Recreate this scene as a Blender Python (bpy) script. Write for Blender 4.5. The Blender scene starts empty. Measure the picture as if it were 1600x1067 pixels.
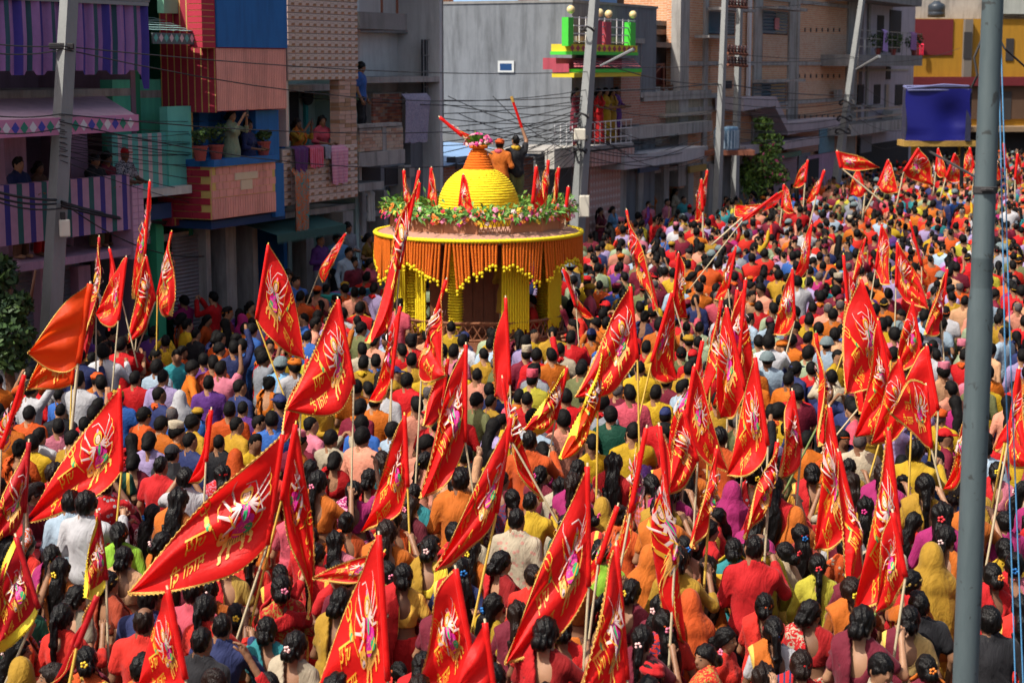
import bpy, math, random
import numpy as np
from mathutils import Vector
random.seed(7); rng = np.random.default_rng(11)
sc = bpy.context.scene
C = sc.collection
# ---------------------------------------------------------------- camera, sky, sun
FPX = 2800.0; CAMZ = 6.2; PITCH = math.atan(433/FPX)
CT, ST = math.cos(PITCH), math.sin(PITCH)
cam = bpy.data.cameras.new('camera'); cam.sensor_fit = 'HORIZONTAL'; cam.sensor_width = 36
cam.lens = FPX/1600*36; cam.clip_end = 1500; cam.clip_start = .1
cam.dof.use_dof = True; cam.dof.focus_distance = 21; cam.dof.aperture_fstop = 2.8
co = bpy.data.objects.new('camera', cam); C.objects.link(co)
co.location = (0, 0, CAMZ); co.rotation_euler = (math.pi/2-PITCH, 0, 0); sc.camera = co
TOSUN = Vector((-.46, -.34, .82)).normalized()
el = math.asin(TOSUN.z); az = math.atan2(TOSUN.x, TOSUN.y)
w = bpy.data.worlds.new('World'); sc.world = w; w.use_nodes = True
nt = w.node_tree; bg = nt.nodes['Background']; sky = nt.nodes.new('ShaderNodeTexSky'); sky.sky_type = 'NISHITA'
sky.sun_disc = False; sky.sun_elevation = el; sky.sun_rotation = az; sky.dust_density = 6.0; sky.air_density = .9; sky.ozone_density = .6
nt.links.new(sky.outputs[0], bg.inputs[0]); bg.inputs[1].default_value = .105
sl = bpy.data.lights.new('sun', 'SUN'); sl.energy = 4.1; sl.angle = math.radians(.55); sl.color = (1, .94, .84)
so = bpy.data.objects.new('sun', sl); C.objects.link(so); so.location = (-20, -15, 40)
so.rotation_euler = (-TOSUN).to_track_quat('-Z', 'Y').to_euler()
vs = sc.view_settings; vs.view_transform = 'Standard'; vs.look = 'None'; vs.exposure = 0.5; vs.gamma = 1; vs.use_curve_mapping = False
sc.cycles.use_denoising = True; sc.cycles.max_bounces = 6; sc.cycles.transparent_max_bounces = 6

# ---------------------------------------------------------------- geometry helpers
def ray(x, y):
    a, b = (x-800)/FPX, (533-y)/FPX
    return np.array([a, CT+b*ST, -ST+b*CT])
def at(x, y, d): return np.array([0, 0, CAMZ])+d*ray(x, y)
def atz(x, y, z):
    r = ray(x, y); return np.array([0, 0, CAMZ])+r*((z-CAMZ)/r[2])
def topx(P):
    X, Y, Z = P[0], P[1], P[2]-CAMZ
    d = Y*CT-Z*ST; return 800+FPX*X/d, 533-FPX*(Y*ST+Z*CT)/d, d
class Frame:
    def __init__(s, o, ang):
        s.o = np.array([o[0], o[1], 0.]); s.a = ang
        s.u = np.array([math.cos(ang), math.sin(ang), 0]); s.n = np.array([math.sin(ang), -math.cos(ang), 0])
    def hit(s, x, y, off):
        r = ray(x, y); p0 = np.array([0, 0, CAMZ]); t = (off-np.dot(s.n, p0-s.o))/np.dot(s.n, r)
        P = p0+t*r; return float(np.dot(s.u, P-s.o)), float(P[2])
    def w(s, u, off, z=0): return s.o+s.u*u+s.n*off+np.array([0, 0, z])
SF = Frame((-8.1, 32.3), math.atan2(.905, .4254))
TRIS = [0]
class MB:
    def __init__(s): s.v = []; s.f = []; s.m = []
    def add(s, vs, fs, m=0):
        b = len(s.v); s.v += [tuple(map(float, q)) for q in vs]; s.f += [tuple(b+i for i in f) for f in fs]; s.m += [m]*len(fs)
    def box(s, x0, x1, y0, y1, z0, z1, m=0):
        s.add([(x0,y0,z0),(x1,y0,z0),(x1,y1,z0),(x0,y1,z0),(x0,y0,z1),(x1,y0,z1),(x1,y1,z1),(x0,y1,z1)],
              [(0,3,2,1),(4,5,6,7),(0,1,5,4),(1,2,6,5),(2,3,7,6),(3,0,4,7)], m)
    def prism(s, top, bot, m=0):      # two rings of equal length
        n = len(top); s.add(list(bot)+list(top), [tuple(range(n))[::-1], tuple(range(n, 2*n))]+[(i,(i+1)%n,n+(i+1)%n,n+i) for i in range(n)], m)
    def tube(s, pts, r, n=6, m=0, cap=True):
        pts = [np.array(p, float) for p in pts]; k = len(pts)
        rs = r if hasattr(r, '__len__') else [r]*k
        V = []; up = np.array([0.13, .31, .94])
        for i, p in enumerate(pts):
            t = pts[min(i+1, k-1)]-pts[max(i-1, 0)]; t = t/(np.linalg.norm(t)+1e-9)
            a = np.cross(t, up if abs(t[2]) < .9 else np.array([1., .1, 0])); a /= np.linalg.norm(a); b = np.cross(t, a)
            V += [p+rs[i]*(a*math.cos(2*math.pi*j/n)+b*math.sin(2*math.pi*j/n)) for j in range(n)]
        Fc = [(i*n+j, i*n+(j+1)%n, (i+1)*n+(j+1)%n, (i+1)*n+j) for i in range(k-1) for j in range(n)]
        if cap: Fc += [tuple(range(n))[::-1], tuple(range((k-1)*n, k*n))]
        s.add(V, Fc, m)
    def lathe(s, prof, n=24, c=(0,0,0), m=0):
        V = [(c[0]+r*math.cos(2*math.pi*j/n), c[1]+r*math.sin(2*math.pi*j/n), c[2]+z) for r, z in prof for j in range(n)]
        k = len(prof); Fc = [(i*n+j, i*n+(j+1)%n, (i+1)*n+(j+1)%n, (i+1)*n+j) for i in range(k-1) for j in range(n)]
        s.add(V, Fc, m)
    def ball(s, c, r, m=0, n=6, k=4):
        r = r if hasattr(r, '__len__') else (r, r, r)
        V = [(c[0], c[1], c[2]-r[2])]+[(c[0]+r[0]*math.sin(math.pi*i/k)*math.cos(2*math.pi*j/n), c[1]+r[1]*math.sin(math.pi*i/k)*math.sin(2*math.pi*j/n), c[2]-r[2]*math.cos(math.pi*i/k)) for i in range(1, k) for j in range(n)]+[(c[0], c[1], c[2]+r[2])]
        Fc = [(0, 1+(j+1)%n, 1+j) for j in range(n)]+[(1+i*n+j, 1+i*n+(j+1)%n, 1+(i+1)*n+(j+1)%n, 1+(i+1)*n+j) for i in range(k-2) for j in range(n)]
        L = len(V)-1; Fc += [(L, 1+(k-2)*n+j, 1+(k-2)*n+(j+1)%n) for j in range(n)]
        s.add(V, Fc, m)
    def mesh(s, name, smooth=False):
        me = bpy.data.meshes.new(name); me.from_pydata(s.v, [], s.f)
        me.polygons.foreach_set('material_index', s.m)
        if smooth: me.polygons.foreach_set('use_smooth', [True]*len(s.f))
        me.update(); return me
    def build(s, name, mats, parent=None, smooth=False, kind=None):
        me = s.mesh(name, smooth)
        for m in (mats if isinstance(mats, (list, tuple)) else [mats]): me.materials.append(m)
        return link(name, me, parent, kind)
def link(name, data, parent=None, kind=None):
    o = bpy.data.objects.new(name, data); C.objects.link(o)
    if parent: o.parent = parent
    if kind: o['kind'] = kind
    return o
def tag(o, label, cat=None, group=None):
    o['label'] = label
    if cat: o['category'] = cat
    if group: o['group'] = group
    return o
def empty(name, loc, rz, label, cat, group=None):
    o = link(name, None); o.location = loc; o.rotation_euler = (0, 0, rz); o.empty_display_size = .2
    return tag(o, label, cat, group)

# ---------------------------------------------------------------- materials
MC = {}
def lin(c): return tuple((x/12.92 if x <= .04045 else ((x+.055)/1.055)**2.4) for x in c)
class N:
    def __init__(s, m): s.t = m.node_tree; s.p = s.t.nodes['Principled BSDF']; s.o = s.t.nodes['Material Output']
    def n(s, ty, **kw):
        q = s.t.nodes.new('ShaderNode'+ty)
        for k, v in kw.items():
            if k in q.inputs.keys(): q.inputs[k].default_value = v
            else: setattr(q, k, v)
        return q
    def l(s, a, b): s.t.links.new(a, b)
    def math(s, op, a, b=None):
        q = s.n('Math', operation=op)
        for i, x in enumerate((a, b)):
            if x is None: continue
            if isinstance(x, (int, float)): q.inputs[i].default_value = x
            else: s.l(x, q.inputs[i])
        return q.outputs[0]
    def mix(s, f, a, b):
        q = s.n('Mix', data_type='RGBA')
        for i, x in ((0, f), (6, a), (7, b)):
            if isinstance(x, tuple): q.inputs[i].default_value = (*x[:3], 1)
            elif isinstance(x, (int, float)): q.inputs[i].default_value = x
            else: s.l(x, q.inputs[i])
        return q.outputs[2]
def newmat(name):
    m = bpy.data.materials.new(name); m.use_nodes = True; return m, N(m)
def shade(c, k): return tuple(min(1, x*k) for x in c[:3])
def plain(name, col, rough=.7, var=.25, scale=6, bump=.15, metal=0, spec=.4, stain=0, streak=True):
    if name in MC: return MC[name]
    m, g = newmat(name); tc = g.n('TexCoord')
    vec = tc.outputs['Object']
    n1 = g.n('TexNoise', Scale=scale, Detail=6, Roughness=.65); g.l(vec, n1.inputs['Vector'])
    col_o = g.mix(n1.outputs['Fac'], shade(col, 1-var), shade(col, 1+var))
    if stain:
        mp = g.n('Mapping'); mp.inputs['Scale'].default_value = (2.2, 2.2, .3 if streak else 1); g.l(vec, mp.inputs[0])
        n2 = g.n('TexNoise', Scale=1.3, Detail=8, Roughness=.7); g.l(mp.outputs[0], n2.inputs['Vector'])
        rp = g.n('ValToRGB'); rp.color_ramp.elements[0].position = .45; rp.color_ramp.elements[1].position = .7; g.l(n2.outputs['Fac'], rp.inputs[0])
        f = g.math('MULTIPLY', rp.outputs[0], stain); col_o = g.mix(f, col_o, shade(col, .35))
    g.l(col_o, g.p.inputs['Base Color'])
    g.p.inputs['Roughness'].default_value = rough; g.p.inputs['Metallic'].default_value = metal; g.p.inputs['Specular IOR Level'].default_value = spec
    if bump:
        n3 = g.n('TexNoise', Scale=scale*6, Detail=4); g.l(vec, n3.inputs['Vector'])
        b = g.n('Bump', Strength=bump, Distance=.02); g.l(n3.outputs['Fac'], b.inputs['Height']); g.l(b.outputs[0], g.p.inputs['Normal'])
    MC[name] = m; return m
def stripes(name, cols, period, axis='X', rough=.75, dirt=.25):
    """painted bands of equal width along one object axis"""
    if name in MC: return MC[name]
    m, g = newmat(name); tc = g.n('TexCoord'); sx = g.n('SeparateXYZ'); g.l(tc.outputs['Object'], sx.inputs[0])
    if axis == 'XY': v = g.math('ADD', sx.outputs[0], sx.outputs[1])
    else: v = sx.outputs['XYZ'.index(axis)]
    f = g.math('FRACT', g.math('DIVIDE', v, period))
    rp = g.n('ValToRGB'); rp.color_ramp.interpolation = 'CONSTANT'; e = rp.color_ramp.elements
    tot = sum(wd for _, wd in cols); pos = 0
    for i, (c, wd) in enumerate(cols):
        q = e[i] if i < 2 else e.new(pos); q.position = pos; q.color = (*c, 1); pos += wd/tot
    g.l(f, rp.inputs[0])
    nz = g.n('TexNoise', Scale=5, Detail=7, Roughness=.7); g.l(tc.outputs['Object'], nz.inputs['Vector'])
    dk = g.n('Mix', data_type='RGBA', blend_type='MULTIPLY'); dk.inputs[0].default_value = 1
    g.l(rp.outputs[0], dk.inputs[6]); g.l(g.mix(nz.outputs['Fac'], (1-dirt*1.6,)*3, (1, 1, 1)), dk.inputs[7])
    g.l(dk.outputs[2], g.p.inputs['Base Color']); g.p.inputs['Roughness'].default_value = rough
    b = g.n('Bump', Strength=.15, Distance=.02); g.l(nz.outputs['Fac'], b.inputs['Height']); g.l(b.outputs[0], g.p.inputs['Normal'])
    MC[name] = m; return m
def brickmat(name, c1, c2, mortar, w=.24, h=.085, ms=.012, rough=.9, wash=.3, axes='X', bump=.6):
    if name in MC: return MC[name]
    m, g = newmat(name); tc = g.n('TexCoord'); sx = g.n('SeparateXYZ'); g.l(tc.outputs['Object'], sx.inputs[0])
    cb = g.n('CombineXYZ'); g.l(g.math('ADD', sx.outputs[0], sx.outputs[1]), cb.inputs[0]); g.l(sx.outputs[2], cb.inputs[1])
    br = g.n('TexBrick', Scale=1); br.inputs['Color1'].default_value = (*c1, 1); br.inputs['Color2'].default_value = (*c2, 1); br.inputs['Mortar'].default_value = (*mortar, 1)
    br.inputs['Mortar Size'].default_value = ms; br.inputs['Brick Width'].default_value = w; br.inputs['Row Height'].default_value = h; br.inputs['Bias'].default_value = -.1
    g.l(cb.outputs[0], br.inputs['Vector'])
    n1 = g.n('TexNoise', Scale=1.4, Detail=8, Roughness=.75); g.l(tc.outputs['Object'], n1.inputs['Vector'])
    rp = g.n('ValToRGB'); rp.color_ramp.elements[0].position = .42; rp.color_ramp.elements[1].position = .68; g.l(n1.outputs['Fac'], rp.inputs[0])
    n2 = g.n('TexNoise', Scale=9, Detail=3); g.l(tc.outputs['Object'], n2.inputs['Vector'])
    cc = g.mix(g.math('MULTIPLY', rp.outputs[0], wash), br.outputs['Color'], mortar)
    cc = g.mix(g.math('MULTIPLY', n2.outputs['Fac'], .5), cc, shade(c2, .5))
    g.l(cc, g.p.inputs['Base Color']); g.p.inputs['Roughness'].default_value = rough
    b = g.n('Bump', Strength=bump, Distance=.02, invert=True); g.l(br.outputs['Fac'], b.inputs['Height']); g.l(b.outputs[0], g.p.inputs['Normal'])
    MC[name] = m; return m
def cloth(col, pat='plain', col2=(.7,.6,.4), rough=.8, trans=0):
    key = ('cloth', tuple(round(x, 3) for x in col), pat, tuple(round(x, 3) for x in col2))
    if key in MC: return MC[key]
    m, g = newmat('fabric'); tc = g.n('TexCoord'); O = tc.outputs['Object']
    nz = g.n('TexNoise', Scale=7, Detail=5, Distortion=.6); g.l(O, nz.inputs['Vector'])
    base = g.mix(nz.outputs['Fac'], shade(col, .8), shade(col, 1.15))
    sx = g.n('SeparateXYZ'); g.l(O, sx.inputs[0])
    if pat == 'check':
        a = g.math('LESS_THAN', g.math('FRACT', g.math('MULTIPLY', sx.outputs[0], 18)), .45); b = g.math('LESS_THAN', g.math('FRACT', g.math('MULTIPLY', sx.outputs[2], 18)), .45)
        base = g.mix(g.math('MULTIPLY', g.math('ADD', a, b), .5), base, col2)
    elif pat == 'stripe':
        base = g.mix(g.math('LESS_THAN', g.math('FRACT', g.math('MULTIPLY', sx.outputs[2], 14)), .4), base, col2)
    elif pat == 'vstripe':
        base = g.mix(g.math('LESS_THAN', g.math('FRACT', g.math('MULTIPLY', sx.outputs[0], 22)), .35), base, col2)
    elif pat == 'dots':
        vo = g.n('TexVoronoi', Scale=16); g.l(O, vo.inputs['Vector']); base = g.mix(g.math('LESS_THAN', vo.outputs['Distance'], .28), base, col2)
    elif pat == 'print':
        n2 = g.n('TexNoise', Scale=18, Detail=2, Distortion=2.5); g.l(O, n2.inputs['Vector']); base = g.mix(g.math('GREATER_THAN', n2.outputs['Fac'], .53), base, col2)
    elif pat == 'camo':
        n2 = g.n('TexNoise', Scale=11, Detail=2, Distortion=1); g.l(O, n2.inputs['Vector'])
        rp = g.n('ValToRGB'); rp.color_ramp.interpolation = 'CONSTANT'; e = rp.color_ramp.elements
        e[0].position = 0; e[0].color = (.02,.035,.08,1); e[1].position = .45; e[1].color = (*col, 1); q = e.new(.56); q.color = (*col2, 1)
        g.l(n2.outputs['Fac'], rp.inputs[0]); base = rp.outputs[0]
    elif pat == 'border':
        w1 = g.math('LESS_THAN', g.math('FRACT', g.math('MULTIPLY', g.math('ADD', sx.outputs[0], .02), 5.1)), .2)
        base = g.mix(w1, base, col2)
    g.l(base, g.p.inputs['Base Color']); g.p.inputs['Roughness'].default_value = rough
    g.p.inputs['Sheen Weight'].default_value = .06; g.p.inputs['Specular IOR Level'].default_value = .25
    mp = g.n('Mapping'); mp.inputs['Scale'].default_value = (1, 1, .45); g.l(O, mp.inputs[0])
    n3 = g.n('TexNoise', Scale=15, Detail=4, Distortion=1.2); g.l(mp.outputs[0], n3.inputs['Vector'])
    n4 = g.n('TexNoise', Scale=5, Detail=3, Distortion=2.0); g.l(mp.outputs[0], n4.inputs['Vector'])
    b = g.n('Bump', Strength=.6, Distance=.05); g.l(g.math('ADD', g.math('MULTIPLY', n3.outputs['Fac'], .35), n4.outputs['Fac']), b.inputs['Height']); g.l(b.outputs[0], g.p.inputs['Normal'])
    MC[key] = m; return m
def satin(name, col, trans=.35):
    if name in MC: return MC[name]
    m, g = newmat(name); tc = g.n('TexCoord')
    n3 = g.n('TexNoise', Scale=9, Detail=3, Distortion=1); g.l(tc.outputs['Object'], n3.inputs['Vector'])
    g.l(g.mix(n3.outputs['Fac'], shade(col, .86), shade(col, 1.08)), g.p.inputs['Base Color'])
    g.p.inputs['Roughness'].default_value = .5; g.p.inputs['Specular IOR Level'].default_value = .28; g.p.inputs['Sheen Weight'].default_value = .1
    b = g.n('Bump', Strength=.3, Distance=.03); g.l(n3.outputs['Fac'], b.inputs['Height']); g.l(b.outputs[0], g.p.inputs['Normal'])
    tr = g.n('BsdfTranslucent'); tr.inputs[0].default_value = (*col, 1); mx = g.n('MixShader'); mx.inputs[0].default_value = trans
    g.l(g.p.outputs[0], mx.inputs[1]); g.l(tr.outputs[0], mx.inputs[2]); g.l(mx.outputs[0], g.o.inputs[0])
    MC[name] = m; return m
# ---------------------------------------------------------------- the setting: ground, pavement
asph = plain('asphalt', (.055,.053,.05), .92, .3, 3, .3, stain=.4)
conc = plain('concrete', (.36,.345,.325), .9, .28, 2.5, .35, stain=.85, streak=True)
concd = plain('concrete_dark', (.24,.235,.23), .9, .3, 2.5, .3, stain=.6, streak=True)
plast = plain('grey_plaster', (.17,.185,.205), .9, .2, 1.6, .18, stain=.75, streak=True)
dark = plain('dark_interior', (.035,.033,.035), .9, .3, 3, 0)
steel = plain('grey_steel', (.28,.29,.30), .45, .2, 8, .1, metal=.4)
rust = plain('rusty_steel', (.20,.07,.04), .8, .4, 9, .2)
wood = plain('dark_wood', (.13,.055,.028), .65, .35, 5, .2)
brick_a = brickmat('red_brick', (.42,.14,.08), (.48,.22,.14), (.42,.37,.32))
brick_b = brickmat('pale_brick', (.66,.22,.09), (.78,.38,.19), (.66,.52,.38), wash=.22, ms=.016)
g = MB(); g.add([(-260,-160,0),(260,-160,0),(260,420,0),(-260,420,0)], [(0,1,2,3)]); g.build('road', asph, kind='structure')
def fbx(mb, x0, x1, y0, y1, o0, o1, m=0, F=SF, base=(0, 0)):
    """box whose outer face (offset o1 from the building line) spans these columns and rows of the photograph; y may be ('z', height)"""
    ym = [q for q in (y0, y1) if not isinstance(q, tuple)]; ym = sum(ym)/len(ym) if ym else 300
    u0, u1 = F.hit(x0, ym, o1)[0], F.hit(x1, ym, o1)[0]; xm = (x0+x1)/2
    z1 = y0[1] if isinstance(y0, tuple) else F.hit(xm, y0, o1)[1]; z0 = y1[1] if isinstance(y1, tuple) else F.hit(xm, y1, o1)[1]
    mb.box(u0-base[0], u1-base[0], -o1, -o0, z0, z1, m); return u0, u1, z0, z1
class Bld:
    def __init__(s, name, label, xref, cat='building', F=SF, group=None):
        s.F = F; s.u0 = F.hit(xref, 300, 0)[0]; p = F.w(s.u0, 0)
        s.r = empty(name, p, F.a, label, cat, group)
    def p(s, name, mat, *bx, kind=None, parent=None, label=None):
        for b in bx:
            m = MB(); fbx(m, *b[:6], F=s.F, base=(s.u0, 0)); o = m.build(name, mat, parent or s.r, kind=kind)
        return o
    def raw(s, name, mat, boxes, kind=None, parent=None, smooth=False):      # boxes in local u, offset, z
        m = MB()
        for b in boxes: m.box(b[0], b[1], -b[3], -b[2], b[4], b[5], b[6] if len(b) > 6 else 0)
        return m.build(name, mat, parent or s.r, kind=kind, smooth=smooth)
    def U(s, x, y=300, off=0): return s.F.hit(x, y, off)[0]-s.u0
    def Z(s, x, y, off=0): return s.F.hit(x, y, off)[1]
    def shell(s, xl, xr, H, mat, back=2.0, depth=8, slabs=(3.0, 6.0), roof=True, top=None, ends=True, floorm=None):
        a, b = s.U(xl), s.U(xr)
        bx = [(a, b, -depth, -back, 0, H)]
        if ends: bx += [(a, a+.14, -back+.001, 0, 0, H), (b-.14, b, -back+.001, 0, 0, H)]
        for q in bx: s.raw('wall', mat, [q])
        for z in slabs or (): s.raw('floor_slab', floorm or conc, [(a+.141, b-.141, -back+.001, -.01, z-.14, z)])
        if roof: s.raw('roof', conc, [(a-.05, b+.05, -depth-.05, .10, H+.001, H+.16)])
def shutter(b, x0, x1, y0, off, mat, z0=.2, name='roller_shutter'):
    u0, u1 = b.U(x0, 400, off), b.U(x1, 400, off); z1 = b.Z((x0+x1)/2, y0, off); m = MB(); k = int((z1-z0)/.075)
    for i in range(k):
        z = z0+i*.075; m.add([(u0,-off,z),(u1,-off,z),(u1,-off-.022,z+.03),(u0,-off-.022,z+.03),(u1,-off,z+.068),(u0,-off,z+.068),(u1,-off+.01,z+.075),(u0,-off+.01,z+.075)], [(0,1,2,3),(3,2,4,5),(5,4,6,7)])
    o = m.build(name, mat, b.r); return o
def pave(F, ua, ub, o0, o1, z): 
    m = MB(); P = [F.w(ua, o0), F.w(ub, o0), F.w(ub, o1), F.w(ua, o1)]
    m.prism([p+np.array([0,0,z]) for p in P], P); return m.build('pavement', conc, kind='structure')
pave(SF, -25, 78, -9, 1.15, .16)
mul = lambda c, k: shade(c, k)
shut_grey = plain('shutter_grey', (.24,.23,.25), .55, .2, 4, .1, metal=.3, stain=.4)
# ------------------------------------------------ 1 striped pink house
PINK = (.62,.36,.52); BLU = (.05,.04,.30); GRN = (.02,.15,.15)
pinkw = plain('pink_wall', (.46,.28,.39), .85, .15, 2, .15, stain=.6)
b = Bld('striped_house', 'pink house with violet, blue and green striped balcony parapet behind the concrete pole', 100)
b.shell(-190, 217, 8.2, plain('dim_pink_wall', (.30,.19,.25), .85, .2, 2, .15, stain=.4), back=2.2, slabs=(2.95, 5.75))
st1 = stripes('striped_paint', [(PINK,1),(BLU,.8),(PINK,1),(GRN,.8)], .62)
b.p('parapet', st1, (-140, 204, 287, 381, 1.02, 1.16))
u1 = b.U(204, 330, 1.16)
o = b.raw('corner_post', pinkw, [(u1+.002, u1+.34, .72, 1.19, 2.72, 4.03)])
m = MB()
for i in range(11):
    for k in range(2):
        ua = u1+.002+(.17*k); z = 2.735+i*.118; m.box(ua+.008, ua+.162, -1.203, -1.192, z+.006, z+.11)
m.build('painted_brick', plain('pale_pink_tile', (.62,.36,.5), .7, .15, 5, .1), o, kind='stuff')
b.raw('balcony_slab', pinkw, [(b.U(-140,330,1), u1+.34, -.05, 1.15, 2.80, 2.93)])
b.raw('side_parapet', st1, [(u1+.20, u1+.338, 0, .715, 2.94, 4.02)])
b.p('wall_pier', pinkw, (112, 139, 192, 392, -.4, .05)); b.p('wall_pier', pinkw, (10, 44, 200, 420, -.4, .05))
# awning with a diamond valance
aw = MB(); ua, ub = b.U(-140,185,1.9), b.U(214,185,1.9); uc = b.U(166,146,.25)
aw.prism([(ua,-.2,5.62),(uc,-.2,5.62),(ub,-1.9,5.32),(ua,-1.9,5.32)], [(ua,-.2,5.57),(uc,-.2,5.57),(ub,-1.9,5.27),(ua,-1.9,5.27)])
awn = aw.build('awning', plain('pink_canvas', (.50,.33,.40), .85, .12, 3, .1, stain=.35), b.r)
b.raw('valance', plain('pink_trim', (.60,.25,.42), .8, .1, 4), [(ua, ub, 1.905, 1.935, 5.06, 5.34)], parent=awn)
dm = MB(); i = 0
for k, c in enumerate(np.arange(ua+.12, ub-.08, .21)):
    dm.add([(c-.095,-1.940,5.2),(c,-1.940,5.10),(c+.095,-1.940,5.2),(c,-1.940,5.30)], [(0,1,2,3)], k % 3)
dm.build('diamond', [plain('white_paint', (.7,.7,.74), .7, .1, 4), plain('blue_paint', (.06,.07,.42), .7, .1, 4), plain('green_paint', (.03,.24,.17), .7, .1, 4)], awn, kind='stuff')
# hanging striped cloth of the storey above
cm = MB(); ua, ub = b.U(-140,60,1.3), b.U(229,60,1.3); K = 130
for i in range(K+1):
    u = ua+(ub-ua)*i/K; y = -1.3-.045*math.sin(u*17)-.02*math.sin(u*41); zb = 6.02+(.07 if int(u/.62*2) % 2 else 0)+(-.26 if i > K-3 else 0)
    cm.v += [(u, y, 7.28), (u, y-.01, 6.6), (u, y+.02, zb)]
for i in range(K):
    for j in range(2): a = i*3+j; cm.f.append((a, a+1, a+4, a+3)); cm.m.append(0)
cl = cm.build('striped_curtain', stripes('striped_cloth', [((.40,.20,.48),1),((.06,.04,.32),.9),((.40,.20,.48),1),((.03,.10,.14),.8)], .56), b.r, smooth=True)
b.raw('upper_slab', concd, [(ua-.1, ub+.05, -.05, 1.36, 7.29, 7.42)])
b.raw('curtain_rail', steel, [(ua, ub, 1.33, 1.37, 7.22, 7.285)])
cr = MB(); u0, u2 = b.U(122,8,1.1), b.U(252,8,1.1)
for i in range(46):
    ua = u0+(u2-u0)*i/46; w_ = (u2-u0)/46; cr.add([(ua,-1.1,7.44),(ua+w_*.5,-1.14,7.44),(ua+w_,-1.1,7.44),(ua,-1.1,8.4),(ua+w_*.5,-1.14,8.4),(ua+w_,-1.1,8.4)], [(0,1,4,3),(1,2,5,4)])
cr.build('corrugated_sheet', plain('galvanised', (.30,.36,.38), .5, .2, 3, .1, metal=.5, stain=.4), b.r)
shutter(b, 96, 122, 398, -.25, shut_grey); shutter(b, -20, 62, 415, -.25, shut_grey)
b.p('wall_pier', pinkw, (122, 141, 415, ('z',.17), -.5, -.05)); b.p('wall_pier', pinkw, (62, 96, 400, ('z',.17), -.5, -.05))
b.p('door', dark, (142, 178, 395, ('z',.17), -.6, -.3))
# ------------------------------------------------ 2 green house
mint = plain('mint_paint', (.16,.60,.50), .8, .12, 2, .1, stain=.25); grn = plain('green_paint_wall', (.03,.26,.14), .8, .2, 2, .1, stain=.3)
b = Bld('green_house', 'narrow green house with pink striped mint balcony screen', 240)
b.shell(217, 300, 7.7, grn, back=1.6, slabs=(2.9, 5.7))
b.p('balcony_screen', stripes('mint_stripes', [((.14,.56,.50),1.2),((.72,.58,.60),.8)], .30), (176, 262, 209, 296, .55, .66))
b.p('side_wall', mint, (263, 300, 166, 296, .52, .70)); b.p('upper_wall', plain('bright_green_wall', (.10,.54,.36), .8, .15, 2, .1, stain=.4), (178, 300, 124, 300, -.3, -.02))
b.p('balcony_slab', plain('whitewash', (.58,.60,.56), .85, .15, 3, .1, stain=.4), (176, 300, 295, 308, -.2, .9))
b.p('column', plain('leaf_green_paint', (.05,.44,.22), .75, .12, 3), (243, 255, 342, ('z',.17), -.1, .12))
b.p('wall', plain('blue_wall_low', (.03,.08,.22), .8, .2, 3), (216, 242, 318, ('z',.17), -.9, -.5))
sh = MB(); u0, u2 = b.U(232,45,1.0), b.U(302,50,1.0); zt, zb = b.Z(262,28,.2), b.Z(262,50,1.0)
for r_ in range(6):
    for k in range(9):
        t0, t1 = r_/6, (r_+1)/6; ua, ub = u0+(u2-u0)*k/9, u0+(u2-u0)*(k+1)/9; j = random.uniform(0,.012)
        P = lambda u, t, h: (u, -(.1+.95*t), zt+(zb-zt)*t+h)
        sh.add([P(ua+.004,t0,.0+j),P(ub-.004,t0,.0+j),P(ub-.004,t1+.02,.03+j),P(ua+.004,t1+.02,.03+j)], [(0,1,2,3)])
aw2 = sh.build('shingle_awning', plain('teal_shingle', (.13,.24,.24), .85, .35, 7, .3, stain=.3), b.r, kind='stuff')
b.raw('valance', plain('teal_trim', (.10,.13,.14), .8, .2, 5), [(u0, u2, 1.06, 1.09, zb-.22, zb-.02)], parent=aw2)
dm = MB()
for k, c in enumerate(np.arange(u0+.09, u2-.05, .16)): dm.add([(c-.07,-1.095,zb-.11),(c,-1.095,zb-.19),(c+.07,-1.095,zb-.11),(c,-1.095,zb-.03)], [(0,1,2,3)], k % 2)
dm.build('diamond', [plain('teal_paint', (.12,.42,.38), .7, .1, 4), plain('pale_pink_paint', (.62,.45,.48), .7, .1, 4)], aw2, kind='stuff')
b.p('blue_beam', plain('blue_beam_paint', (.04,.09,.22), .8, .15, 3), (232, 268, 318, 342, -.2, .4))
# ------------------------------------------------ 3 salmon house
sal = plain('salmon_boards', (.78,.36,.30), .8, .2, 3, .1, stain=.5); redp = plain('brick_red_paint', (.40,.022,.05), .8, .18, 4, .1)
yel = plain('yellow_line', (.62,.46,.14), .8, .1, 4); blu = plain('strong_blue_paint', (.014,.14,.42), .75, .15, 2, .06, stain=.5)
redst = stripes('red_yellow_stripes', [((.40,.022,.05),5),((.60,.42,.12),1)], .155, 'Y')
b = Bld('salmon_house', 'salmon and blue house with red and yellow striped sides and flower pots', 370)
b.shell(300, 447, 8.6, blu, back=1.5, slabs=(3.0, 5.55))
O1 = 1.25
ua, ub = b.U(337,120,O1), b.U(446,120,O1); z0, z1 = b.Z(390,172,O1), b.Z(390,76,O1)
b.raw('upper_front', redp, [(ua, ub, -.0, O1, z0, z1+.9)])
pb = MB(); n_ = 40
for i in range(n_): pb.box(ua+(ub-ua)*i/n_+.006, ua+(ub-ua)*(i+1)/n_-.006, -O1-.022, -O1-.001, z0+.01, z1)
pb.build('salmon_board', sal, b.r, kind='stuff')
b.raw('side_panel', redst, [(ua-.03, ua-.002, -.0, O1+.02, z0-.02, z1+1.4)])
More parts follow.
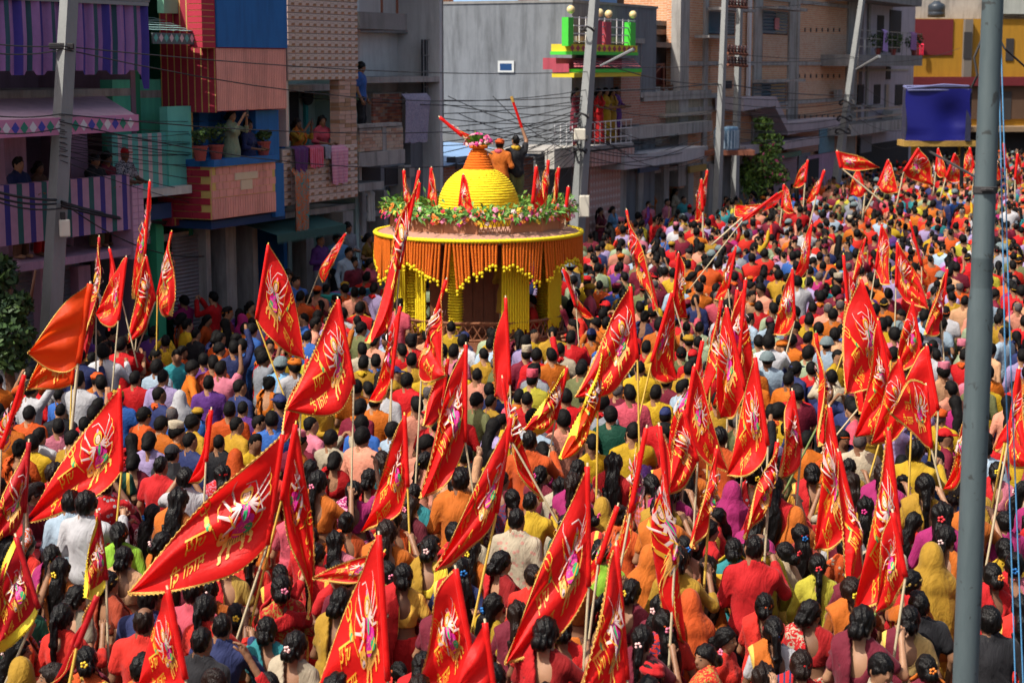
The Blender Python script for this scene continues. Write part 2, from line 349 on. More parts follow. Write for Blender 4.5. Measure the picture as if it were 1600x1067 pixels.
b.raw('blue_panel', blu, [(ua+.02, ub+.02, O1+.001, O1+.05, z1+.02, z1+1.05)]); b.raw('red_sign', plain('red_sign_paint', (.55,.02,.02), .6, .1, 4), [(ua+1.6, ub, O1+.001, O1+.06, z1+1.12, z1+1.5)])
q = MB()
for i in range(9): q.box(ua-.45, ua-.035, -O1-.03, -O1+.3, z1-.0+i*.117+.008, z1+i*.117+.109)
q.build('quoin_brick', redp, b.r, kind='stuff')
b.raw('quoin_core', yel, [(ua-.44, ua-.036, O1-.29, O1+.022, z1, z1+1.05)])
b.p('green_wall', plain('pale_green_paint', (.20,.46,.32), .8, .12, 3, .1, stain=.2), (256, 334, 0, 22, .3, .45))
# middle storey opening
b.p('blue_pillar', blu, (400, 436, 172, 252, .2, 1.05)); b.p('blue_pillar', blu, (312, 326, 172, 252, .2, .5)); b.p('yellow_edge', yel, (296, 302, 172, 252, .3, .55))
ua, ub = b.U(331,300,O1), b.U(430,300,O1); z0, z1 = b.Z(380,337,O1), b.Z(380,256,O1)
b.raw('window_sill', blu, [(ua-.05, ub, .6, O1+.1, z1-.002, z1+.13)])
b.raw('balcony_parapet', sal, [(ua, ub, .0, O1, z0, z1-.004)])
q = MB()
for i in range(4):
    for k in range(9):
        q.box(ua+(ub-ua)*(k+.5*(i%2))/9.5+.006, ua+(ub-ua)*(k+1+.5*(i%2))/9.5-.006, -O1-.02, -O1-.001, z0+.42+i*.145, z0+.42+i*.145+.138)
for i in range(26): q.box(ua+(ub-ua)*i/26+.008, ua+(ub-ua)*(i+1)/26-.008, -O1-.02, -O1-.001, z0+.01, z0+.40)
q.build('salmon_cladding', sal, b.r, kind='stuff')
b.raw('mortar_backing', yel, [(ua+.01, ub-.01, O1-.0005, O1+.008, z0+.41, z1-.01)])
b.raw('relief_emblem', plain('cream_paint', (.66,.56,.40), .7, .1, 5), [(ua+.75, ua+1.55, O1+.021, O1+.035, z1-.30, z1-.16), (ua+.95, ua+1.35, O1+.021, O1+.037, z1-.5, z1-.31)])
q = MB()
for i in range(8):
    for k in range(3): q.box(ua-.03, ua-.002, -O1+.03+k*.42+.21*(i%2), -O1+.44+k*.42+.21*(i%2) if k < 2 else -.0, z0+.02+i*.135, z0+.02+i*.135+.12)
q.build('red_brick_side', redp, b.r, kind='stuff'); b.raw('side_backing', yel, [(ua-.012, ua-.0015, .01, O1-.01, z0, z1)])
b.p('low_side_panel', stripes('red_yellow_stripes_u', [((.40,.022,.05),4),((.60,.42,.12),1)], .22), (268, 316, 314, 350, -.0, .35)); b.p('blue_box', blu, (317, 332, 333, 351, .2, .5))
b.p('blue_pillar', blu, (430, 444, 255, 338, .3, 1.2)); b.p('blue_beam', plain('dark_blue_paint', (.012,.05,.16), .75, .12, 2), (330, 446, 338, 350, .0, 1.1))
shutter(b, 268, 321, 366, .1, shut_grey); b.p('column', conc, (321, 328, 350, ('z',.17), -.2, .3), (352, 368, 350, ('z',.17), -.2, .3), (394, 402, 350, ('z',.17), -.2, .3))
b.p('poster_panel', plain('brown_panel', (.17,.12,.08), .8, .4, 3), (331, 352, 372, 440, -.6, -.4)); cu = MB()
ua, ub = b.U(370,400,-.1), b.U(392,400,-.1)
for i in range(17):
    u = ua+(ub-ua)*i/16; y = .1-.03*math.sin(i*1.9); cu.v += [(u,y,.5),(u,y,2.75)]
    if i: cu.f.append((2*i-2,2*i,2*i+1,2*i-1)); cu.m.append(0)
cu.build('maroon_curtain', cloth((.12,.012,.03), 'print', (.35,.20,.10)), b.r, smooth=True)
# ------------------------------------------------ 4 tiled house
TL = [plain('tile_pale', (.62,.50,.44), .35, .1, 6, .05), plain('tile_tan', (.34,.20,.115), .35, .15, 6, .05), plain('tile_mauve', (.50,.38,.32), .35, .15, 6, .05)]
b = Bld('tiled_house', 'narrow house clad in pale square tiles with washing over its balcony', 500)
b.shell(449, 560, 9.5, plain('teal_wall', (.36,.50,.46), .85, .15, 2, .1, stain=.35), back=1.05, slabs=(3.0, 5.75))
O1 = 1.0
def tiles(b, x0, x1, y0, y1, off, nu, nz, rise=.02, wall=None):
    u0, u1 = b.U(x0, (y0+y1)/2, off), b.U(x1, (y0+y1)/2, off); z1, z0 = b.Z((x0+x1)/2, y0, off), b.Z((x0+x1)/2, y1, off)
    wallp = b.raw('tiled_wall', plain('grout', (.30,.26,.24), .9, .15, 5), [(u0, u1, off-.3, off, z0, z1)])
    du, dz = (u1-u0)/nu, (z1-z0)/nz; mm = MB(); g_ = .008
    mm.add([(g_,0,g_),(du-g_,0,g_),(du-g_,0,dz-g_),(g_,0,dz-g_),(g_+.012,-rise,g_+.012),(du-g_-.012,-rise,g_+.012),(du-g_-.012,-rise,dz-g_-.012),(g_+.012,-rise,dz-g_-.012)], [(4,5,6,7),(0,1,5,4),(1,2,6,5),(2,3,7,6),(3,0,4,7)], 0)
    a, c = du*.5, dz*.5
    mm.add([(a,-rise-.001,.02),(du-.02,-rise-.001,.02),(du-.02,-rise-.012,c),(a,-rise-.012,c)], [(0,1,2,3)], 1); mm.add([(.025,-rise-.002,c+.01),(a,-rise-.002,c+.01),(a,-rise-.002,dz-.03),(.025,-rise-.002,dz-.03)], [(0,1,2,3)], 2)
    me = mm.mesh('tile')
    for t in TL: me.materials.append(t)
    for i in range(nu):
        for k in range(nz):
            o = link('tile', me, wallp); o.location = (u0+i*du, -off-.0005, z0+k*dz)
    return u0, u1, z0, z1
tiles(b, 448, 558, -30, 125, O1, 10, 15); tiles(b, 441, 558, 229, 315, O1, 10, 8)
b.raw('balcony_slab', conc, [(b.U(441,300,O1), b.U(558,300,O1), -.02, O1-.31, 2.98, 3.10)])
q = MB(); ua, ub = b.U(531,180,O1), b.U(558,180,O1)
for i in range(16):
    for k in range(3): q.box(ua+(ub-ua)*k/3+.008, ua+(ub-ua)*(k+1)/3-.008, -O1+.02-random.uniform(0,.02), -O1+.25, 4.46+i*.092, 4.46+i*.092+.082, random.randrange(2))
pl_ = q.build('brick_pillar', [TL[1], plain('pink_tile', (.52,.34,.27), .5, .15, 6)], b.r, kind='stuff')
b.raw('pillar_core', conc, [(ua+.01, ub-.01, O1-.24, O1-.03, 4.42, 5.95)]); b.p('corner_post', TL[0], (447, 451, 127, 229, .6, .95))
b.p('door', dark, (452, 468, 132, 215, -1.04, -1.0)); b.p('door_frame', plain('door_grey', (.35,.38,.36), .7, .1, 3), (468, 481, 130, 225, -1.04, -.98)); b.p('pipe', plain('teal_pipe', (.05,.34,.34), .5, .1, 4), (478, 482, 150, 225, -.97, -.9))
fan = MB(); fp = (b.U(481,152,-.85), .85, b.Z(481,152,-.85)); fan.lathe([(0,-.06),(.17,-.05),(.19,0),(.17,.05),(0,.06)], 16); me = fan.mesh('wall_fan', True); me.materials.append(dark); fo = link('wall_fan', me, b.r); fo.location = fp; fo.rotation_euler = (math.pi/2, 0, 0)
awg = MB(); ua, ub = b.U(432,340,1.25), b.U(540,335,1.25); NS = 60
awg.add([(ua,-.3,2.98),(ub,-.3,2.98),(ub,-1.25,2.76),(ua,-1.25,2.76)], [(0,1,2,3)])
for i in range(NS):
    u0, u2 = ua+(ub-ua)*i/NS, ua+(ub-ua)*(i+1)/NS; awg.add([(u0,-1.255,2.76),(u2,-1.255,2.76),(u2,-1.26,2.62),((u0+u2)/2,-1.265,2.55),(u0,-1.26,2.62)], [(0,1,2,3,4)])
awg.build('green_awning', plain('green_canvas', (.03,.10,.09), .8, .2, 3, .1, stain=.3), b.r)
b.p('shop_interior', dark, (424, 480, 372, ('z',.17), -.7, -.6)); b.p('column', conc, (478, 490, 360, ('z',.17), -.2, .2), (536, 552, 330, ('z',.17), -.2, .3))
# ------------------------------------------------ 5 unfinished concrete house
b = Bld('concrete_house', 'unfinished grey concrete house with bare brick parapets and a dark grille door', 620)
b.shell(561, 692, 9.2, plain('pale_cement', (.56,.57,.57), .9, .2, 1.6, .2, stain=.5), back=1.25, slabs=(2.75, 5.9))
b.p('upper_ledge', concd, (562, 636, 20, 46, -1.24, .55)); b.raw('ledge_bar', rust, [(b.U(597,10,.3), b.U(597,10,.3)+.05, .26, .3, 7.2, 9.1), (b.U(621,10,.3), b.U(621,10,.3)+.05, .26, .3, 7.1, 9.1)])
b.p('pier', concd, (657, 693, -20, 190, -1.24, -.8)); gd = b.p('grille_door', plain('dark_grille', (.03,.035,.045), .5, .3, 5), (661, 687, 62, 184, -.38, -.33))
gr = MB(); ua, ub = b.U(662,120,-.3), b.U(686,120,-.3); z0, z1 = b.Z(674,184,-.3), b.Z(674,62,-.3)
for i in range(6): gr.box(ua+(ub-ua)*i/5-.012, ua+(ub-ua)*i/5+.012, .29, .31, z0, z1)
for i in range(6): gr.box(ua, ub, .284, .289, z0+(z1-z0)*i/5-.012, z0+(z1-z0)*i/5+.012)
gr.build('grille_bar', steel, gd, kind='stuff')
def brickwall(b, name, x0, x1, y0, y1, off, thick, mats, mort=None, kind=None, L=.235, H=.078):
    u0, u1 = b.U(x0, (y0+y1)/2, off), b.U(x1, (y0+y1)/2, off); z1, z0 = b.Z((x0+x1)/2, y0, off), b.Z((x0+x1)/2, y1, off)
    w_ = b.raw(name, mort or conc, [(u0+.01, u1-.01, off-thick, off-.012, z0, z1-.01)])
    q = MB(); nz = max(1, int((z1-z0)/H))
    for i in range(nz):
        u = u0-(L/2 if i % 2 else 0)
        while u < u1-.03:
            a, c = max(u, u0)+.006, min(u+L, u1)-.006; j = random.uniform(-.008,.006)
            if c-a > .04: q.box(a, c, -off+j, -off+.06, z0+i*H+.005, z0+(i+1)*H-.006, random.randrange(len(mats)))
            u += L
    q.build('brick', mats, w_, kind='stuff'); return u0, u1, z0, z1
BR = [plain('brick_%s' % k, c, .9, .25, 9, .2) for k, c in (('red',(.46,.15,.09)),('brown',(.32,.13,.09)),('orange',(.55,.25,.14)),('dusty',(.48,.32,.24)))]
BR2 = [plain('brick_%s' % k, c, .9, .25, 9, .2) for k, c in (('pale',(.48,.33,.25)),('sand',(.50,.38,.29)),('dull_orange',(.44,.25,.17)))]
brickwall(b, 'brick_partition', 583, 634, 144, 196, -.6, .2, BR); b.p('brick_core', conc, (634, 636, 144, 222, -.7, -.5))
brickwall(b, 'brick_parapet', 562, 598, 199, 236, .62, .2, BR2); brickwall(b, 'brick_parapet', 604, 630, 197, 236, .62, .2, BR2); b.p('parapet_post', conc, (598, 604, 194, 240, .4, .635))
b.p('coping', conc, (561, 628, 193, 198, .35, .66)); b.p('balcony_slab', conc, (561, 633, 236, 258, -1.24, .7))
b.p('lower_wall', plast, (561, 632, 258, 292, -.4, -.2)); b.p('window', dark, (567, 595, 260, 288, -.22, -.18), (602, 625, 260, 288, -.22, -.18)); b.p('lintel', conc, (561, 600, 285, 297, -.2, .6))
b.p('column', conc, (561, 572, 297, ('z',.17), -.4, .0), (632, 642, 258, ('z',.17), -.4, .0), (600, 606, 297, ('z',.17), -.3, .1)); b.p('shop_interior', concd, (572, 690, 300, ('z',.17), -1.24, -1.0)); b.p('lower_pier', plast, (642, 693, 222, 345, -1.2, -.5))
# ------------------------------------------------ 6 blank plaster building, its end wall towards the street
b = Bld('plaster_building', 'tall blank grey plastered building end with one small blue window', 893)
u = b.U(893, 200, .0)
b.raw('wall', plast, [(u, u+7, -9.5, .0, 0, 7.98)]); b.raw('roof_edge', concd, [(u-.03, u+7.05, -9.52, .03, 7.981, 8.06)])
def endface(x, y, du=0):   # offset and height where a pixel ray meets the end wall plane at local u+du
    r = ray(x, y); F = SF; p0 = np.array([0,0,CAMZ]); t = (u+du+b.u0-np.dot(F.u, p0-F.o))/np.dot(F.u, r); P = p0+t*r; return float(np.dot(F.n, P-F.o)), float(P[2])
oa, za = endface(779, 95); ob, zb = endface(804, 113); wf = b.raw('window', plain('pale_frame', (.5,.52,.52), .7, .1, 4), [(u-.05, u-.001, oa, ob, zb, za)])
b.raw('pane', plain('blue_glass', (.02,.06,.16), .15, .1, 4, 0, spec=.6), [(u-.056, u-.051, oa+.07, ob-.07, zb+.06, za-.08)], parent=wf)
# yard shed with a blue tarpaulin
b2 = Bld('tarp_shed', 'low yard shed under a pale blue tarpaulin beside the blank plaster wall', 700, 'shed')
ua = b2.U(697,228,-.6)
b2.raw('wall', brick_a, [(ua, ua+6.2, -6, -.9, 0, 3.5)]); tm = MB(); n_ = 14
for i in range(n_+1):
    for k in range(5): tm.v.append((ua-.2+6.6*i/n_, .5+1.4*k, 3.55+.12*k+.05*math.sin(i*1.3+k)))
for i in range(n_):
    for k in range(4): a = i*5+k; tm.f.append((a, a+5, a+6, a+1)); tm.m.append(0)
tm.build('tarpaulin', plain('tarp_blue', (.20,.33,.55), .45, .2, 3, .2), b2.r, smooth=True); b2.p('window', dark, (700, 712, 245, 258, -.9, -.86)); b2.p('pale_wall', plast, (714, 757, 243, 262, -.9, -.85))
# roof rooms seen over the plaster building
SF6 = b
b.raw('roof_room', plain('sky_blue_wall', (.26,.42,.68), .8, .1, 2, .1, stain=.2), [(u+.6, u+6, -4.2, -1.0, 8.07, 10.2)]); b.raw('roof_door', plain('dark_red_door', (.11,.02,.045), .6, .2, 5), [(u+.55, u+.6, -2.0, -1.35, 8.08, 10.0)])
q = MB()
for i in range(24): q.box(u+.5, u+.53, 4.3+i*.085, 4.3+i*.085+.075, 8.07, 8.55+random.uniform(-.05,.05))
q.build('plank', [wood], b.r, kind='stuff')
# ------------------------------------------------ 7 colourful house with roof terrace
b = Bld('colourful_house', 'small house with lime green terrace posts, globe lamps and red tiled eaves', 930)
b.shell(896, 1000, 6.85, plain('mosaic_wall', (.50,.46,.46), .6, .15, 3, .05), back=1.4, depth=3.6, slabs=(2.9,), floorm=conc)
lime = plain('lime_paint', (.06,.58,.05), .6, .1, 4); yl = plain('bright_yellow_paint', (.66,.52,.03), .7, .12, 4); rd = plain('crimson_paint', (.40,.06,.09), .75, .25, 4, stain=.5); wh = plain('white_rail', (.62,.62,.64), .5, .1, 5)
O = .75
b.p('terrace_band', yl, (894, 996, 70, 81, .1, O)); b.p('green_band', lime, (894, 997, 81, 86, .1, O+.03))
dm = MB(); z_ = b.Z(942, 76, O); ua, ub = b.U(890,76,O), b.U(994,76,O)
for k in range(13):
    c = ua+(ub-ua)*(k+.5)/13; dm.add([(c-.16,-O-.005,z_),(c,-O-.005,z_-.10),(c+.16,-O-.005,z_),(c,-O-.005,z_+.10)], [(0,1,2,3)])
dm.build('red_diamond', rd, b.r, kind='stuff')
globe = plain('cream_globe', (.66,.52,.26), .3, .05, 3, 0)
for x, y, c in ((892,15,lime), (937,20,rd), (951,22,rd), (989,23,lime)):
    po = b.p('terrace_post', c, (x-4, x+4, y+12, 72, O-.22, O-.02)); u_ = b.U(x, y, O-.12); z_ = b.Z(x, y, O-.12); q = MB(); q.ball((u_, -O+.12, z_), .12, 0, 14, 9); q.build('lamp_globe', globe, po, smooth=True)
rl = MB(); ua, ub = b.U(896,50,O-.1), b.U(992,50,O-.1)
for y in (30, 42, 54, 66): z_ = b.Z(944, y, O-.1); rl.box(ua, ub, -O+.08, -O+.11, z_-.016, z_+.016)
for k in range(11): c = ua+(ub-ua)*k/10; rl.box(c-.012, c+.012, -O+.112, -O+.135, b.Z(944,68,O-.1), b.Z(944,28,O-.1))
rl.build('terrace_rail', wh, b.r, kind='stuff'); b.p('roof_room', plain('blue_room', (.10,.25,.50), .8, .15, 2), (930, 992, 33, 72, -2.6, -.6)); b.p('roof_tank', dark, (905, 975, -25, 30, -3.6, -2.2))
ev = MB(); ua, ub = b.U(897,110,1.1), b.U(1002,110,1.1); uc, ud = b.U(897,92,.5), b.U(992,92,.5); zt, zm = b.Z(940,91,.5), b.Z(940,106,1.1)
for k in range(22):
    for r_ in range(4):
        f0, f1 = r_/4, (r_+1)/4; A = lambda t, f: ((uc+(ud-uc)*t)*(1-f)+(ua+(ub-ua)*t)*f, -(.45+.65*f), zt+(zm-zt)*f)
        p0, p1, p2, p3 = A(k/22+.003,f0), A((k+1)/22-.003,f0), A((k+1)/22-.003,f1), A(k/22+.003,f1); up = .03
        ev.add([p0, p1, (p2[0],p2[1],p2[2]+up), (p3[0],p3[1],p3[2]+up)], [(0,1,2,3)])
ev.build('roof_tile', plain('red_tile', (.42,.10,.12), .7, .25, 6, .2), b.r, kind='stuff')
b.raw('eaves_band', yl, [(ua, ub, .42, 1.10, zm-.26, zm-.14)]); b.raw('eaves_stripe', lime, [(ua+.9, ub, .3, 1.12, zm-.138, zm-.03)]); b.raw('eaves_soffit', rd, [(ua+.1, ub-.1, .1, .5, zm-.04, zt)])
b.raw('eaves_end', rd, [(ua-.02, ua, .45, .95, zm-.13, zm+.12)])
b.p('front_wall', plain('mosaic_tile_wall', (.62,.50,.48), .5, .45, 9, .05), (884, 970, 124, 228, -.5, -.3)); b.p('brick_wing', brick_a, (970, 1000, 118, 195, -.3, .25))
d_ = b.p('blue_door', plain('door_blue', (.02,.08,.30), .5, .2, 4), (884, 896, 132, 190, -.28, -.24)); b.p('window', dark, (953, 961, 130, 144, -.28, -.25))
rl = MB(); ua, ub = b.U(868,210,.9), b.U(987,210,.9)
for y in (191, 204, 217, 228): z_ = b.Z(927, y, .9); rl.box(ua, ub, -.92, -.89, z_-.014, z_+.014)
for k in range(15): c = ua+(ub-ua)*k/14; rl.box(c-.012, c+.012, -.885, -.865, b.Z(927,229,.9), b.Z(927,190,.9))
rl.build('balcony_rail', wh, b.r, kind='stuff'); b.p('balcony_slab', conc, (868, 990, 229, 234, -1.3, .95))
zig = stripes('pink_zigzag_tile', [((.58,.36,.32),1),((.40,.18,.16),.7),((.62,.46,.42),.8)], .30, 'XY', rough=.5)
b.p('tile_apron', zig, (925, 991, 234, 256, .7, .98)); b.p('mosaic_apron', plain('black_white_mosaic', (.5,.48,.44), .5, .75, 22, .05), (866, 897, 231, 262, .7, .98))
q = MB(); ua, ub = b.U(921,330,.3), b.U(969,330,.3); Z0, Z1 = .2, b.Z(945,256,.3); nu, nz = 11, 13
b.raw('lattice_wall', plain('dusty_pink', (.50,.30,.26), .7, .15, 4, stain=.2), [(ua, ub, -.6, .3, .17, Z1)])
for i in range(nu):
    for k in range(nz):
        cu_, cz = ua+(ub-ua)*(i+.5)/nu, Z0+(Z1-Z0)*(k+.5)/nz; du, dz = (ub-ua)/nu*.42, (Z1-Z0)/nz*.42
        q.add([(cu_-du,-.305,cz),(cu_,-.305,cz-dz),(cu_+du,-.305,cz),(cu_,-.305,cz+dz),(cu_,-.345,cz)], [(0,1,4),(1,2,4),(2,3,4),(3,0,4)])
q.build('diamond_tile', plain('pale_diamond', (.60,.47,.43), .6, .12, 5), b.r, kind='stuff')
b.raw('side_wall', MC['mosaic_tile_wall'], [(b.U(897)-.03, b.U(897)-.001, -1.1, -.02, 2.9, b.Z(897,124,0))]); b.p('ground_wall', plast, (866, 921, 262, ('z',.17), -.9, -.6)); b.p('column', conc, (969, 979, 256, ('z',.17), -.3, .1))
# ------------------------------------------------ 8 low concrete shop row
b = Bld('low_shop_row', 'low concrete shops with stained parapets and cluttered roof beside the pink tiled wall', 1050)
b.shell(1001, 1122, 5.0, concd, back=2.2, slabs=(2.75,), floorm=conc)
b.raw('roof_room', plast, [(b.U(1003,100,-.9), b.U(1078), -2.2, -.9, 5.17, 7.5)]); b.raw('roof_room_top', concd, [(b.U(1002,100,-.9), b.U(1079), -2.3, -.75, 7.501, 7.66)])
b.p('red_doorway', plain('rust_red_panel', (.20,.05,.04), .8, .25, 4), (1010, 1048, 104, 134, -.89, -.82)); fr = MB()
P = lambda x, y, o: (b.U(x,y,o), -o, b.Z(x,y,o))
fr.tube([P(1005,134,-.4), P(1037,100,-.4)], .035, 5); fr.tube([P(1037,100,-.4), P(1037,146,-.4)], .035, 5); fr.tube([P(1008,104,-.4), P(1038,100,-.4)], .035, 5); fr.build('red_steel_frame', rust, b.r)
b.p('brick_parapet', brick_a, (1000, 1040, 158, 196, -.2, .02)); b.p('mossy_parapet', plain('mossy_concrete', (.33,.29,.21), .95, .45, 3, .4, stain=.8), (1041, 1112, 150, 192, -.2, .0))
b.p('coping', conc, (1002, 1112, 142, 150, -.6, .1)); cl = MB()
for k in range(26):
    x = random.uniform(1004, 1108); u_, z_ = b.U(x,148,-.6), b.Z(x,143,-.6); w_ = random.uniform(.2,.7); h_ = random.uniform(.04,.16); o_ = random.uniform(.3,1.6); cl.box(u_, u_+w_, o_, o_+random.uniform(.1,.5), z_-.05, z_+h_, random.randrange(4))
cl.build('roof_clutter', [wood, plain('dusty_white', (.55,.5,.44), .8, .2, 5), conc, plain('ochre_sheet', (.55,.36,.10), .8, .2, 5)], b.r, kind='stuff')
b.p('balcony_slab', conc, (980, 1113, 194, 212, -.3, .5)); b.p('upper_wall', plain('tan_wall', (.36,.27,.22), .9, .2, 3, .1, stain=.5), (1000, 1112, 212, 236, -.5, -.3)); b.p('window', dark, *[(x, x+9, 215, 231, -.3, -.27) for x in (1016, 1058, 1092)])
b.p('shop_canopy', plain('pale_canopy', (.46,.46,.48), .8, .15, 3, .1, stain=.4), (976, 1106, 236, 256, -.4, 1.1)); b.p('column', conc, *[(x, x+8, 256, ('z',.17), -.3, .1) for x in (998, 1038, 1076, 1108)])
b.p('shop_wall', plain('maroon_wall', (.22,.13,.12), .85, .25, 3), (1000, 1118, 256, ('z',.17), -1.6, -1.3)); shutter(b, 1046, 1074, 266, -1.2, plain('teal_shutter', (.12,.2,.26), .5, .2, 4))
b.raw('back_brick_house', brick_a, [(b.U(996), b.U(1075), -14, -9, 0, 9.6)]); b.raw('back_beam', conc, [(b.U(996), b.U(1075), -9.0, -8.8, 9.0, 9.35)])
# ------------------------------------------------ 9 tall brick building
b = Bld('brick_building', 'tall unpainted brick building with grey concrete frame and blue louvred windows', 1200)
b.raw('wall', brick_b, [(b.U(1080), b.U(1338), -9, -.05, 0, 10.4)])
b.raw('roof', conc, [(b.U(1078), b.U(1340), -9.1, .2, 10.401, 10.6)])
for x0, x1 in ((1062, 1076), (1100, 1106), (1178, 1190), (1232, 1243), (1323, 1339)): b.p('concrete_column', conc, (x0, x1, -12, 290, -.3, .03))
b.p('side_wall', brick_b, (1064, 1110, -12, 290, -.6, -.05))
for y in (-6, 96, 160): b.p('floor_beam', conc, (1063, 1338, y, y+6, -.3, .02))
loub = plain('louvre_blue', (.10,.22,.32), .4, .2, 5); 
for (x0, x1, y0, y1) in ((1106, 1148, 20, 54), (1190, 1231, 18, 54), (1176, 1228, 130, 166)):
    f = b.p('window', dark, (x0, x1, y0, y1, -.2, -.03)); u0, u1 = b.U(x0, y0, .02), b.U(x1, y0, .02); z0, z1 = b.Z((x0+x1)/2, y1, .02), b.Z((x0+x1)/2, y0, .02); q = MB()
    for k in range(7): z = z0+(z1-z0)*(k+.3)/7; q.add([(u0+.05,.02,z),(u1-.05,.02,z),(u1-.05,-.06,z+.11),(u0+.05,-.06,z+.11)], [(0,1,2,3)])
    q.build('louvre_slat', loub, f, kind='stuff'); b.raw('sunshade', conc, [(u0-.3, u1+.3, .13, .75, z1+.05, z1+.15)], parent=f); b.raw('pane', plain('window_glass', (.03,.10,.16), .2, .1, 4, 0), [(u0+(u1-u0)*.55, u1-.06, .0, .015, z0+.05, z1-.05)], parent=f)
b.p('vent_window', dark, (1335-200, 1344-200, 126, 138, -.2, .0))
pc = plain('grey_lilac_canopy', (.42,.38,.42), .8, .15, 3, .1, stain=.4)
m = MB(); us = [b.U(x, 185, 1.2) for x in (1162, 1212, 1232, 1316)]; zs = [b.Z(1187, 152, 1.2), b.Z(1187, 152, 1.2), b.Z(1232, 192, 1.2), b.Z(1270, 188, 1.2)]
for i in range(3): m.prism([(us[i],-.13,zs[i]),(us[i+1],-.13,zs[i+1]),(us[i+1],-1.2,zs[i+1]),(us[i],-1.2,zs[i])], [(us[i],-.13,zs[i]-.45),(us[i+1],-.13,zs[i+1]-.35),(us[i+1],-1.2,zs[i+1]-.35),(us[i],-1.2,zs[i]-.45)])
m.build('sloped_canopy', pc, b.r); b.p('shop_canopy', pc, (1165, 1280, 221, 234, .13, 1.3)); b.p('lower_brick', brick_a, (1230, 1318, 196, 236, -.2, .13)); b.p('painted_poster', plain('teal_poster', (.12,.28,.36), .6, .5, 6), (1280, 1304, 200, 238, .13, .16))
shutter(b, 1206, 1242, 238, .14, plain('mauve_shutter', (.34,.20,.24), .5, .15, 4, .1)); shutter(b, 1244, 1262, 238, .14, shut_grey); b.p('shop_wall', concd, (1120, 1206, 240, ('z',.17), .13, .2)); b.p('pink_wall', pinkw, (1262, 1310, 240, ('z',.17), .13, .2)); b.p('doorway', dark, (1264, 1280, 248, ('z',.2), .2, .23))
# ------------------------------------------------ 10 white balcony house
b = Bld('balcony_house', 'pale balcony house with hanging washing next to the tall brick building', 1380)
wallp_ = plain('pale_mauve_wall', (.46,.41,.46), .85, .12, 2, .1, stain=.45)
b.raw('wall', wallp_, [(b.U(1342), b.U(1421), -9, 0, 0, 10.2)]); b.p('balcony_slab', concd, (1341, 1441, 86, 103, -.2, 1.6)); b.p('roof_slab', concd, (1341, 1441, -22, 4, -.2, 1.4)); b.p('lower_slab', conc, (1330, 1424, 190, 206, -.2, 1.2))
b.p('doorway', dark, (1371, 1381, 24, 82, 0, .03), (1390, 1408, 16, 82, 0, .03)); b.p('window', dark, (1341, 1350, 132, 162, 0, .03), (1366, 1376, 132, 162, 0, .03), (1385, 1392, 104, 124, 0, .03)); b.p('pipe', steel, (1384, 1389, 132, 188, 0, .08))
q = MB(); ua, ub = b.U(1343,68,1.5), b.U(1440,68,1.5)
for y in (50, 62, 74): z_ = b.Z(1392, y, 1.5); q.box(ua, ub, -1.52, -1.49, z_-.015, z_+.015)
for k in range(13): c = ua+(ub-ua)*k/12; q.box(c-.012, c+.012, -1.485, -1.465, b.Z(1392,86,1.5), b.Z(1392,49,1.5))
q.build('balcony_rail', steel, b.r, kind='stuff'); b.p('shop_interior', dark, (1342, 1420, 222, ('z',.17), .0, .04)); b.p('rail_panel', steel, (1335, 1424, 168, 171, 1.1, 1.13), (1335, 1424, 180, 183, 1.1, 1.13))
# ------------------------------------------------ 11 yellow building closing the view
YF = Frame(at(1420, 250, 97)[:2], math.radians(8))
b = Bld('yellow_building', 'large yellow building with dark red panel closing the street behind the steel pole', 1420, F=YF)
yw = plain('ochre_yellow_wall', (.40,.20,.015), .85, .15, 1.5, .1, stain=.35); dr = plain('dark_red_wall', (.13,.012,.018), .85, .2, 2, .1)
b.raw('wall', yw, [(0, 16, -8, 0, 0, 8.6)]); b.p('red_panel', dr, (1421, 1489, 30, 86, 0, .06)); b.p('red_band', dr, (1416, 1620, 120, 134, 0, .35)); b.p('brown_band', plain('brown_wall', (.09,.05,.03), .85, .2, 2), (1416, 1640, 134, 186, 0, .10))
b.p('pier', plain('grey_pier', (.16,.14,.12), .85, .2, 2), (1507, 1519, 30, 130, .0, .3)); b.p('window', dark, (1572, 1584, 60, 95, 0, .05), (1567, 1580, 143, 187, .1, .13), (1506, 1518, 50, 92, .3, .33), (1558, 1566, 175, 200, .1,.14))
b.p('roof_wall', conc, (1420, 1620, -25, 30, -2.5, -2.0)); t = MB(); up, zp = b.U(1463,26,-1), b.Z(1463,27,-1); t.lathe([(0,0),(.46,0),(.46,.25),(.44,.28),(.46,.31),(.46,.6),(.42,.68),(.2,.8),(.16,.86),(0,.86)], 18, (up,1.0,zp)); t.build('water_tank', plain('black_plastic', (.03,.04,.055), .4, .1, 4), b.r, smooth=True)
b.p('ground_shop', dark, (1436, 1640, 205, ('z',0), .0, .06)); b.p('canopy', plain('tin_canopy', (.25,.17,.10), .7, .3, 3), (1470, 1640, 198, 206, 0, 1.6)); b.p('column', yw, (1500, 1512, 206, ('z',0), .06, .3), (1560, 1570, 206, ('z',0), .06, .3), (1610, 1622, 206, ('z',0), .06, .3))
b.p('pale_block', plain('pale_green_grey', (.42,.44,.40), .85, .15, 2, stain=.4), (1560, 1660, -30, 22, -1.5, .2))
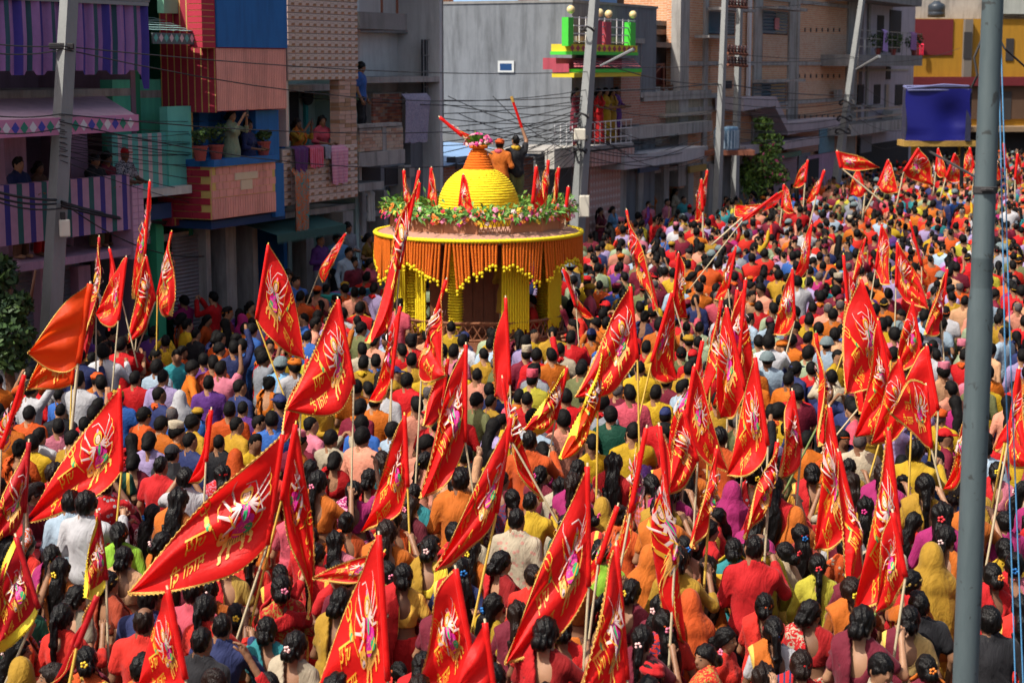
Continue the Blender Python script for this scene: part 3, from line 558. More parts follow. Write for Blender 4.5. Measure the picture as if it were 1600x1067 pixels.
# ------------------------------------------------ poles
def pole_thing(name, label, pts, rads, mat, n=4, cat='utility pole', smooth=False, group=None):
    base = np.array(pts[0]); r = empty(name, base, 0, label, cat, group); m = MB(); m.tube([np.array(p)-base for p in pts], rads, n); m.build('shaft', mat, r, smooth=smooth); return r
def groundline(xb, yb, xt, yt, d, top=1.5):
    a, c = at(xb, yb, d), at(xt, yt, d); k = a[2]/(c[2]-a[2]); g_ = a-(c-a)*k; g_[2] = 0; return g_, c+(c-a)/np.linalg.norm(c-a)*top
pconc = plain('pole_concrete', (.23,.24,.24), .9, .12, 3, .25, stain=.25, streak=True)
g0, t0 = groundline(80, 500, 108, 0, 29.3); lp = pole_thing('concrete_pole', 'square tapered concrete pole with a meter box before the striped house', [g0, t0], [.185,.145], pconc)
def boxon(root, name, mat, c, s, rz=0, bev=.0):
    m = MB(); m.box(-s[0], s[0], -s[1], s[1], -s[2], s[2]); o = m.build(name, mat, root); o.location = np.array(c)-np.array(root.location); o.rotation_euler = (0,0,rz)
    if bev: md = o.modifiers.new('b', 'BEVEL'); md.width = bev; md.segments = 2
    return o
mb_ = boxon(lp, 'meter_box', plain('white_box', (.66,.62,.52), .5, .1, 5), at(101, 356, 29.1), (.085,.06,.14), .3, .02); boxon(lp, 'box_fitting', dark, at(98, 337, 29.08), (.04,.07,.06), .3, .01)
boxon(lp, 'cable_clamp', dark, at(96, 72, 29.2), (.20,.05,.05), .2, .02)
g0, t0 = groundline(906, 300, 929, 0, 50); mp_ = pole_thing('concrete_pole', 'thick tangled concrete pole in front of the colourful terrace house', [g0, t0], [.25,.13], pconc)
for y in (45, 180, 215, 235): q = MB(); p = at(921-(y/300)*20, y, 49.8)-g0; q.tube([p+np.array([.2*math.cos(a), .2*math.sin(a), .06*math.sin(3*a)]) for a in np.linspace(0, 6.3, 12)], .035, 5); q.build('cable_coil', dark, mp_)
boxon(mp_, 'junction_box', plain('white_box', (.66,.62,.52)), at(906, 210, 49.4), (.16,.09,.16), 0, .03); boxon(mp_, 'junction_box', plain('white_box', (.66,.62,.52)), at(913, 322, 49.4), (.14,.09,.3), 0, .03)
lm = MB(); lm.tube([at(938, 103, 49.6)-g0, at(990, 77, 49)-g0], [.03,.05], 6); lm.build('street_lamp_arm', steel, mp_)
g0, t0 = groundline(1120, 330, 1133, 0, 60); pp = pole_thing('concrete_pole', 'slim concrete pole carrying the transformer, the nearer of its pair', [g0, t0], [.165,.11], pconc)
g1, t1 = groundline(1147, 330, 1156, 0, 63); pq = pole_thing('concrete_pole', 'slim concrete pole behind the transformer with rows of dark insulators', [g1, t1], [.165,.11], pconc)
ins = plain('brown_insulator', (.05,.02,.02), .35, .2, 5)
for y in (12, 85, 103):
    q = MB(); z_ = at(1152, y, 62)[2]; a, c = at(1137, y-2, 61), at(1168, y, 62.5); q.tube([a-g1, c-g1], .05, 4); q.build('crossarm', rust, pq); q = MB()
    for k in range(6): p = a+(c-a)*(k+.3)/6-g1; q.lathe([(0,0),(.07,.02),(.03,.08),(.08,.12),(.03,.17),(.06,.22),(0,.26)], 8, p+np.array([0,0,.04]))
    q.build('insulator', ins, pq, smooth=True)
tr = empty('transformer', at(1135, 235, 61), 0, 'blue ribbed transformer on a rusty platform between the slim poles', 'transformer'); tb = np.array(tr.location); q = MB(); c = at(1135, 216, 61)-tb
q.lathe([(0,-.38),(.40,-.38),(.40,.34),(.36,.40),(0,.40)], 20, c); q.build('tank', plain('transformer_blue', (.13,.24,.36), .45, .2, 4), tr, smooth=False); q = MB()
for k in range(20): a = k*math.pi/10; q.box(c[0]+.40*math.cos(a)-.03, c[0]+.40*math.cos(a)+.03, c[1]+.43*math.sin(a)-.03, c[1]+.43*math.sin(a)+.03, c[2]-.33, c[2]+.28)
q.build('cooling_fin', plain('transformer_grey', (.26,.36,.45), .45, .2, 4), tr, kind='stuff'); q = MB(); q.box(-1.0,.9,-.5,.6,c[2]-.55,c[2]-.385); q.build('platform', rust, tr)
g2, t2 = groundline(1304, 300, 1347, 0, 73); pr = pole_thing('leaning_pole', 'leaning pale concrete pole wrapped in cables before the brick building', [g2, t2], [.21,.125], pconc)
for y in (160, 185, 205): q = MB(); p = at(1347-43*y/300, y, 72.7)-g2; q.tube([p+np.array([.3*math.cos(a), .1+.3*math.sin(a), .1*math.sin(2*a)]) for a in np.linspace(0, 6.3, 12)], .04, 5); q.build('cable_coil', dark, pr)
lm = MB(); lm.tube([at(1338, 108, 72.6)-g2, at(1374, 88, 71)-g2], [.04,.07], 6); lm.build('street_lamp_arm', steel, pr)
# steel lamp post near the camera, with its blue box
D = 13.0; xb = at(1519, 800, D)[0]; yb = at(1519, 800, D)[1]
galv, gg = newmat('galvanised_post'); tg = gg.n('TexCoord'); mg = gg.n('Mapping'); mg.inputs['Scale'].default_value = (9, 9, 1.2); gg.l(tg.outputs['Object'], mg.inputs[0]); a1 = gg.n('TexNoise', Scale=1.5, Detail=8, Roughness=.75); gg.l(mg.outputs[0], a1.inputs['Vector'])
a2 = gg.n('TexNoise', Scale=11, Detail=3, Distortion=.8); gg.l(tg.outputs['Object'], a2.inputs['Vector']); r2 = gg.n('ValToRGB'); r2.color_ramp.elements[0].position = .64; r2.color_ramp.elements[1].position = .69; gg.l(a2.outputs['Fac'], r2.inputs[0])
cg = gg.mix(a1.outputs['Fac'], (.042,.066,.076), (.115,.15,.16)); gg.l(gg.mix(gg.math('MULTIPLY', r2.outputs[0], .8), cg, (.03,.03,.028)), gg.p.inputs['Base Color']); gg.p.inputs['Roughness'].default_value = .55; gg.p.inputs['Metallic'].default_value = .2
sp = empty('steel_post', (xb, yb, 0), 0, 'round galvanised steel post carrying a blue box, nearest the camera', 'post')
zz = lambda y: at(1530, y, D)[2]
q = MB(); q.lathe([(.094,0),(.092,zz(480)),(.088,zz(472)),(.076,zz(440))], 32); q.build('lower_tube', galv, sp, smooth=True)
q = MB(); q.lathe([(.0765,zz(446)),(.0775,zz(398)),(.0785,zz(397)),(.0785,zz(393)),(.0775,zz(392)),(.074,zz(0)),(.073,9.0),(0,9.0)], 32); q.build('upper_tube', galv, sp, smooth=True)
q = MB(); q.lathe([(.080,zz(296)),(.086,zz(295)),(.086,zz(286)),(.080,zz(285))], 24); q.tube([(-.05,-.085,zz(290)), (-.02,-.10,zz(289)), (.03,-.09,zz(290))], .012, 6); q.build('clamp_band', dark, sp)
q = MB(); c = at(1462, 223, D-.02)-np.array(sp.location); q.box(c[0]-.25, c[0]+.27, c[1]-.10, c[1]+.14, c[2]-.022, c[2]+.020); q.build('bracket_plate', plain('rusty_yellow', (.34,.20,.04), .75, .4, 14, .2, stain=.8), sp)
q = MB(); e0 = np.array([c[0]-.12, c[1], c[2]-.02]); q.tube([e0, (-.02, -.06, zz(278))], .010, 6); q.tube([(c[0]+.20,c[1]+.02,c[2]-.02), (c[0]+.205,c[1]+.03,zz(292))], .014, 6); q.build('bracket_strut', dark, sp)
bb = empty('blue_box', at(1462, 220, D), math.radians(-4), 'dented dark blue box with open grey rim on the steel post bracket', 'box'); q = MB(); n_ = 14
def bxp(u, v):   # dented front panel
    x = -.236+.455*u; z = .006+.37*v; y = -.128+.045*math.exp(-((u-.75)**2/.05+(v-.45)**2/.10))+.03*abs(u-.45)*(v < .2)-.012*math.sin(u*5+v*4); return (x+.01*math.sin(v*6), y, z)
V = [bxp(i/n_, k/n_) for i in range(n_+1) for k in range(n_+1)]; q.add(V, [(i*(n_+1)+k, (i+1)*(n_+1)+k, (i+1)*(n_+1)+k+1, i*(n_+1)+k+1) for i in range(n_) for k in range(n_)]); q.build('front_panel', plain('deep_blue_sheet', (.003,.004,.125), .5, .15, 4, .05), bb, smooth=True)
q = MB(); q.box(-.232,-.222,-.10,.10,.004,.37); q.box(.190,.225,-.12,.10,.004,.375); q.box(-.214,.196,.09,.10,.004,.375); q.box(-.214,.196,-.095,.089,.004,.012); q.build('casing', plain('box_grey', (.02,.022,.05), .5, .15, 5), bb)
q = MB(); q.tube([(-.232,-.125,.378),(-.10,-.13,.392),(.02,-.128,.404),(.20,-.12,.394)], .008, 5); q.tube([(-.232,-.13,.365),(.20,-.13,.37)], .006, 5); q.tube([(-.232,-.125,.378),(-.23,.10,.39),(.205,.10,.392),(.20,-.12,.394)], .008, 5); q.build('rim', plain('pale_blue_rim', (.13,.14,.28), .4, .1, 4), bb)
q = MB(); q.tube([at(1518, 137, D-.03)-np.array(sp.location), at(1527, 118, D-.1)-np.array(sp.location), at(1522, 90, D-.1)-np.array(sp.location), at(1543, 40, D-.1)-np.array(sp.location), at(1548, -30, D-.09)-np.array(sp.location)], .009, 6); q.build('feed_cable', dark, sp)
q = MB(); q.tube([at(1546, 20, D-.09), at(1556, 50, D-.1), at(1570, 76, D-.1), at(1625, 125, D+.3)], .008, 5)
tag(q.build('drop_cable', dark), 'short black cable leaving the steel post towards the yellow building', 'cable')
for i, (xa, xb2, lb) in enumerate(((1557, 1590, 'taut blue cord hanging just behind the steel post'), (1561, 1603, 'second thin blue cord farther from the steel post'))):
    q = MB(); q.tube([at(xa, -40, 13.4), at(xa+3, 64, 13.4), at((xa+xb2)/2-3, 560, 13.2), at(xb2, 1180, 12.9)], .0055, 5); tag(q.build('hanging_rope', plain('cord_blue', (.06,.22,.42), .5, .1, 5)), lb, 'cord')
# ------------------------------------------------ overhead wires
wire = plain('black_cable', (.02,.02,.022), .6, .1, 5, 0)
def cablebundle(name, label, lines, r=.0105):
    pr_ = [at(*l[0]) for l in lines]; base = pr_[0]; o = empty(name, base, 0, label, 'cable'); 
    for (a, c, sag, *rr) in lines:
        A, Bq = at(*a), at(*c); n_ = 12; q = MB(); q.tube([A+(Bq-A)*t-np.array([0,0,1])*sag*4*t*(1-t)-base for t in np.linspace(0, 1, n_+1)], rr[0] if rr else r, 4, cap=False); q.build('wire', wire, o)
L = lambda x0, y0, d0, x1, y1, d1, s, *r: ((x0, y0, d0), (x1, y1, d1), s, *r)
cablebundle('cable_bundle', 'sheaf of black wires sagging from the square pole past the salmon house', [L(94,205+i*9,29,560,210+i*22,46,.25+.05*i,.007) for i in range(6)])
cablebundle('cable_bundle', 'thick twisted black cables leaving the picture edge past the striped parapet', [L(-30,292,27,88,312,29,.05,.022), L(-30,300,27,88,318,29,.07,.018), L(96,315,29,270,338,37,.12,.026), L(96,322,29,330,340,38,.16,.02), L(96,318,29,400,348,42,.2,.016), L(-30,304,27,96,325,29,.1,.014), L(110,325,29,320,400,36,.25,.012)])
cablebundle('cable_bundle', 'long thin wires crossing the plaster building to the tangled pole', [L(96,72,29,920,112,50,.2), L(96,76,29,918,140,50,.55), L(94,178,29,910,186,50,.35), L(94,190,29,908,225,50,.7), L(440,150,40,905,165,50,.1)])
cablebundle('cable_bundle', 'fan of grey wires spreading from the tangled pole over the blue tarpaulin', [L(690+i*9,262+(i%3)*30,46,912,178+i*5,50,.1+.03*i,.010) for i in range(12)])
cablebundle('cable_bundle', 'wires strung between the tangled pole and the slim transformer poles', [L(925,142,50,1122,130,60,.05,.02), L(922,92,50,1128,132,60,.2,.016), L(918,178,50,1118,215,60,.5), L(916,190,50,1118,235,60,.9), L(914,160,50,1120,172,60,.3), L(930,100,50,1130,100,60,.1)])
cablebundle('cable_bundle', 'wires running from the slim transformer poles along the brick building', [L(1133,130,60,1340,148,73,.15,.02), L(1155,12,63,1350,-5,73,.1), L(1155,85,63,1345,90,73,.1), L(1122,170,60,1325,172,73,.3), L(1120,205,60,1322,190,73,.6), L(1130,97,60,1335,88,73,.1)])
cablebundle('cable_bundle', 'slack wires from the leaning pole across the balcony house', [L(1332,120,73,1425,168,92,.3), L(1330,150,73,1425,180,92,.4), L(1328,175,73,1430,196,92,.5), L(1335,95,73,1500,75,95,.3), L(1325,190,73,1420,215,90,.8)])
cablebundle('cable_bundle', 'loose wires drooping below the green awning and washing', [L(330,340,38,560,262,47,.3), L(320,352,38,600,300,48,.4), L(330,372,38,620,285,49,.5), L(300,345,37,470,330,43,.25), L(326,400,38,480,352,43,.3), L(440,300,43,640,240,49,.2)])
cablebundle('cable_bundle', 'pair of bare wires crossing high in front of the striped curtain', [L(-30,66,27,94,72,29,.03), L(-30,80,27,94,78,29,.06), L(-30,178,27,94,178,29,.05), L(-30,205,27,94,200,29,.06)])
# ------------------------------------------------ trees and potted plants
def leafmat(name, c): return plain(name, c, .6, .35, 3, 0)
def crown(root, blobs, n, size, mats, kind='stuff', name='crown'):
    m = MB(); tot = sum(q[1] for q in blobs)
    for c, R in blobs:
        for _ in range(int(n*R/tot)):
            v = rng.normal(size=3); v /= np.linalg.norm(v); p = np.array(c)+v*R*rng.uniform(.35,1.0)**.6*np.array([1,1,.85])
            a = rng.normal(size=3); a /= np.linalg.norm(a); bq = np.cross(a, v+rng.normal(size=3)*.6); bq /= np.linalg.norm(bq)+1e-6; s_ = size*rng.uniform(.6,1.4)
            m.add([p-bq*s_*.4, p+a*s_*.7, p+bq*s_*.4, p+a*s_*-.9], [(0,1,2,3)], int(rng.integers(len(mats))))
    return m.build(name, mats, root, kind=kind)
LV = [leafmat('leaf_deep', (.012,.036,.011)), leafmat('leaf_mid', (.026,.062,.014)), leafmat('leaf_light', (.05,.095,.02))]
tb = atz(14, 500, 0); tb = at(12, 560, 28.4); tb[2] = 0
t = empty('roadside_tree', tb, 0, 'dark leafy tree at the picture edge in front of the striped house', 'tree'); q = MB()
q.tube([(0,0,0),(.04,.02,1.0),(-.05,.05,1.9),(.1,0,2.7)], [.11,.09,.07,.04], 8); q.tube([(-.02,.04,1.7),(.35,.1,2.4),(.5,0,3.0)], [.05,.035,.02], 6); q.tube([(0,.03,1.5),(-.45,0,2.3),(-.6,.1,3.0)], [.05,.035,.02], 6); q.build('trunk', wood, t, smooth=True)
crown(t, [((-.2,0,2.3),.45),((.12,-.1,2.0),.36),((-.5,.1,2.75),.45),((-.12,.05,2.95),.36),((-.75,0,2.2),.5),((-.45,0,3.35),.3),((.05,0,1.65),.34),((.18,0,2.45),.26)], 4200, .085, LV)
tb = at(1186, 300, 66); tb[2] = 0; t = empty('flowering_tree', tb, 0, 'bougainvillea with pink blossom beside the transformer poles', 'tree'); q = MB(); q.tube([(0,0,0),(.1,0,1.5),(-.1,0,2.6),(.3,0,4.0)], [.1,.08,.06,.03], 6); q.build('trunk', wood, t)
crown(t, [((.1,0,2.6),.75),((.3,0,3.3),.6),((-.35,0,2.2),.55),((.1,0,4.0),.38),((.6,0,2.2),.5),((-.1,0,1.7),.6)], 3800, .11, [LV[2], leafmat('leaf_fresh', (.16,.30,.06)), leafmat('leaf_lime', (.28,.44,.08))]); crown(t, [((.2,-.35,2.9),.65),((.5,-.2,2.2),.5)], 60, .11, [plain('pink_blossom', (.60,.08,.20), .6, .2, 5, 0)], name='blossom')
def potplant(label, p, h, R, pot, n=260, size=.05):
    t = empty('potted_plant', p, 0, label, 'plant'); q = MB(); q.lathe([(0,0),(.10,0),(.14,.24),(.155,.24),(.155,.28),(.13,.28),(.12,.2),(0,.2)], 14); q.build('pot', pot, t, smooth=False)
    crown(t, [((0,0,.28+h*.4),R),((R*.5,0,.28+h*.75),R*.7),((-R*.5,0,.28+h*.6),R*.7)], n, size, LV[1:], name='foliage'); return t
terr = plain('terracotta', (.30,.06,.05), .75, .2, 5)
zt = 4.62
S3 = lambda x, off: SF.w(SF.hit(x, 252, off)[0], off)
for x, off, h, R, lb in ((313,1.2,.34,.16,'potted plant in red pot on blue sill by the yellow edge'), (338,1.2,.40,.2,'bushy trailing plant in the middle of the blue sill'), (412,1.15,.2,.14,'small red flowerpot at the far end of the blue sill')):
    p = S3(x, off); p[2] = SF.hit(380,256,1.25)[1]+.13; potplant(lb, p, h, R, terr)
pb_ = SF.w(SF.hit(540,225,.72)[0], .8); pb_[2] = SF.hit(540,229,1.0)[1]+.002; potplant('tall straggly plant in white bucket on the tiled parapet', pb_, 1.0, .2, plain('white_bucket', (.62,.66,.68), .5, .1, 5), 150)
for x in (1372, 1396, 1428): p = SF.w(SF.hit(x,70,1.3)[0], 1.3); p[2] = SF.hit(1392,86,1.5)[1]; potplant({1372:'leafy pot plant by the rail of the balcony house, near the brick wall',1396:'leafy pot plant in the middle of the balcony house rail',1428:'leafy pot plant at the outer end of the balcony house rail'}[x], p, .7, .4, terr, 200, .09)
# washing and cloths hung over parapets
def hung(name, label, x0, x1, y0, y1, off, mat, cat='cloth', F=SF):
    ua, ub = F.hit(x0, y0, off)[0], F.hit(x1, y0, off)[0]; zt, zb = F.hit((x0+x1)/2, y0, off)[1], F.hit((x0+x1)/2, y1, off)[1]; p = F.w(ua, off); p[2] = zb; q = MB(); W_, H_ = ub-ua, zt-zb; nu, nv = 16, 10; ph = random.random()*6
    for s_ in (0, .012):
        b0 = len(q.v)
        for i in range(nu+1):
            for k in range(nv+1): v = k/nv; q.v.append((W_*i/nu*(1-.1*(1-v)), -s_-.035*(1-v*.7)*math.sin(i*1.1+ph+v)-.012*math.sin(i*2.7)*(1-v)+(.12*(v-.9)*10 if v > .9 else 0), H_*v+.02*math.sin(i*.9)*(1-v)+(-.0)))
        for i in range(nu):
            for k in range(nv): a = b0+i*(nv+1)+k; q.f.append((a, a+nv+1, a+nv+2, a+1) if s_ else (a, a+1, a+nv+2, a+nv+1)); q.m.append(0)
    o = q.build(name, mat, smooth=True); o.location = p; o.rotation_euler = (0,0,F.a); return tag(o, label, cat)
hung('hanging_cloth', 'deep purple cloth hung over the tiled parapet', 459, 481, 228, 268, 1.13, cloth((.10,.03,.14)))
hung('hanging_blanket', 'long multicoloured blanket hanging below the tiled balcony', 459, 482, 262, 366, 1.20, cloth((.50,.12,.03), 'print', (.02,.26,.28)))
hung('hanging_towel', 'rose towel with red edge hung on the tiled parapet', 484, 505, 227, 262, 1.13, cloth((.62,.16,.26), 'vstripe', (.5,.02,.05)))
hung('hanging_cloth', 'small grey cloth between the pink towels', 506, 517, 226, 247, 1.13, cloth((.25,.26,.34)))
hung('hanging_towel', 'broad pale pink towel at the corner of the tiled parapet', 517, 543, 227, 287, 1.13, cloth((.60,.24,.36), 'stripe', (.66,.34,.44)))
hung('hanging_cloth', 'mauve printed sheet hung from the unfinished concrete house', 633, 673, 146, 222, .1, cloth((.36,.33,.42), 'print', (.22,.20,.30)))
hung('hanging_cloth', 'violet cloth drying on the balcony house rail', 1381, 1388, 46, 80, 1.62, cloth((.40,.26,.60))); hung('hanging_cloth', 'pink and violet washing at the corner of the balcony house rail', 1424, 1433, 50, 78, 1.62, cloth((.42,.16,.42), 'vstripe', (.1,.1,.2)))
hung('hanging_cloth', 'red washing in front of the dark red panel', 1437, 1444, 68, 86, .3, cloth((.60,.02,.06)), F=YF)
hung('hanging_cloth', 'pale sheet hanging below the lintel of the concrete house', 574, 586, 297, 345, .3, cloth((.5,.49,.45)))
st = empty('bundle_stall', SF.w(SF.hit(485,460,1.6)[0], 1.6), SF.a, 'stall table stacked with bright blue and green cloth bundles', 'stall'); q = MB(); q.box(0, 1.9, -.55, 0, .0, .78); q.build('table', plain('tan_board', (.42,.32,.20), .8, .2, 4), st); q = MB(); cols_ = [cloth((.03,.18,.34)), cloth((.02,.30,.24)), cloth((.06,.10,.40)), cloth((.30,.06,.22))]
for i in range(9):
    for k in range(6): q.box(.03+i*.205, .03+i*.205+.19, -.56+random.uniform(-.02,.02), -.1, .782+k*.115, .782+k*.115+.105, random.randrange(4))
q.build('cloth_bundle', cols_, st, kind='stuff')

# ------------------------------------------------ weathered clutter on the far house fronts
def clut(b, spec, group=None):
    for name, mat, bx in spec: b.p(name, mat, bx)
BB = {o.name: o for o in bpy.data.objects if o.get('category') in ('building', 'house')}
def reb(n):
    r = BB[n]; b = Bld.__new__(Bld); b.F = SF; b.r = r; b.u0 = float(np.dot(SF.u, np.array(r.location)-SF.o)); return b
b = reb('low_shop_row'); tarp = plain('blue_sheet', (.12,.24,.42), .5, .2, 5); dusty = plain('dusty_sheet', (.42,.37,.30), .85, .25, 5, .2, stain=.5); tin = plain('rusty_tin', (.24,.15,.11), .7, .4, 6, .2, stain=.5)
clut(b, [('tin_roof', tin, (1003,1062,46,54,-2.4,-.7)), ('tarpaulin', tarp, (1036,1060,41,46,-2.0,-.9)), ('window', dark, (1062,1074,64,84,-.89,-.84)), ('corrugated_eave', tin, (1003,1056,66,74,-.89,-.3)), ('plank_pile', wood, (1050,1100,132,139,-.9,-.2)), ('plaster_patch', dusty, (1052,1072,100,136,-.89,-.86)), ('steel_sheet', plain('grey_sheet', (.30,.32,.34), .6, .2, 5, stain=.4), (1076,1104,62,134,-.5,-.38)), ('ledge', dusty, (1040,1112,176,181,0.01,.25)), ('shop_sign', plain('sign_blue', (.08,.16,.34), .6, .2, 5), (1000,1030,258,268,.12,.2)), ('shop_board', plain('sign_ochre', (.44,.30,.08), .6, .2, 5), (1078,1104,258,268,.12,.2)), ('wall_box', conc, (1024,1034,216,226,-.27,-.1))])
q = MB()
for x in (1003, 1012, 1060, 1078, 1096, 1108): u_ = b.U(x, 140, -.8); q.tube([(u_, .8, 5.1), (u_+.02, .8, 5.1+random.uniform(.5,1.3))], .015, 4)
q.build('rebar', rust, b.r, kind='stuff')
b = reb('brick_building'); q = MB()
for y in (46, 118, 182):
    for x in range(1248, 1320, 9): u_, z_ = b.U(x, y, -.04), b.Z(x, y, -.04); q.box(u_, u_+.16, .03, .06, z_-.1, z_+.06)
q.build('putlog_hole', dark, b.r, kind='stuff')
washed = brickmat('washed_brick', (.58,.27,.15), (.68,.42,.27), (.62,.52,.42), wash=.45)
clut(b, [('drain_pipe', wh, (1171,1174,-12,150,.02,.12)), ('drain_pipe', conc, (1246,1249,-12,190,.0,.10)), ('washed_wall', washed, (1245,1322,52,95,-.3,-.035)), ('washed_wall', washed, (1192,1230,56,95,-.3,-.035)), ('washed_wall', washed, (1245,1322,126,160,-.3,-.035)), ('air_vent', dark, (1150,1158,130,140,-.2,-.03)), ('ledge', conc, (1180,1236,168,172,.12,.6)), ('ledge', conc, (1108,1150,56,60,.06,.6)), ('pink_cloth', plain('pink_wash', (.55,.20,.22), .8, .2, 5), (1211,1218,28,46,.05,.08)), ('shop_board', plain('sign_green', (.10,.26,.20), .6, .2, 5), (1212,1252,238,246,.3,.36)), ('meter_box', conc, (1308,1316,140,152,.16,.3))])
b = reb('balcony_house'); clut(b, [('drain_pipe', conc, (1356,1359,4,190,.0,.1)), ('window', dark, (1399,1411,132,164,0,.03)), ('shelf_ledge', conc, (1362,1380,164,167,0,.35)), ('shelf_ledge', conc, (1338,1354,164,167,0,.35)), ('shutter_panel', plain('slate_shutter', (.16,.18,.22), .6, .2, 5), (1345,1362,214,238,.05,.1)), ('air_cooler', plain('cooler', (.40,.42,.42), .6, .15, 5), (1395,1408,172,188,.3,.8)), ('wall_band', dusty, (1341,1420,108,111,0,.06))])
b = reb('concrete_house'); clut(b, [('washed_wall', plain('light_plaster', (.62,.63,.62), .9, .25, 1.5, .2, stain=.5), (562,656,52,142,-1.24,-1.2)), ('drain_pipe', conc, (652,655,50,196,-1.19,-1.1)), ('beam', concd, (562,693,46,52,-1.2,-.9)), ('meter_box', steel, (640,648,262,276,0.02,.12))])
b = reb('plaster_building')

cablebundle('cable_bundle', 'dense web of thin dark wires leaving the tangled pole over the plaster wall', [L(560+i*14,150+(i%5)*26,46+i*.25,914-i*.6,150+i*6,50,.12+.04*(i%4),.012) for i in range(16)])
cablebundle('cable_bundle', 'web of wires between the tangled pole and the low shop fronts', [L(914,180+i*9,50,1010+i*13,208+(i%4)*12,60,.25+.06*(i%3),.013) for i in range(9)])
cablebundle('cable_bundle', 'close set wires running before the grey lilac canopy', [L(1120,150+i*9,60,1328,150+i*8,73,.15+.08*(i%3),.013) for i in range(8)])
cablebundle('cable_bundle', 'many thin wires crossing before the salmon house and mint screen', [L(92,180+i*7,29,445,180+(i%5)*16,40,.12+.05*(i%4),.006) for i in range(10)])
# ---------------------------------------------------------------- people: continuous bodies grown as isosurfaces
def surfnet(f, lo, hi, h):
    xs = [np.arange(lo[i], hi[i]+h, h, dtype=np.float32) for i in range(3)]
    X, Y, Z = np.meshgrid(*xs, indexing='ij'); D = f(X, Y, Z).astype(np.float32)
    D[0]=D[-1]=1; D[:,0]=D[:,-1]=1; D[:,:,0]=D[:,:,-1]=1
    S = D < 0; n = np.array(D.shape)-1
    acc = np.zeros((*n, 3), np.float32); cnt = np.zeros(n, np.float32)
    quads = []
    for ax in range(3):
        sl0 = [slice(None)]*3; sl1 = [slice(None)]*3; sl0[ax] = slice(0, -1); sl1[ax] = slice(1, None)
        a, b = D[tuple(sl0)], D[tuple(sl1)]; cr = (a < 0) != (b < 0)
        I = np.argwhere(cr); t = a[cr]/(a[cr]-b[cr])
        P = I.astype(np.float32); P[:, ax] += t
        o1, o2 = [k for k in range(3) if k != ax]
        for d1 in (0, -1):
            for d2 in (0, -1):
                J = I.copy(); J[:, o1] += d1; J[:, o2] += d2
                ok = (J[:, o1] >= 0) & (J[:, o2] >= 0) & (J[:, o1] < n[o1]) & (J[:, o2] < n[o2])
                np.add.at(acc, tuple(J[ok].T), P[ok]); np.add.at(cnt, tuple(J[ok].T), 1)
        ok = (I[:, o1] > 0) & (I[:, o2] > 0) & (I[:, o1] < n[o1]) & (I[:, o2] < n[o2])
        I2 = I[ok]; flip = (a[cr] < 0)[ok]
        def off(d1, d2):
            J = I2.copy(); J[:, o1] += d1; J[:, o2] += d2; return np.ravel_multi_index(tuple(J.T), tuple(n))
        q = np.stack([off(-1,-1), off(0,-1), off(0,0), off(-1,0)], 1)
        if ax == 1: flip = ~flip
        q[~flip] = q[~flip][:, ::-1]; quads.append(q)
    Q = np.concatenate(quads); used, inv = np.unique(Q, return_inverse=True); Q = inv.reshape(Q.shape)
    V = acc.reshape(-1, 3)[used]/cnt.reshape(-1)[used][:, None]*h+np.array(lo, np.float32)
    return V, Q
def smin(a, b, k):
    hh = np.clip(.5+.5*(b-a)/k, 0, 1); return b+(a-b)*hh-k*hh*(1-hh)
class G:   # one grid of points with primitive distances
    def __init__(s, X, Y, Z): s.X, s.Y, s.Z = X, Y, Z
    def cap(s, a, b, ra, rb):
        ba = [b[i]-a[i] for i in range(3)]; px, py, pz = s.X-a[0], s.Y-a[1], s.Z-a[2]
        hh = np.clip((px*ba[0]+py*ba[1]+pz*ba[2])/max(1e-9, sum(q*q for q in ba)), 0, 1)
        return np.sqrt((px-hh*ba[0])**2+(py-hh*ba[1])**2+(pz-hh*ba[2])**2)-(ra+hh*(rb-ra))
    def ell(s, c, r, turn=0):
        px, py, pz = s.X-c[0], s.Y-c[1], s.Z-c[2]
        if turn:
            cx, cy = s.X, s.Y; ca, sa = math.cos(turn), math.sin(turn); rx, ry = ca*cx+sa*cy, -sa*cx+ca*cy; px, py = rx-c[0], ry-c[1]
        k0 = np.sqrt((px/r[0])**2+(py/r[1])**2+(pz/r[2])**2); k1 = np.sqrt((px/r[0]**2)**2+(py/r[1]**2)**2+(pz/r[2]**2)**2)+1e-6
        return k0*(k0-1)/k1
POSES = {  # right elbow, right hand, left elbow, left hand   (x>0 is the person's right, facing +Y)
 'down': ((.25,-.03,1.13),(.25,.08,.89),(-.25,-.02,1.13),(-.24,.09,.89)),
 'walk': ((.27,-.08,1.14),(.26,.02,.91),(-.24,.06,1.13),(-.2,.24,.98)),
 'bent': ((.27,-.02,1.15),(.10,.24,1.14),(-.26,-.02,1.14),(-.08,.25,1.10)),
 'hold': ((.29,.13,1.22),(.19,.32,1.42),(-.25,-.02,1.14),(-.12,.22,1.08)),
 'up':   ((.28,.10,1.60),(.22,.20,1.86),(-.25,-.02,1.13),(-.24,.09,.89)),
 'phone':((.24,.22,1.30),(.07,.33,1.58),(-.24,.22,1.30),(-.07,.33,1.57)),
 'spread':((.42,.02,1.26),(.66,.10,1.16),(-.42,.04,1.24),(-.66,.14,1.14)),
 'lean': ((.27,.08,1.17),(.10,.34,1.12),(-.26,.10,1.16),(-.14,.33,1.12)),
}
def lerp(a, b, t): return tuple(a[i]+(b[i]-a[i])*t for i in range(3))
def dims(sex):
    return dict(sh=.185, chest=(.172,.118,.17), waist=(.146,.106,.14), pel=(.165,.122,.13), neck=.053, arm=.049) if sex == 'm' else \
           dict(sh=.158, chest=(.148,.118,.16), waist=(.128,.104,.14), pel=(.172,.130,.14), neck=.044, arm=.041)
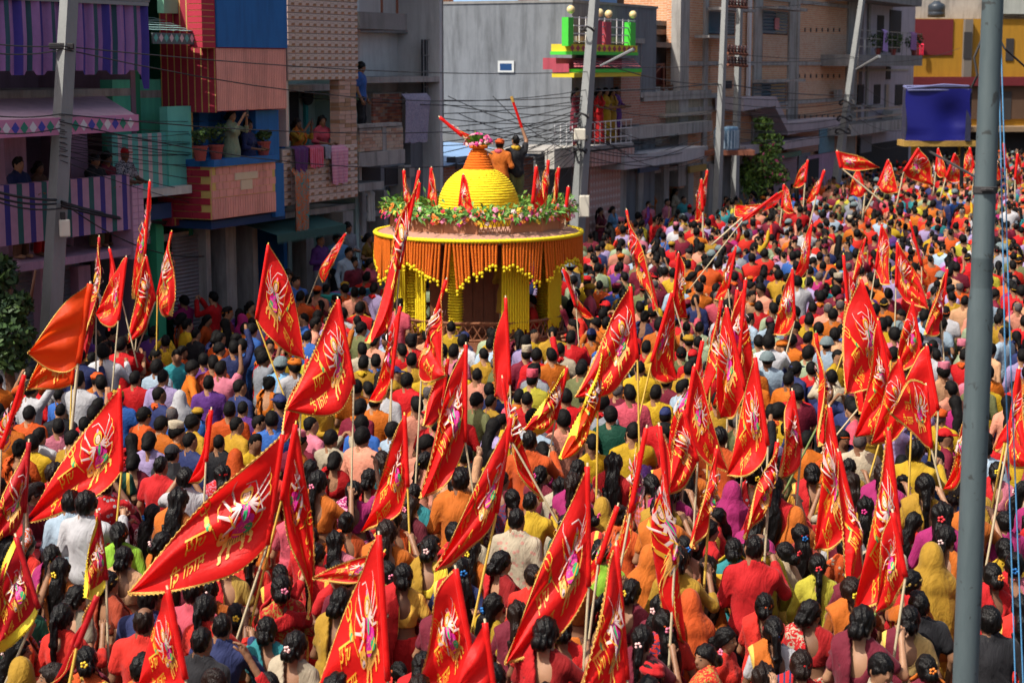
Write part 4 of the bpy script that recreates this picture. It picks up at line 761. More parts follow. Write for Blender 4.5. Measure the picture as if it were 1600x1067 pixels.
def torso(g, sex, e):
    D = dims(sex); sh = D['sh']
    d = g.ell((0,0,1.27), [q+e for q in D['chest']])
    d = smin(d, g.ell((0,-.005,1.10), [q+e for q in D['waist']]), .05)
    d = smin(d, g.ell((0,-.01,.95), [q+e for q in D['pel']]), .05)
    d = smin(d, g.cap((-sh+.028,0,1.385), (sh-.028,0,1.385), .058+e, .058+e), .05)
    d = smin(d, g.cap((-.12,-.005,1.412), (0,-.005,1.505), .042+e, .042+e), .03); d = smin(d, g.cap((.12,-.005,1.412), (0,-.005,1.505), .042+e, .042+e), .03)
    if sex == 'f':
        for s in (-1, 1): d = smin(d, g.ell((s*.068,.085,1.27), (.062+e,.06+e,.065+e)), .03)
    return d
def arms(g, sex, pose, e, upto=2.0, e2=None):
    D = dims(sex); r = D['arm']; p = POSES[pose]; out = None
    for s, (el_, ha) in ((1, p[:2]), (-1, p[2:])):
        S = (s*D['sh'], 0, 1.382); e2_ = e if e2 is None else e2
        if upto <= 1: d = g.cap(S, lerp(S, el_, upto), r+e+.006, r+e2_)
        else:
            d = g.cap(S, el_, r+e+.004, r*.84+e); q = lerp(el_, ha, min(1, upto-1)*.96); d = smin(d, g.cap(el_, q, r*.84+e, r*.62+e2_), .02)
        out = d if out is None else np.minimum(out, d)
    return out
def rotz(p, a): return (p[0]*math.cos(a)-p[1]*math.sin(a), p[0]*math.sin(a)+p[1]*math.cos(a), p[2])
def head(g, turn, sex):
    k = 1 if sex == 'm' else .95
    d = g.ell((0,.012,1.615), (.075*k,.095*k,.110*k), turn); d = smin(d, g.ell((0,.045,1.552), (.052*k,.055*k,.055*k), turn), .04)
    d = smin(d, g.cap(rotz((0,.098,1.625),turn), rotz((0,.118,1.590),turn), .010, .015), .015)
    d = smin(d, g.cap(rotz((-.03,.088,1.648),turn), rotz((.03,.088,1.648),turn), .010, .010), .015)
    for s in (-1, 1): d = smin(d, g.ell((s*.077*k,.005,1.600), (.011,.024,.034), turn), .008)
    return d
def bodyf(sex, pose, turn, low=False):
    D = dims(sex); p = POSES[pose]
    def f(X, Y, Z):
        g = G(X, Y, Z); d = smin(torso(g, sex, 0), g.cap((0,-.008,1.42), (0,.008,1.55), D['neck']+.004, D['neck']), .035)
        d = smin(d, head(g, turn, sex), .025); d = smin(d, arms(g, sex, pose, 0), .035)
        for s, (el_, ha) in ((1, p[:2]), (-1, p[2:])):
            v = np.array(ha)-np.array(el_); v = v/np.linalg.norm(v); k = tuple(np.array(ha)+v*.07)
            d = smin(d, g.cap(ha, k, .026, .033), .02)
        if not low:
            for s in (-1, 1):
                d = smin(d, g.cap((s*.085,0,.90), (s*.095,.02,.48), .083, .052), .04); d = smin(d, g.cap((s*.095,.02,.48), (s*.095,-.02,.08), .052, .038), .02)
                d = smin(d, g.cap((s*.097,-.045,.045), (s*.10,.13,.036), .042, .036), .02)
        else: d = np.maximum(d, 1.05-Z) if pose != 'x' else d
        return d
    return f
def fold(g, a=.006, k=1.0):
    return a*(np.sin(g.X*30*k+g.Y*9+np.sin(g.Z*7+g.X*3)*2.2)*.6+np.sin(g.Z*19*k+g.X*11-g.Y*9+np.sin(g.X*13)*1.3)*.45)
def skirt(g, ztop=1.04, zbot=.05, r0=.150, r1=.26, n=13, a=.011):
    t = np.clip((ztop-g.Z)/(ztop-zbot), 0, 1); hip = .035*np.exp(-((g.Z-.9)/.12)**2)
    th = np.arctan2(g.Y, g.X); r = r0+(r1-r0)*t+hip+a*t*np.sin(n*th+3*t)
    d = (np.sqrt(g.X**2+(g.Y/.80)**2)-r)*.8
    return np.maximum(np.maximum(d, g.Z-ztop), zbot-g.Z)
def garm(kind, sex, pose, turn=0):
    def f(X, Y, Z):
        g = G(X, Y, Z)
        if kind in ('t_shirt', 'shirt', 'kurta', 'tunic'):
            up = .62 if kind == 't_shirt' else (1.98 if kind in ('shirt', 'kurta') else 1.35)
            d = smin(torso(g, sex, .020), arms(g, sex, pose, .014, up, .020), .03)
            if kind in ('kurta', 'tunic'): d = smin(d, skirt(g, 1.12, .52 if kind == 'kurta' else .45, .15, .235, 9, .01), .04); hem = .52 if kind == 'kurta' else .45
            else: hem = .84
            d = d+fold(g); d = np.maximum(d, hem-g.Z)
            if kind in ('shirt', 'kurta'): d = np.minimum(d, np.maximum(g.ell((0,-.004,1.472), (.074,.076,.034)), g.Z-1.496))
            d = np.maximum(d, -g.cap((0,-.005,1.46), (0,.02,1.60), dims(sex)['neck']+.006, .08))
            if kind == 'tunic': d = np.maximum(d, -g.ell((0,-.14,1.43), (.062,.08,.10)))
            return d
        if kind == 'blouse':
            d = smin(torso(g, sex, .014), arms(g, sex, pose, .012, .55, .016), .03); d = np.maximum(d, 1.13-g.Z)
            d = np.maximum(d, -g.ell((0,-.14,1.38), (.105,.10,.165))); d = np.maximum(d, -g.ell((0,.10,1.45), (.075,.09,.08)))
            return np.maximum(d, -g.cap((0,-.005,1.46), (0,.02,1.60), .062, .085))
        if kind == 'sari_skirt': return skirt(g)+fold(g, .004)
        if kind == 'pallu':
            hull = smin(smin(torso(g, sex, .02), skirt(g, 1.06, .3)-.004, .05), arms(g, sex, pose, .012, .5), .03); sh_ = np.abs(hull-.022)-.013
            lx = g.X+.115+.02*np.sin(g.Z*9); back = np.abs(lx)-.085+.0*g.Z
            tt = (1.46-g.Z)/.44; fr = np.abs(g.X-(-.12+.26*tt))-.095
            band = np.where(g.Y < 0, back, fr); d = np.maximum(sh_, band*.8)
            d = np.maximum(d, np.where(g.Y < 0, .58-g.Z, .98-g.Z))
            return d+fold(g, .005, 1.4)
        if kind == 'dupatta':
            hull = smin(torso(g, sex, .03), arms(g, sex, pose, .02, .5), .03); sh_ = np.abs(hull-.012)-.014
            band = np.where(g.Y < 0, np.abs(g.Z-1.36+.35*np.abs(g.X))-.075, np.abs(np.abs(g.X)-.11)-.055)
            d = np.maximum(sh_, band*.8); return np.maximum(d, 1.02-g.Z)+fold(g, .005, 1.5)
        if kind == 'veil':
            d = g.ell((0,-.008,1.625), (.100,.122,.128), turn); d = smin(d, g.cap((0,-.04,1.55), (0,-.035,1.40), .105, .15), .06)
            d = smin(d, np.minimum(g.ell((0,-.02,1.32), (.235,.165,.22)), g.ell((0,-.04,1.02), (.25,.19,.45))), .06)
            d = np.maximum(d, np.where(g.Y > .05, 1.18-g.Z, .66-g.Z)); d = d+fold(g, .003, .8)+.006*np.sin(np.arctan2(g.Y, g.X)*9+g.Z*5)*np.clip((1.6-g.Z)*4,0,1)
            return np.maximum(d, -g.ell((0,.15,1.59), (.068,.12,.10), turn))
        if kind == 'trousers':
            d = g.ell((0,-.01,.95), (.182,.138,.14))
            for s in (-1, 1):
                d = smin(d, smin(g.cap((s*.085,0,.90), (s*.097,.02,.48), .105, .078), g.cap((s*.097,.02,.48), (s*.097,-.015,.08), .078, .072), .03), .03)
            return np.maximum(np.maximum(d+fold(g), .05-g.Z), g.Z-1.02)
        if kind == 'scarf':
            return np.maximum(np.abs(g.ell((0,-.005,1.462), (.098,.094,.055)))-.013, -g.cap((0,0,1.4), (0,.01,1.6), .05, .05))+fold(g, .007, 2)
        if kind == 'headband': 
            return np.maximum(np.abs(g.ell((0,.006,1.625), (.085,.107,.118)))-.006, np.abs(g.Z-1.637-.18*g.Y)-.020)
        if kind == 'cap':
            d = np.maximum(g.ell((0,.0,1.63), (.089,.112,.112)), 1.638-g.Z); return np.minimum(d, g.ell((0,.13,1.648), (.068,.075,.012)))
        if kind == 'beret':
            return smin(np.maximum(g.ell((0,.0,1.63), (.086,.108,.09)), 1.635-g.Z), g.ell((.012,-.005,1.70), (.105,.12,.042)), .02)
        if kind == 'topi':
            return np.maximum(np.maximum((np.sqrt((g.X/.082)**2+((g.Y-.0)/.103)**2)-1)*.08, g.Z-1.765-.25*g.X*g.X*8+.12*g.Y), 1.645-g.Z)
        if kind == 'turban':
            d = g.ell((0,.0,1.665), (.103,.122,.075)); return np.maximum(d+.008*np.sin(g.Z*90+g.X*24+g.Y*12), 1.632-g.Z)
        if kind == 'helmet':
            d = np.maximum(g.ell((0,.0,1.635), (.118,.138,.128)), 1.612-g.Z); return smin(d, np.maximum(g.ell((0,.008,1.622), (.136,.158,.022)), 1.60-g.Z), .012)
        if kind == 'vest':
            d = np.maximum(torso(g, sex, .04), np.abs(g.Z-1.2)-.24); d = np.maximum(d, -g.cap((0,0,1.42), (0,0,1.6), .09, .12)); return np.maximum(d, np.abs(g.X)-.17)
    return f
def hairf(kind):
    def f(X, Y, Z):
        g = G(X, Y, Z); nz = .0042*np.sin(X*150+Y*60+np.sin(Z*16+Y*20)*2)+.003*np.sin(X*60-Z*30+Y*70+np.sin(Z*25)*1.5)
        fem = kind not in ('short', 'crop', 'bushy', 'fringe', 'balding'); k = .95 if fem else 1
        b = {'crop':.004, 'short':.010, 'bushy':.022, 'fringe':.014, 'balding':.006}.get(kind, .021)
        d = g.ell((0,.004,1.622), (.075*k+b,.094*k+b,.108*k+b))
        cut = {'crop':(1.585,.75), 'short':(1.580,.72), 'bushy':(1.572,.62), 'fringe':(1.575,.5), 'balding':(1.575,.8)}.get(kind, (1.570,.95))
        d = np.maximum(d, (cut[0]+cut[1]*Y-Z)*.8)
        if kind == 'balding': d = np.maximum(d, -g.ell((0,.02,1.74), (.058,.085,.07)))
        if kind == 'short': d = smin(d, g.ell((0,.045,1.715), (.062,.05,.028)), .02)
        if kind == 'bun': d = smin(smin(d, g.ell((0,-.112,1.565), (.066,.056,.062)), .018), g.cap((-.05,-.05,1.56), (.05,-.05,1.56), .035, .035), .03)
        if kind == 'topknot': d = smin(d, g.ell((0,-.08,1.70), (.046,.046,.044)), .015)
        if kind == 'ponytail':
            d = smin(d, g.ell((0,-.105,1.62), (.034,.034,.034)), .015); d = smin(d, g.cap((0,-.125,1.61), (.01,-.15,1.42), .033, .036), .012); d = smin(d, g.cap((.01,-.15,1.42), (.0,-.155,1.22), .036, .012), .02)
        if kind == 'braid':
            d = smin(d, g.cap((0,-.085,1.56), (0,-.13,1.46), .045, .032), .03)
            q = .003*np.abs(np.sin(Z*60)); d = smin(d, g.cap((0,-.13,1.46), (.015,-.155,1.02), .030, .014)-q, .02)
        if kind == 'long':
            d = smin(d, g.ell((0,-.055,1.50), (.092,.065,.13)), .03); d = smin(d, np.minimum(g.ell((.01,-.125,1.30), (.105,.05,.24)), g.ell((-.01,-.14,1.22), (.08,.045,.22))), .04)
            d = np.maximum(d, -g.ell((0,.13,1.57), (.07,.12,.11))); nz = nz+.006*np.sin(X*75+np.sin(Z*18)*1.5)
        return d+nz
    return f
def bounds(pose, wide=.33):
    p = POSES[pose]; mx = max(wide, *(abs(q[0])+.14 for q in p)); my = max(.24, *(q[1]+.16 for q in p)); mz = max(1.82, *(q[2]+.17 for q in p))
    return (-mx, -.30, -.03), (mx, my, mz)
MESHC = {}
def mk(name, V, Q, nslots=1, smooth=True):
    me = bpy.data.meshes.new(name); me.vertices.add(len(V)); me.vertices.foreach_set('co', np.asarray(V, np.float32).ravel())
    k = Q.shape[1]; me.loops.add(len(Q)*k); me.loops.foreach_set('vertex_index', Q.ravel().astype(np.int32))
    me.polygons.add(len(Q)); me.polygons.foreach_set('loop_start', np.arange(0, len(Q)*k, k, dtype=np.int32));
    me.polygons.foreach_set('use_smooth', [smooth]*len(Q)); me.update(calc_edges=True); me.validate()
    return me
def smooth_v(V, Q, it=1, lam=.5):
    for _ in range(it):
        acc = np.zeros_like(V); cnt = np.zeros(len(V), np.float32)
        for i in range(4):
            for j in (1, 3): np.add.at(acc, Q[:, i], V[Q[:, (i+j) % 4]]); np.add.at(cnt, Q[:, i], 1)
        V = V+(acc/np.maximum(cnt, 1)[:, None]-V)*lam
    return V
DUMMY = bpy.data.materials.new('unset')
EYE = plain('eye', (.02,.015,.012), .25, 0, bump=0); LIP = plain('lip', (.22,.06,.05), .5, 0, bump=0)
def gar_mesh(kind, sex, pose, turn=0):
    still = kind in ('trousers','sari_skirt','scarf','headband','cap','beret','topi','turban','helmet','vest')
    key = (kind, sex if not still else '-', pose if not still else 'down', turn if kind == 'veil' else 0)
    if key in MESHC: return MESHC[key]
    lo, hi = bounds(key[2]); h = .0195
    if kind in ('trousers','sari_skirt'): lo, hi = (-.34,-.3,-.02), (.34,.3,1.12); h = .02
    elif kind in ('headband','cap','beret','topi','turban','helmet'): lo, hi = (-.18,-.2,1.5), (.18,.24,1.85); h = .009
    elif kind == 'scarf': lo, hi = (-.16,-.16,1.36), (.16,.16,1.56); h = .011
    elif kind == 'pallu': lo, hi = (-.33,-.34,.5), (.33,.3,1.6); h = .0135
    elif kind == 'veil': lo, hi = (-.32,-.34,.6), (.32,.26,1.85)
    else: lo = (lo[0], lo[1], .4)
    V, Q = surfnet(garm(kind, sex, pose, turn), lo, hi, h); V = smooth_v(V, Q, 1, .35)
    me = mk(kind, V, Q); me.materials.append(DUMMY); MESHC[key] = me; return me
def hair_mesh(kind):
    key = ('hair', kind)
    if key not in MESHC:
        V, Q = surfnet(hairf(kind), (-.2,-.3,.9), (.2,.2,1.85), .0105); me = mk('hair', V, Q); me.materials.append(DUMMY); MESHC[key] = me
    return MESHC[key]
def body_mesh(sex, pose, turn):
    key = ('body', sex, pose, turn)
    if key in MESHC: return MESHC[key]
    lo, hi = bounds(pose); V, Q = surfnet(bodyf(sex, pose, turn), lo, hi, .016); V = smooth_v(V, Q, 1, .3)
    m = MB(); p = POSES[pose]
    for s, (el_, ha) in ((1, p[:2]), (-1, p[2:])):     # five bent fingers to each hand
        el_, ha = np.array(el_), np.array(ha); v = ha-el_; v /= np.linalg.norm(v)
        side = np.cross(v, np.array([0, .3, 1.])) if abs(v[2]) < .8 else np.array([0, 1., 0]); side /= np.linalg.norm(side); nrm = np.cross(side, v)
        if np.dot(nrm, np.array([-s, .6, 0])) < 0: nrm = -nrm
        K = ha+v*.085
        for q, ln in ((-.030,.062), (-.010,.074), (.010,.070), (.029,.054)):
            a = K+side*q; b = a+v*ln*.55+nrm*.010; c = b+v*ln*.30+nrm*ln*.42; m.tube([a-v*.02, a, b, c], [.0095,.0095,.0085,.007], 5)
        t0 = ha+v*.03+side*.028*1; t1 = t0+side*.03+v*.03+nrm*.015; t2 = t1+v*.032+nrm*.014; m.tube([t0, t1, t2], [.012,.011,.008], 5)
    k = 1 if sex == 'm' else .95; mi0 = len(m.f)
    for s in (-1, 1): m.ball(rotz((s*.030, .091*k, 1.618), turn), (.014, .011, .008), 1, 6, 4); m.tube([rotz((s*.015,.100,1.640),turn), rotz((s*.032,.094,1.646),turn), rotz((s*.050,.078,1.640),turn)], [.003,.004,.002], 4, 1)
    m.ball(rotz((0, .096*k, 1.552), turn), (.022, .010, .007), 2, 8, 4)
    nV = len(V); allV = [tuple(map(float, x)) for x in V]+m.v; allF = [tuple(map(int, q)) for q in Q]+[tuple(nV+i for i in f) for f in m.f]
    me = bpy.data.meshes.new('person'); me.from_pydata(allV, [], allF); me.polygons.foreach_set('material_index', [0]*len(Q)+m.m)
    me.polygons.foreach_set('use_smooth', [True]*len(allF)); me.update()
    for x in (DUMMY, EYE, LIP): me.materials.append(x)
    MESHC[key] = me; return me
def setm(o, m): o.material_slots[0].link = 'OBJECT'; o.material_slots[0].material = m
SKINS = [plain('skin', c, .5, .12, 14, .06, spec=.35) if i == 0 else plain('skin_%d' % i, c, .5, .12, 14, .06, spec=.35) for i, c in enumerate([(.25,.125,.068), (.33,.175,.10), (.17,.082,.046), (.42,.24,.15)])]
def mk_hairmat(name, c):
    m, g = newmat(name); tc = g.n('TexCoord'); mp = g.n('Mapping'); mp.inputs['Scale'].default_value = (1, 1, .12); g.l(tc.outputs['Object'], mp.inputs[0])
    n1 = g.n('TexNoise', Scale=110, Detail=3); g.l(mp.outputs[0], n1.inputs['Vector']); g.l(g.mix(n1.outputs['Fac'], shade(c, .3), shade(c, 1.7)), g.p.inputs['Base Color'])
    g.p.inputs['Roughness'].default_value = .34; g.p.inputs['Specular IOR Level'].default_value = .2
    b = g.n('Bump', Strength=.8, Distance=.012); g.l(n1.outputs['Fac'], b.inputs['Height']); g.l(b.outputs[0], g.p.inputs['Normal']); return m
HAIRM = [mk_hairmat('hair_black', (.004,.0035,.0035)), mk_hairmat('hair_brown', (.011,.0055,.004)), mk_hairmat('hair_grey', (.12,.115,.11))]
PAL = {'red':(.62,.012,.016), 'bright red':(.75,.03,.018), 'orange':(.80,.20,.018), 'deep orange':(.68,.10,.014), 'rust':(.42,.06,.022), 'yellow':(.80,.50,.025), 'mustard':(.60,.34,.03), 'lemon':(.72,.64,.06),
 'maroon':(.17,.012,.03), 'pink':(.66,.19,.27), 'rose':(.70,.10,.15), 'magenta':(.42,.02,.16), 'purple':(.13,.04,.24), 'lavender':(.42,.33,.58), 'navy':(.025,.035,.12), 'blue':(.04,.14,.48), 'sky blue':(.20,.44,.72),
 'pale blue':(.42,.55,.68), 'teal':(.03,.24,.27), 'green':(.04,.22,.07), 'lime green':(.30,.58,.04), 'dark green':(.012,.08,.05), 'olive':(.16,.17,.07), 'sage':(.36,.44,.28), 'white':(.74,.74,.78), 'cream':(.68,.58,.42), 'beige':(.52,.40,.26),
 'grey':(.28,.30,.34), 'black':(.016,.016,.02), 'salmon':(.74,.30,.20), 'peach':(.80,.44,.24), 'brown':(.14,.065,.035), 'gold':(.62,.40,.08)}
PAL = {k: (shade(v, .66) if max(v) > .3 else shade(v, .75)) for k, v in PAL.items()}
for k_ in ('yellow','mustard','orange','lemon','peach','white','cream','gold'): PAL[k_] = shade(PAL[k_], .8)
PEOPLE = []
def person(x=None, y=None, sex='m', top='shirt', col='red', pat='plain', hair=None, pose='walk', turn=0, face=None, col2=None, bottom=None, skin=None, extra=(), pos=None, scale=None, note=''):
    """head centre at pixel x, y of the photograph (or feet at pos); face = heading in degrees clockwise from straight ahead"""
    scale = scale or ((1.0 if sex == 'm' else .945)*random.uniform(.965, 1.035)); skin = random.choice([0,0,0,1,2]) if skin is None else skin
    P = np.array(pos) if pos is not None else atz(x, y, 1.61*scale)*np.array([1,1,0])
    face = random.gauss(14, 22) if face is None else face
    hair = hair or (random.choice(['short','short','crop','bushy','fringe']) if sex == 'm' else random.choice(['bun','bun','ponytail','long','braid']))
    PEOPLE.append(dict(P=P, sex=sex, top=top, col=col, pat=pat, hair=hair, pose=pose, turn=turn, face=face, col2=col2, bottom=bottom, skin=skin, extra=tuple(extra), scale=scale, note=note))
    return PEOPLE[-1]
# ---------------------------------------------------------------- the marigold float
FD = 35.4; fc = at(748, 365, FD); FX, FY = fc[0], fc[1]
fl = empty('festival_float', (FX, FY, 0), 0, 'round festival float with yellow marigold dome and orange garland fringe', 'float')
mar_y = plain('marigold_yellow', (.88,.63,.012), .85, .22, 25, .4); mar_o = plain('marigold_orange', (.88,.165,.005), .85, .3, 40, .8); carved = plain('carved_wood', (.22,.085,.04), .6, .3, 8, .3)
roofm = plain('clay_roof', (.40,.21,.15), .8, .12, 2, .1); R0 = 2.0
q = MB(); q.lathe([(0,2.86),(R0,2.86),(R0+.02,2.90),(R0-.02,2.95),(R0-.32,3.06),(0,3.10)], 72); q.build('canopy_roof', roofm, fl, smooth=False)
def garland(mb, pts, r, seg=None, n=6, m=0, bead=.045):
    pts = [np.array(p, float) for p in pts]; L = [0]
    for a, c in zip(pts, pts[1:]): L.append(L[-1]+np.linalg.norm(c-a))
    k = max(2, int(L[-1]/bead)); P = []; Rr = []
    for i in range(2*k+1):
        s_ = L[-1]*i/(2*k); j = min(len(pts)-2, max(0, int(np.searchsorted(L, s_))-1)); t = (s_-L[j])/max(1e-6, L[j+1]-L[j]); P.append(pts[j]+(pts[j+1]-pts[j])*t); Rr.append(r*(1.0 if i % 2 else .74)*random.uniform(.93,1.07))
    mb.tube(P, Rr, n, m)
ring = lambda R, z, n=90, ph=0: [(R*math.cos(2*math.pi*i/n+ph), R*math.sin(2*math.pi*i/n+ph), z) for i in range(n+1)]
q = MB(); garland(q, ring(R0+.035, 2.935, 140), .05, bead=.07); q.build('rim_garland', mar_y, fl, smooth=True)
# orange fringe in scallops with yellow tips
qo, qy = MB(), MB(); NS = 190; scal = 7
for i in range(NS):
    a = 2*math.pi*i/NS; ph = (a/(2*math.pi)*scal+.02) % 1; low = abs(math.sin(math.pi*ph)); ln = .42+.34*(1-low)**.8+random.uniform(-.05,.05)+.06*math.sin(a*3+1)
    if abs(((a/(2*math.pi)*scal+.52) % 1)-.5) < .10: ln += .10
    da = .30*(ph-.5)*.30*ln+random.gauss(0,.006); top = np.array([(R0+.03)*math.cos(a), (R0+.03)*math.sin(a), 2.92]); bot = np.array([(R0+.05)*math.cos(a-da), (R0+.05)*math.sin(a-da), 2.92-ln])
    if random.random() < .05: continue
    garland(qo, [top, bot], .030, n=5, bead=.05); qy.ball(bot-np.array([0,0,.03]), (.034,.034,.045), 0, 6, 4)
    if i % 2 == 0: qy.ball(bot-np.array([0,0,.10]), (.028,.028,.032), 0, 5, 4)
qo.build('garland_fringe', mar_o, fl, smooth=True, kind='stuff'); qy.build('fringe_tassel', mar_y, fl, smooth=True, kind='stuff')
# floor, rail, bed
q = MB(); q.lathe([(0,.80),(1.75,.80),(1.75,.98),(0,.98)], 36); q.box(-1.5,1.5,-2.0,2.2,.62,.80); q.build('platform', carved, fl)
for k in range(12):
    a0, a1 = 2*math.pi*(k-.5)/12, 2*math.pi*(k+.5)/12; p0, p1 = np.array([1.72*math.cos(a0), 1.72*math.sin(a0), 0]), np.array([1.72*math.cos(a1), 1.72*math.sin(a1), 0]); q = MB()
    for z in (1.0, 1.33): q.tube([p0+[0,0,z], p1+[0,0,z]], .035, 4)
    for j in range(5):
        t = j/5; A, B_ = p0+(p1-p0)*t, p0+(p1-p0)*(t+.2); q.tube([A+[0,0,1.02], B_+[0,0,1.31]], .016, 4, cap=False); q.tube([A+[0,0,1.31], B_+[0,0,1.02]], .016, 4, cap=False)
    q.build('lattice_panel', carved, fl)
for sx in (-1, 1):
    for sy in (-1.2, 1.2):
        q = MB(); q.lathe([(0,-.12),(.40,-.12),(.42,-.09),(.42,.09),(.40,.12),(0,.12)], 24); o = q.build('wheel', dark, fl); o.location = (sx*1.25, sy, .42); o.rotation_euler = (0, math.pi/2, 0)
# pillars wound with marigold
ANG = [2*math.pi*(k+.5)/8-math.pi/2+.10 for k in range(8)]
for a in ANG:
    q = MB(); c = np.array([1.45*math.cos(a), 1.45*math.sin(a), 0]); q.lathe([(.10,.98),(.10,2.86)], 10, c); po = q.build('pillar', carved, fl); q = MB(); z = 1.02
    while z < 2.80: q.lathe([(.11,-.026),(.155+random.uniform(-.008,.012),0),(.11,.026)], 12, (c[0], c[1], z)); z += .055
    q.build('wound_garland', mar_y, po, smooth=True)
q = MB(); q.box(-.95,.95,-.6,.9,.99,2.85); q.build('shrine_room', carved, fl); q = MB()
for i in range(9): q.box(-.94+i*.21,-.94+i*.21+.195,-.63,-.601,1.0,2.84)
q.build('wall_plank', plain('shrine_plank', (.26,.095,.045), .6, .3, 7, .2), fl, kind='stuff')
# yellow strings hanging inside the rim on the street side
q = MB()
for a in list(np.arange(-1.28,-.95,.032))+list(np.arange(-.62,-.28,.034))+list(np.arange(-2.9,-2.55,.04))+list(np.arange(-2.35,-2.2,.034)): 
    p = np.array([1.68*math.cos(a), 1.68*math.sin(a), 0]); garland(q, [p+[0,0,2.86], p+[0,0,1.12+random.uniform(-.05,.12)]], .030, n=5)
q.build('garland_curtain', mar_y, fl, smooth=True, kind='stuff')
q = MB()
for a in (-1.0, -.93, -.2): p = np.array([1.6*math.cos(a), 1.6*math.sin(a), 0]); garland(q, [p+[0,0,2.86], p+[0,0,1.5]], .035, n=5)
q.build('garland_string', mar_o, fl, smooth=True, kind='stuff')
# roof railing with lattice and flower bed
RR = 1.72
for k in range(16):
    a0, a1 = 2*math.pi*k/16, 2*math.pi*(k+1)/16; p0, p1 = np.array([RR*math.cos(a0), RR*math.sin(a0), 0]), np.array([RR*math.cos(a1), RR*math.sin(a1), 0]); q = MB()
    for z in (3.04, 3.31): q.tube([p0+[0,0,z], p1+[0,0,z]], .022, 4)
    q.tube([p0+[0,0,3.0], p0+[0,0,3.36]], .034, 6)
    for j in range(8):
        t = j/8; A, B_ = p0+(p1-p0)*t, p0+(p1-p0)*(t+.125); q.tube([A+[0,0,3.05], B_+[0,0,3.30]], .009, 4, cap=False); q.tube([A+[0,0,3.30], B_+[0,0,3.05]], .009, 4, cap=False)
    if k % 3: nn = np.array([p1[1]-p0[1], p0[0]-p1[0], 0]); nn = nn/np.linalg.norm(nn)*.008; q.prism([p0+nn+[0,0,3.30], p1+nn+[0,0,3.30], p1-nn+[0,0,3.30], p0-nn+[0,0,3.30]], [p0+nn+[0,0,3.05], p1+nn+[0,0,3.05], p1-nn+[0,0,3.05], p0-nn+[0,0,3.05]])
    q.build('rail_panel', plain('rail_wood', (.42,.18,.10), .6, .2, 6), fl)
q = MB()
for i in range(2300):
    a = rng.uniform(0, 2*math.pi); r_ = RR+rng.normal(0,.09); z = 3.34+abs(rng.normal(0,.09)); out = np.array([math.cos(a), math.sin(a), 0]); d_ = out*rng.uniform(-.6,1)+np.array([0,0,rng.uniform(-.5,.9)])+np.array([-out[1],out[0],0])*rng.uniform(-1,1); d_ /= np.linalg.norm(d_)
    p = out*r_+[0,0,z]; s_ = np.cross(d_, out+np.array([.1,.2,.5])); s_ /= np.linalg.norm(s_); Ln = rng.uniform(.10,.22); q.add([p, p+d_*Ln*.5+s_*.028, p+d_*Ln-np.array([0,0,.03]), p+d_*Ln*.5-s_*.028], [(0,1,2,3)], int(rng.integers(3)))
q.build('greenery', [leafmat('fresh_leaf', (.10,.27,.04)), leafmat('lime_leaf', (.20,.36,.06)), leafmat('fern_leaf', (.06,.18,.03))], fl, kind='stuff')
FLW = [plain('flower_%s' % k, c, .6, .2, 10, 0) for k, c in (('pink',(.72,.20,.32)),('magenta',(.60,.03,.22)),('yellow',(.80,.55,.04)),('orange',(.80,.22,.03)),('red',(.62,.03,.04)),('blush',(.75,.48,.46)))]
def flower(q, p, out, R, m):
    out = np.array(out)/np.linalg.norm(out); a = np.cross(out, [.3,.1,.9]); a /= np.linalg.norm(a); b_ = np.cross(out, a); V = [np.array(p)+out*R*.35]
    for k in range(10): t = 2*math.pi*k/10; rr = R*(1 if k % 2 else .72); V.append(np.array(p)+a*rr*math.cos(t)+b_*rr*math.sin(t)+out*(.1*R if k % 2 else 0))
    q.add(V, [(0,1+k,1+(k+1) % 10) for k in range(10)], m)
q = MB()
for i in range(300):
    a = rng.uniform(0, 2*math.pi); out = np.array([math.cos(a), math.sin(a), rng.uniform(.1,.8)]); p = np.array([(RR+.10+abs(rng.normal(0,.05)))*math.cos(a), (RR+.10)*math.sin(a), 3.30+rng.uniform(-.06,.22)]); flower(q, p, out, rng.uniform(.035,.075), int(rng.integers(6)))
q.build('blossom', FLW, fl, kind='stuff')
# dome
q = MB(); n_ = 26
for i in range(n_):
    t = (i-3.5)/(n_-4)*math.pi/2*.97; R = .765*math.cos(max(t,0)); z = 3.44+.76*math.sin(t); q.tube(ring(R, z, 60, i*.3), [.034*random.uniform(.88,1.1) for _ in range(61)], 6)
q.lathe([(.765,3.0),(.765,3.44),(.70,3.72),(.52,3.98),(.3,4.12),(0,4.19)], 40); q.build('dome', mar_y, fl, smooth=True)
q = MB()
for i in range(9): t = i/8; R = .19*(1-t)**.8+.095; z = 4.16+.40*t; q.tube(ring(R, z, 30, i), [.034*random.uniform(.9,1.1) for _ in range(31)], 6)
q.tube(ring(.15, 4.60, 26), .04, 6); q.lathe([(.26,4.12),(.19,4.3),(.09,4.5),(.12,4.62),(0,4.62)], 20); q.build('neck', mar_o, fl, smooth=True)
q = MB()
for i in range(150):
    v = rng.normal(size=3); v[2] = abs(v[2]); v /= np.linalg.norm(v); p = np.array([0,0,4.64]); s_ = np.cross(v, [.2,.5,.3]); s_ /= np.linalg.norm(s_); Ln = rng.uniform(.12,.30); q.add([p+v*.05, p+v*Ln*.6+s_*.03, p+v*Ln, p+v*Ln*.6-s_*.03], [(0,1,2,3)], int(rng.integers(2)))
q.build('bouquet_leaf', [leafmat('fresh_leaf', (.10,.27,.04)), leafmat('lime_leaf', (.20,.36,.06))], fl, kind='stuff'); q = MB()
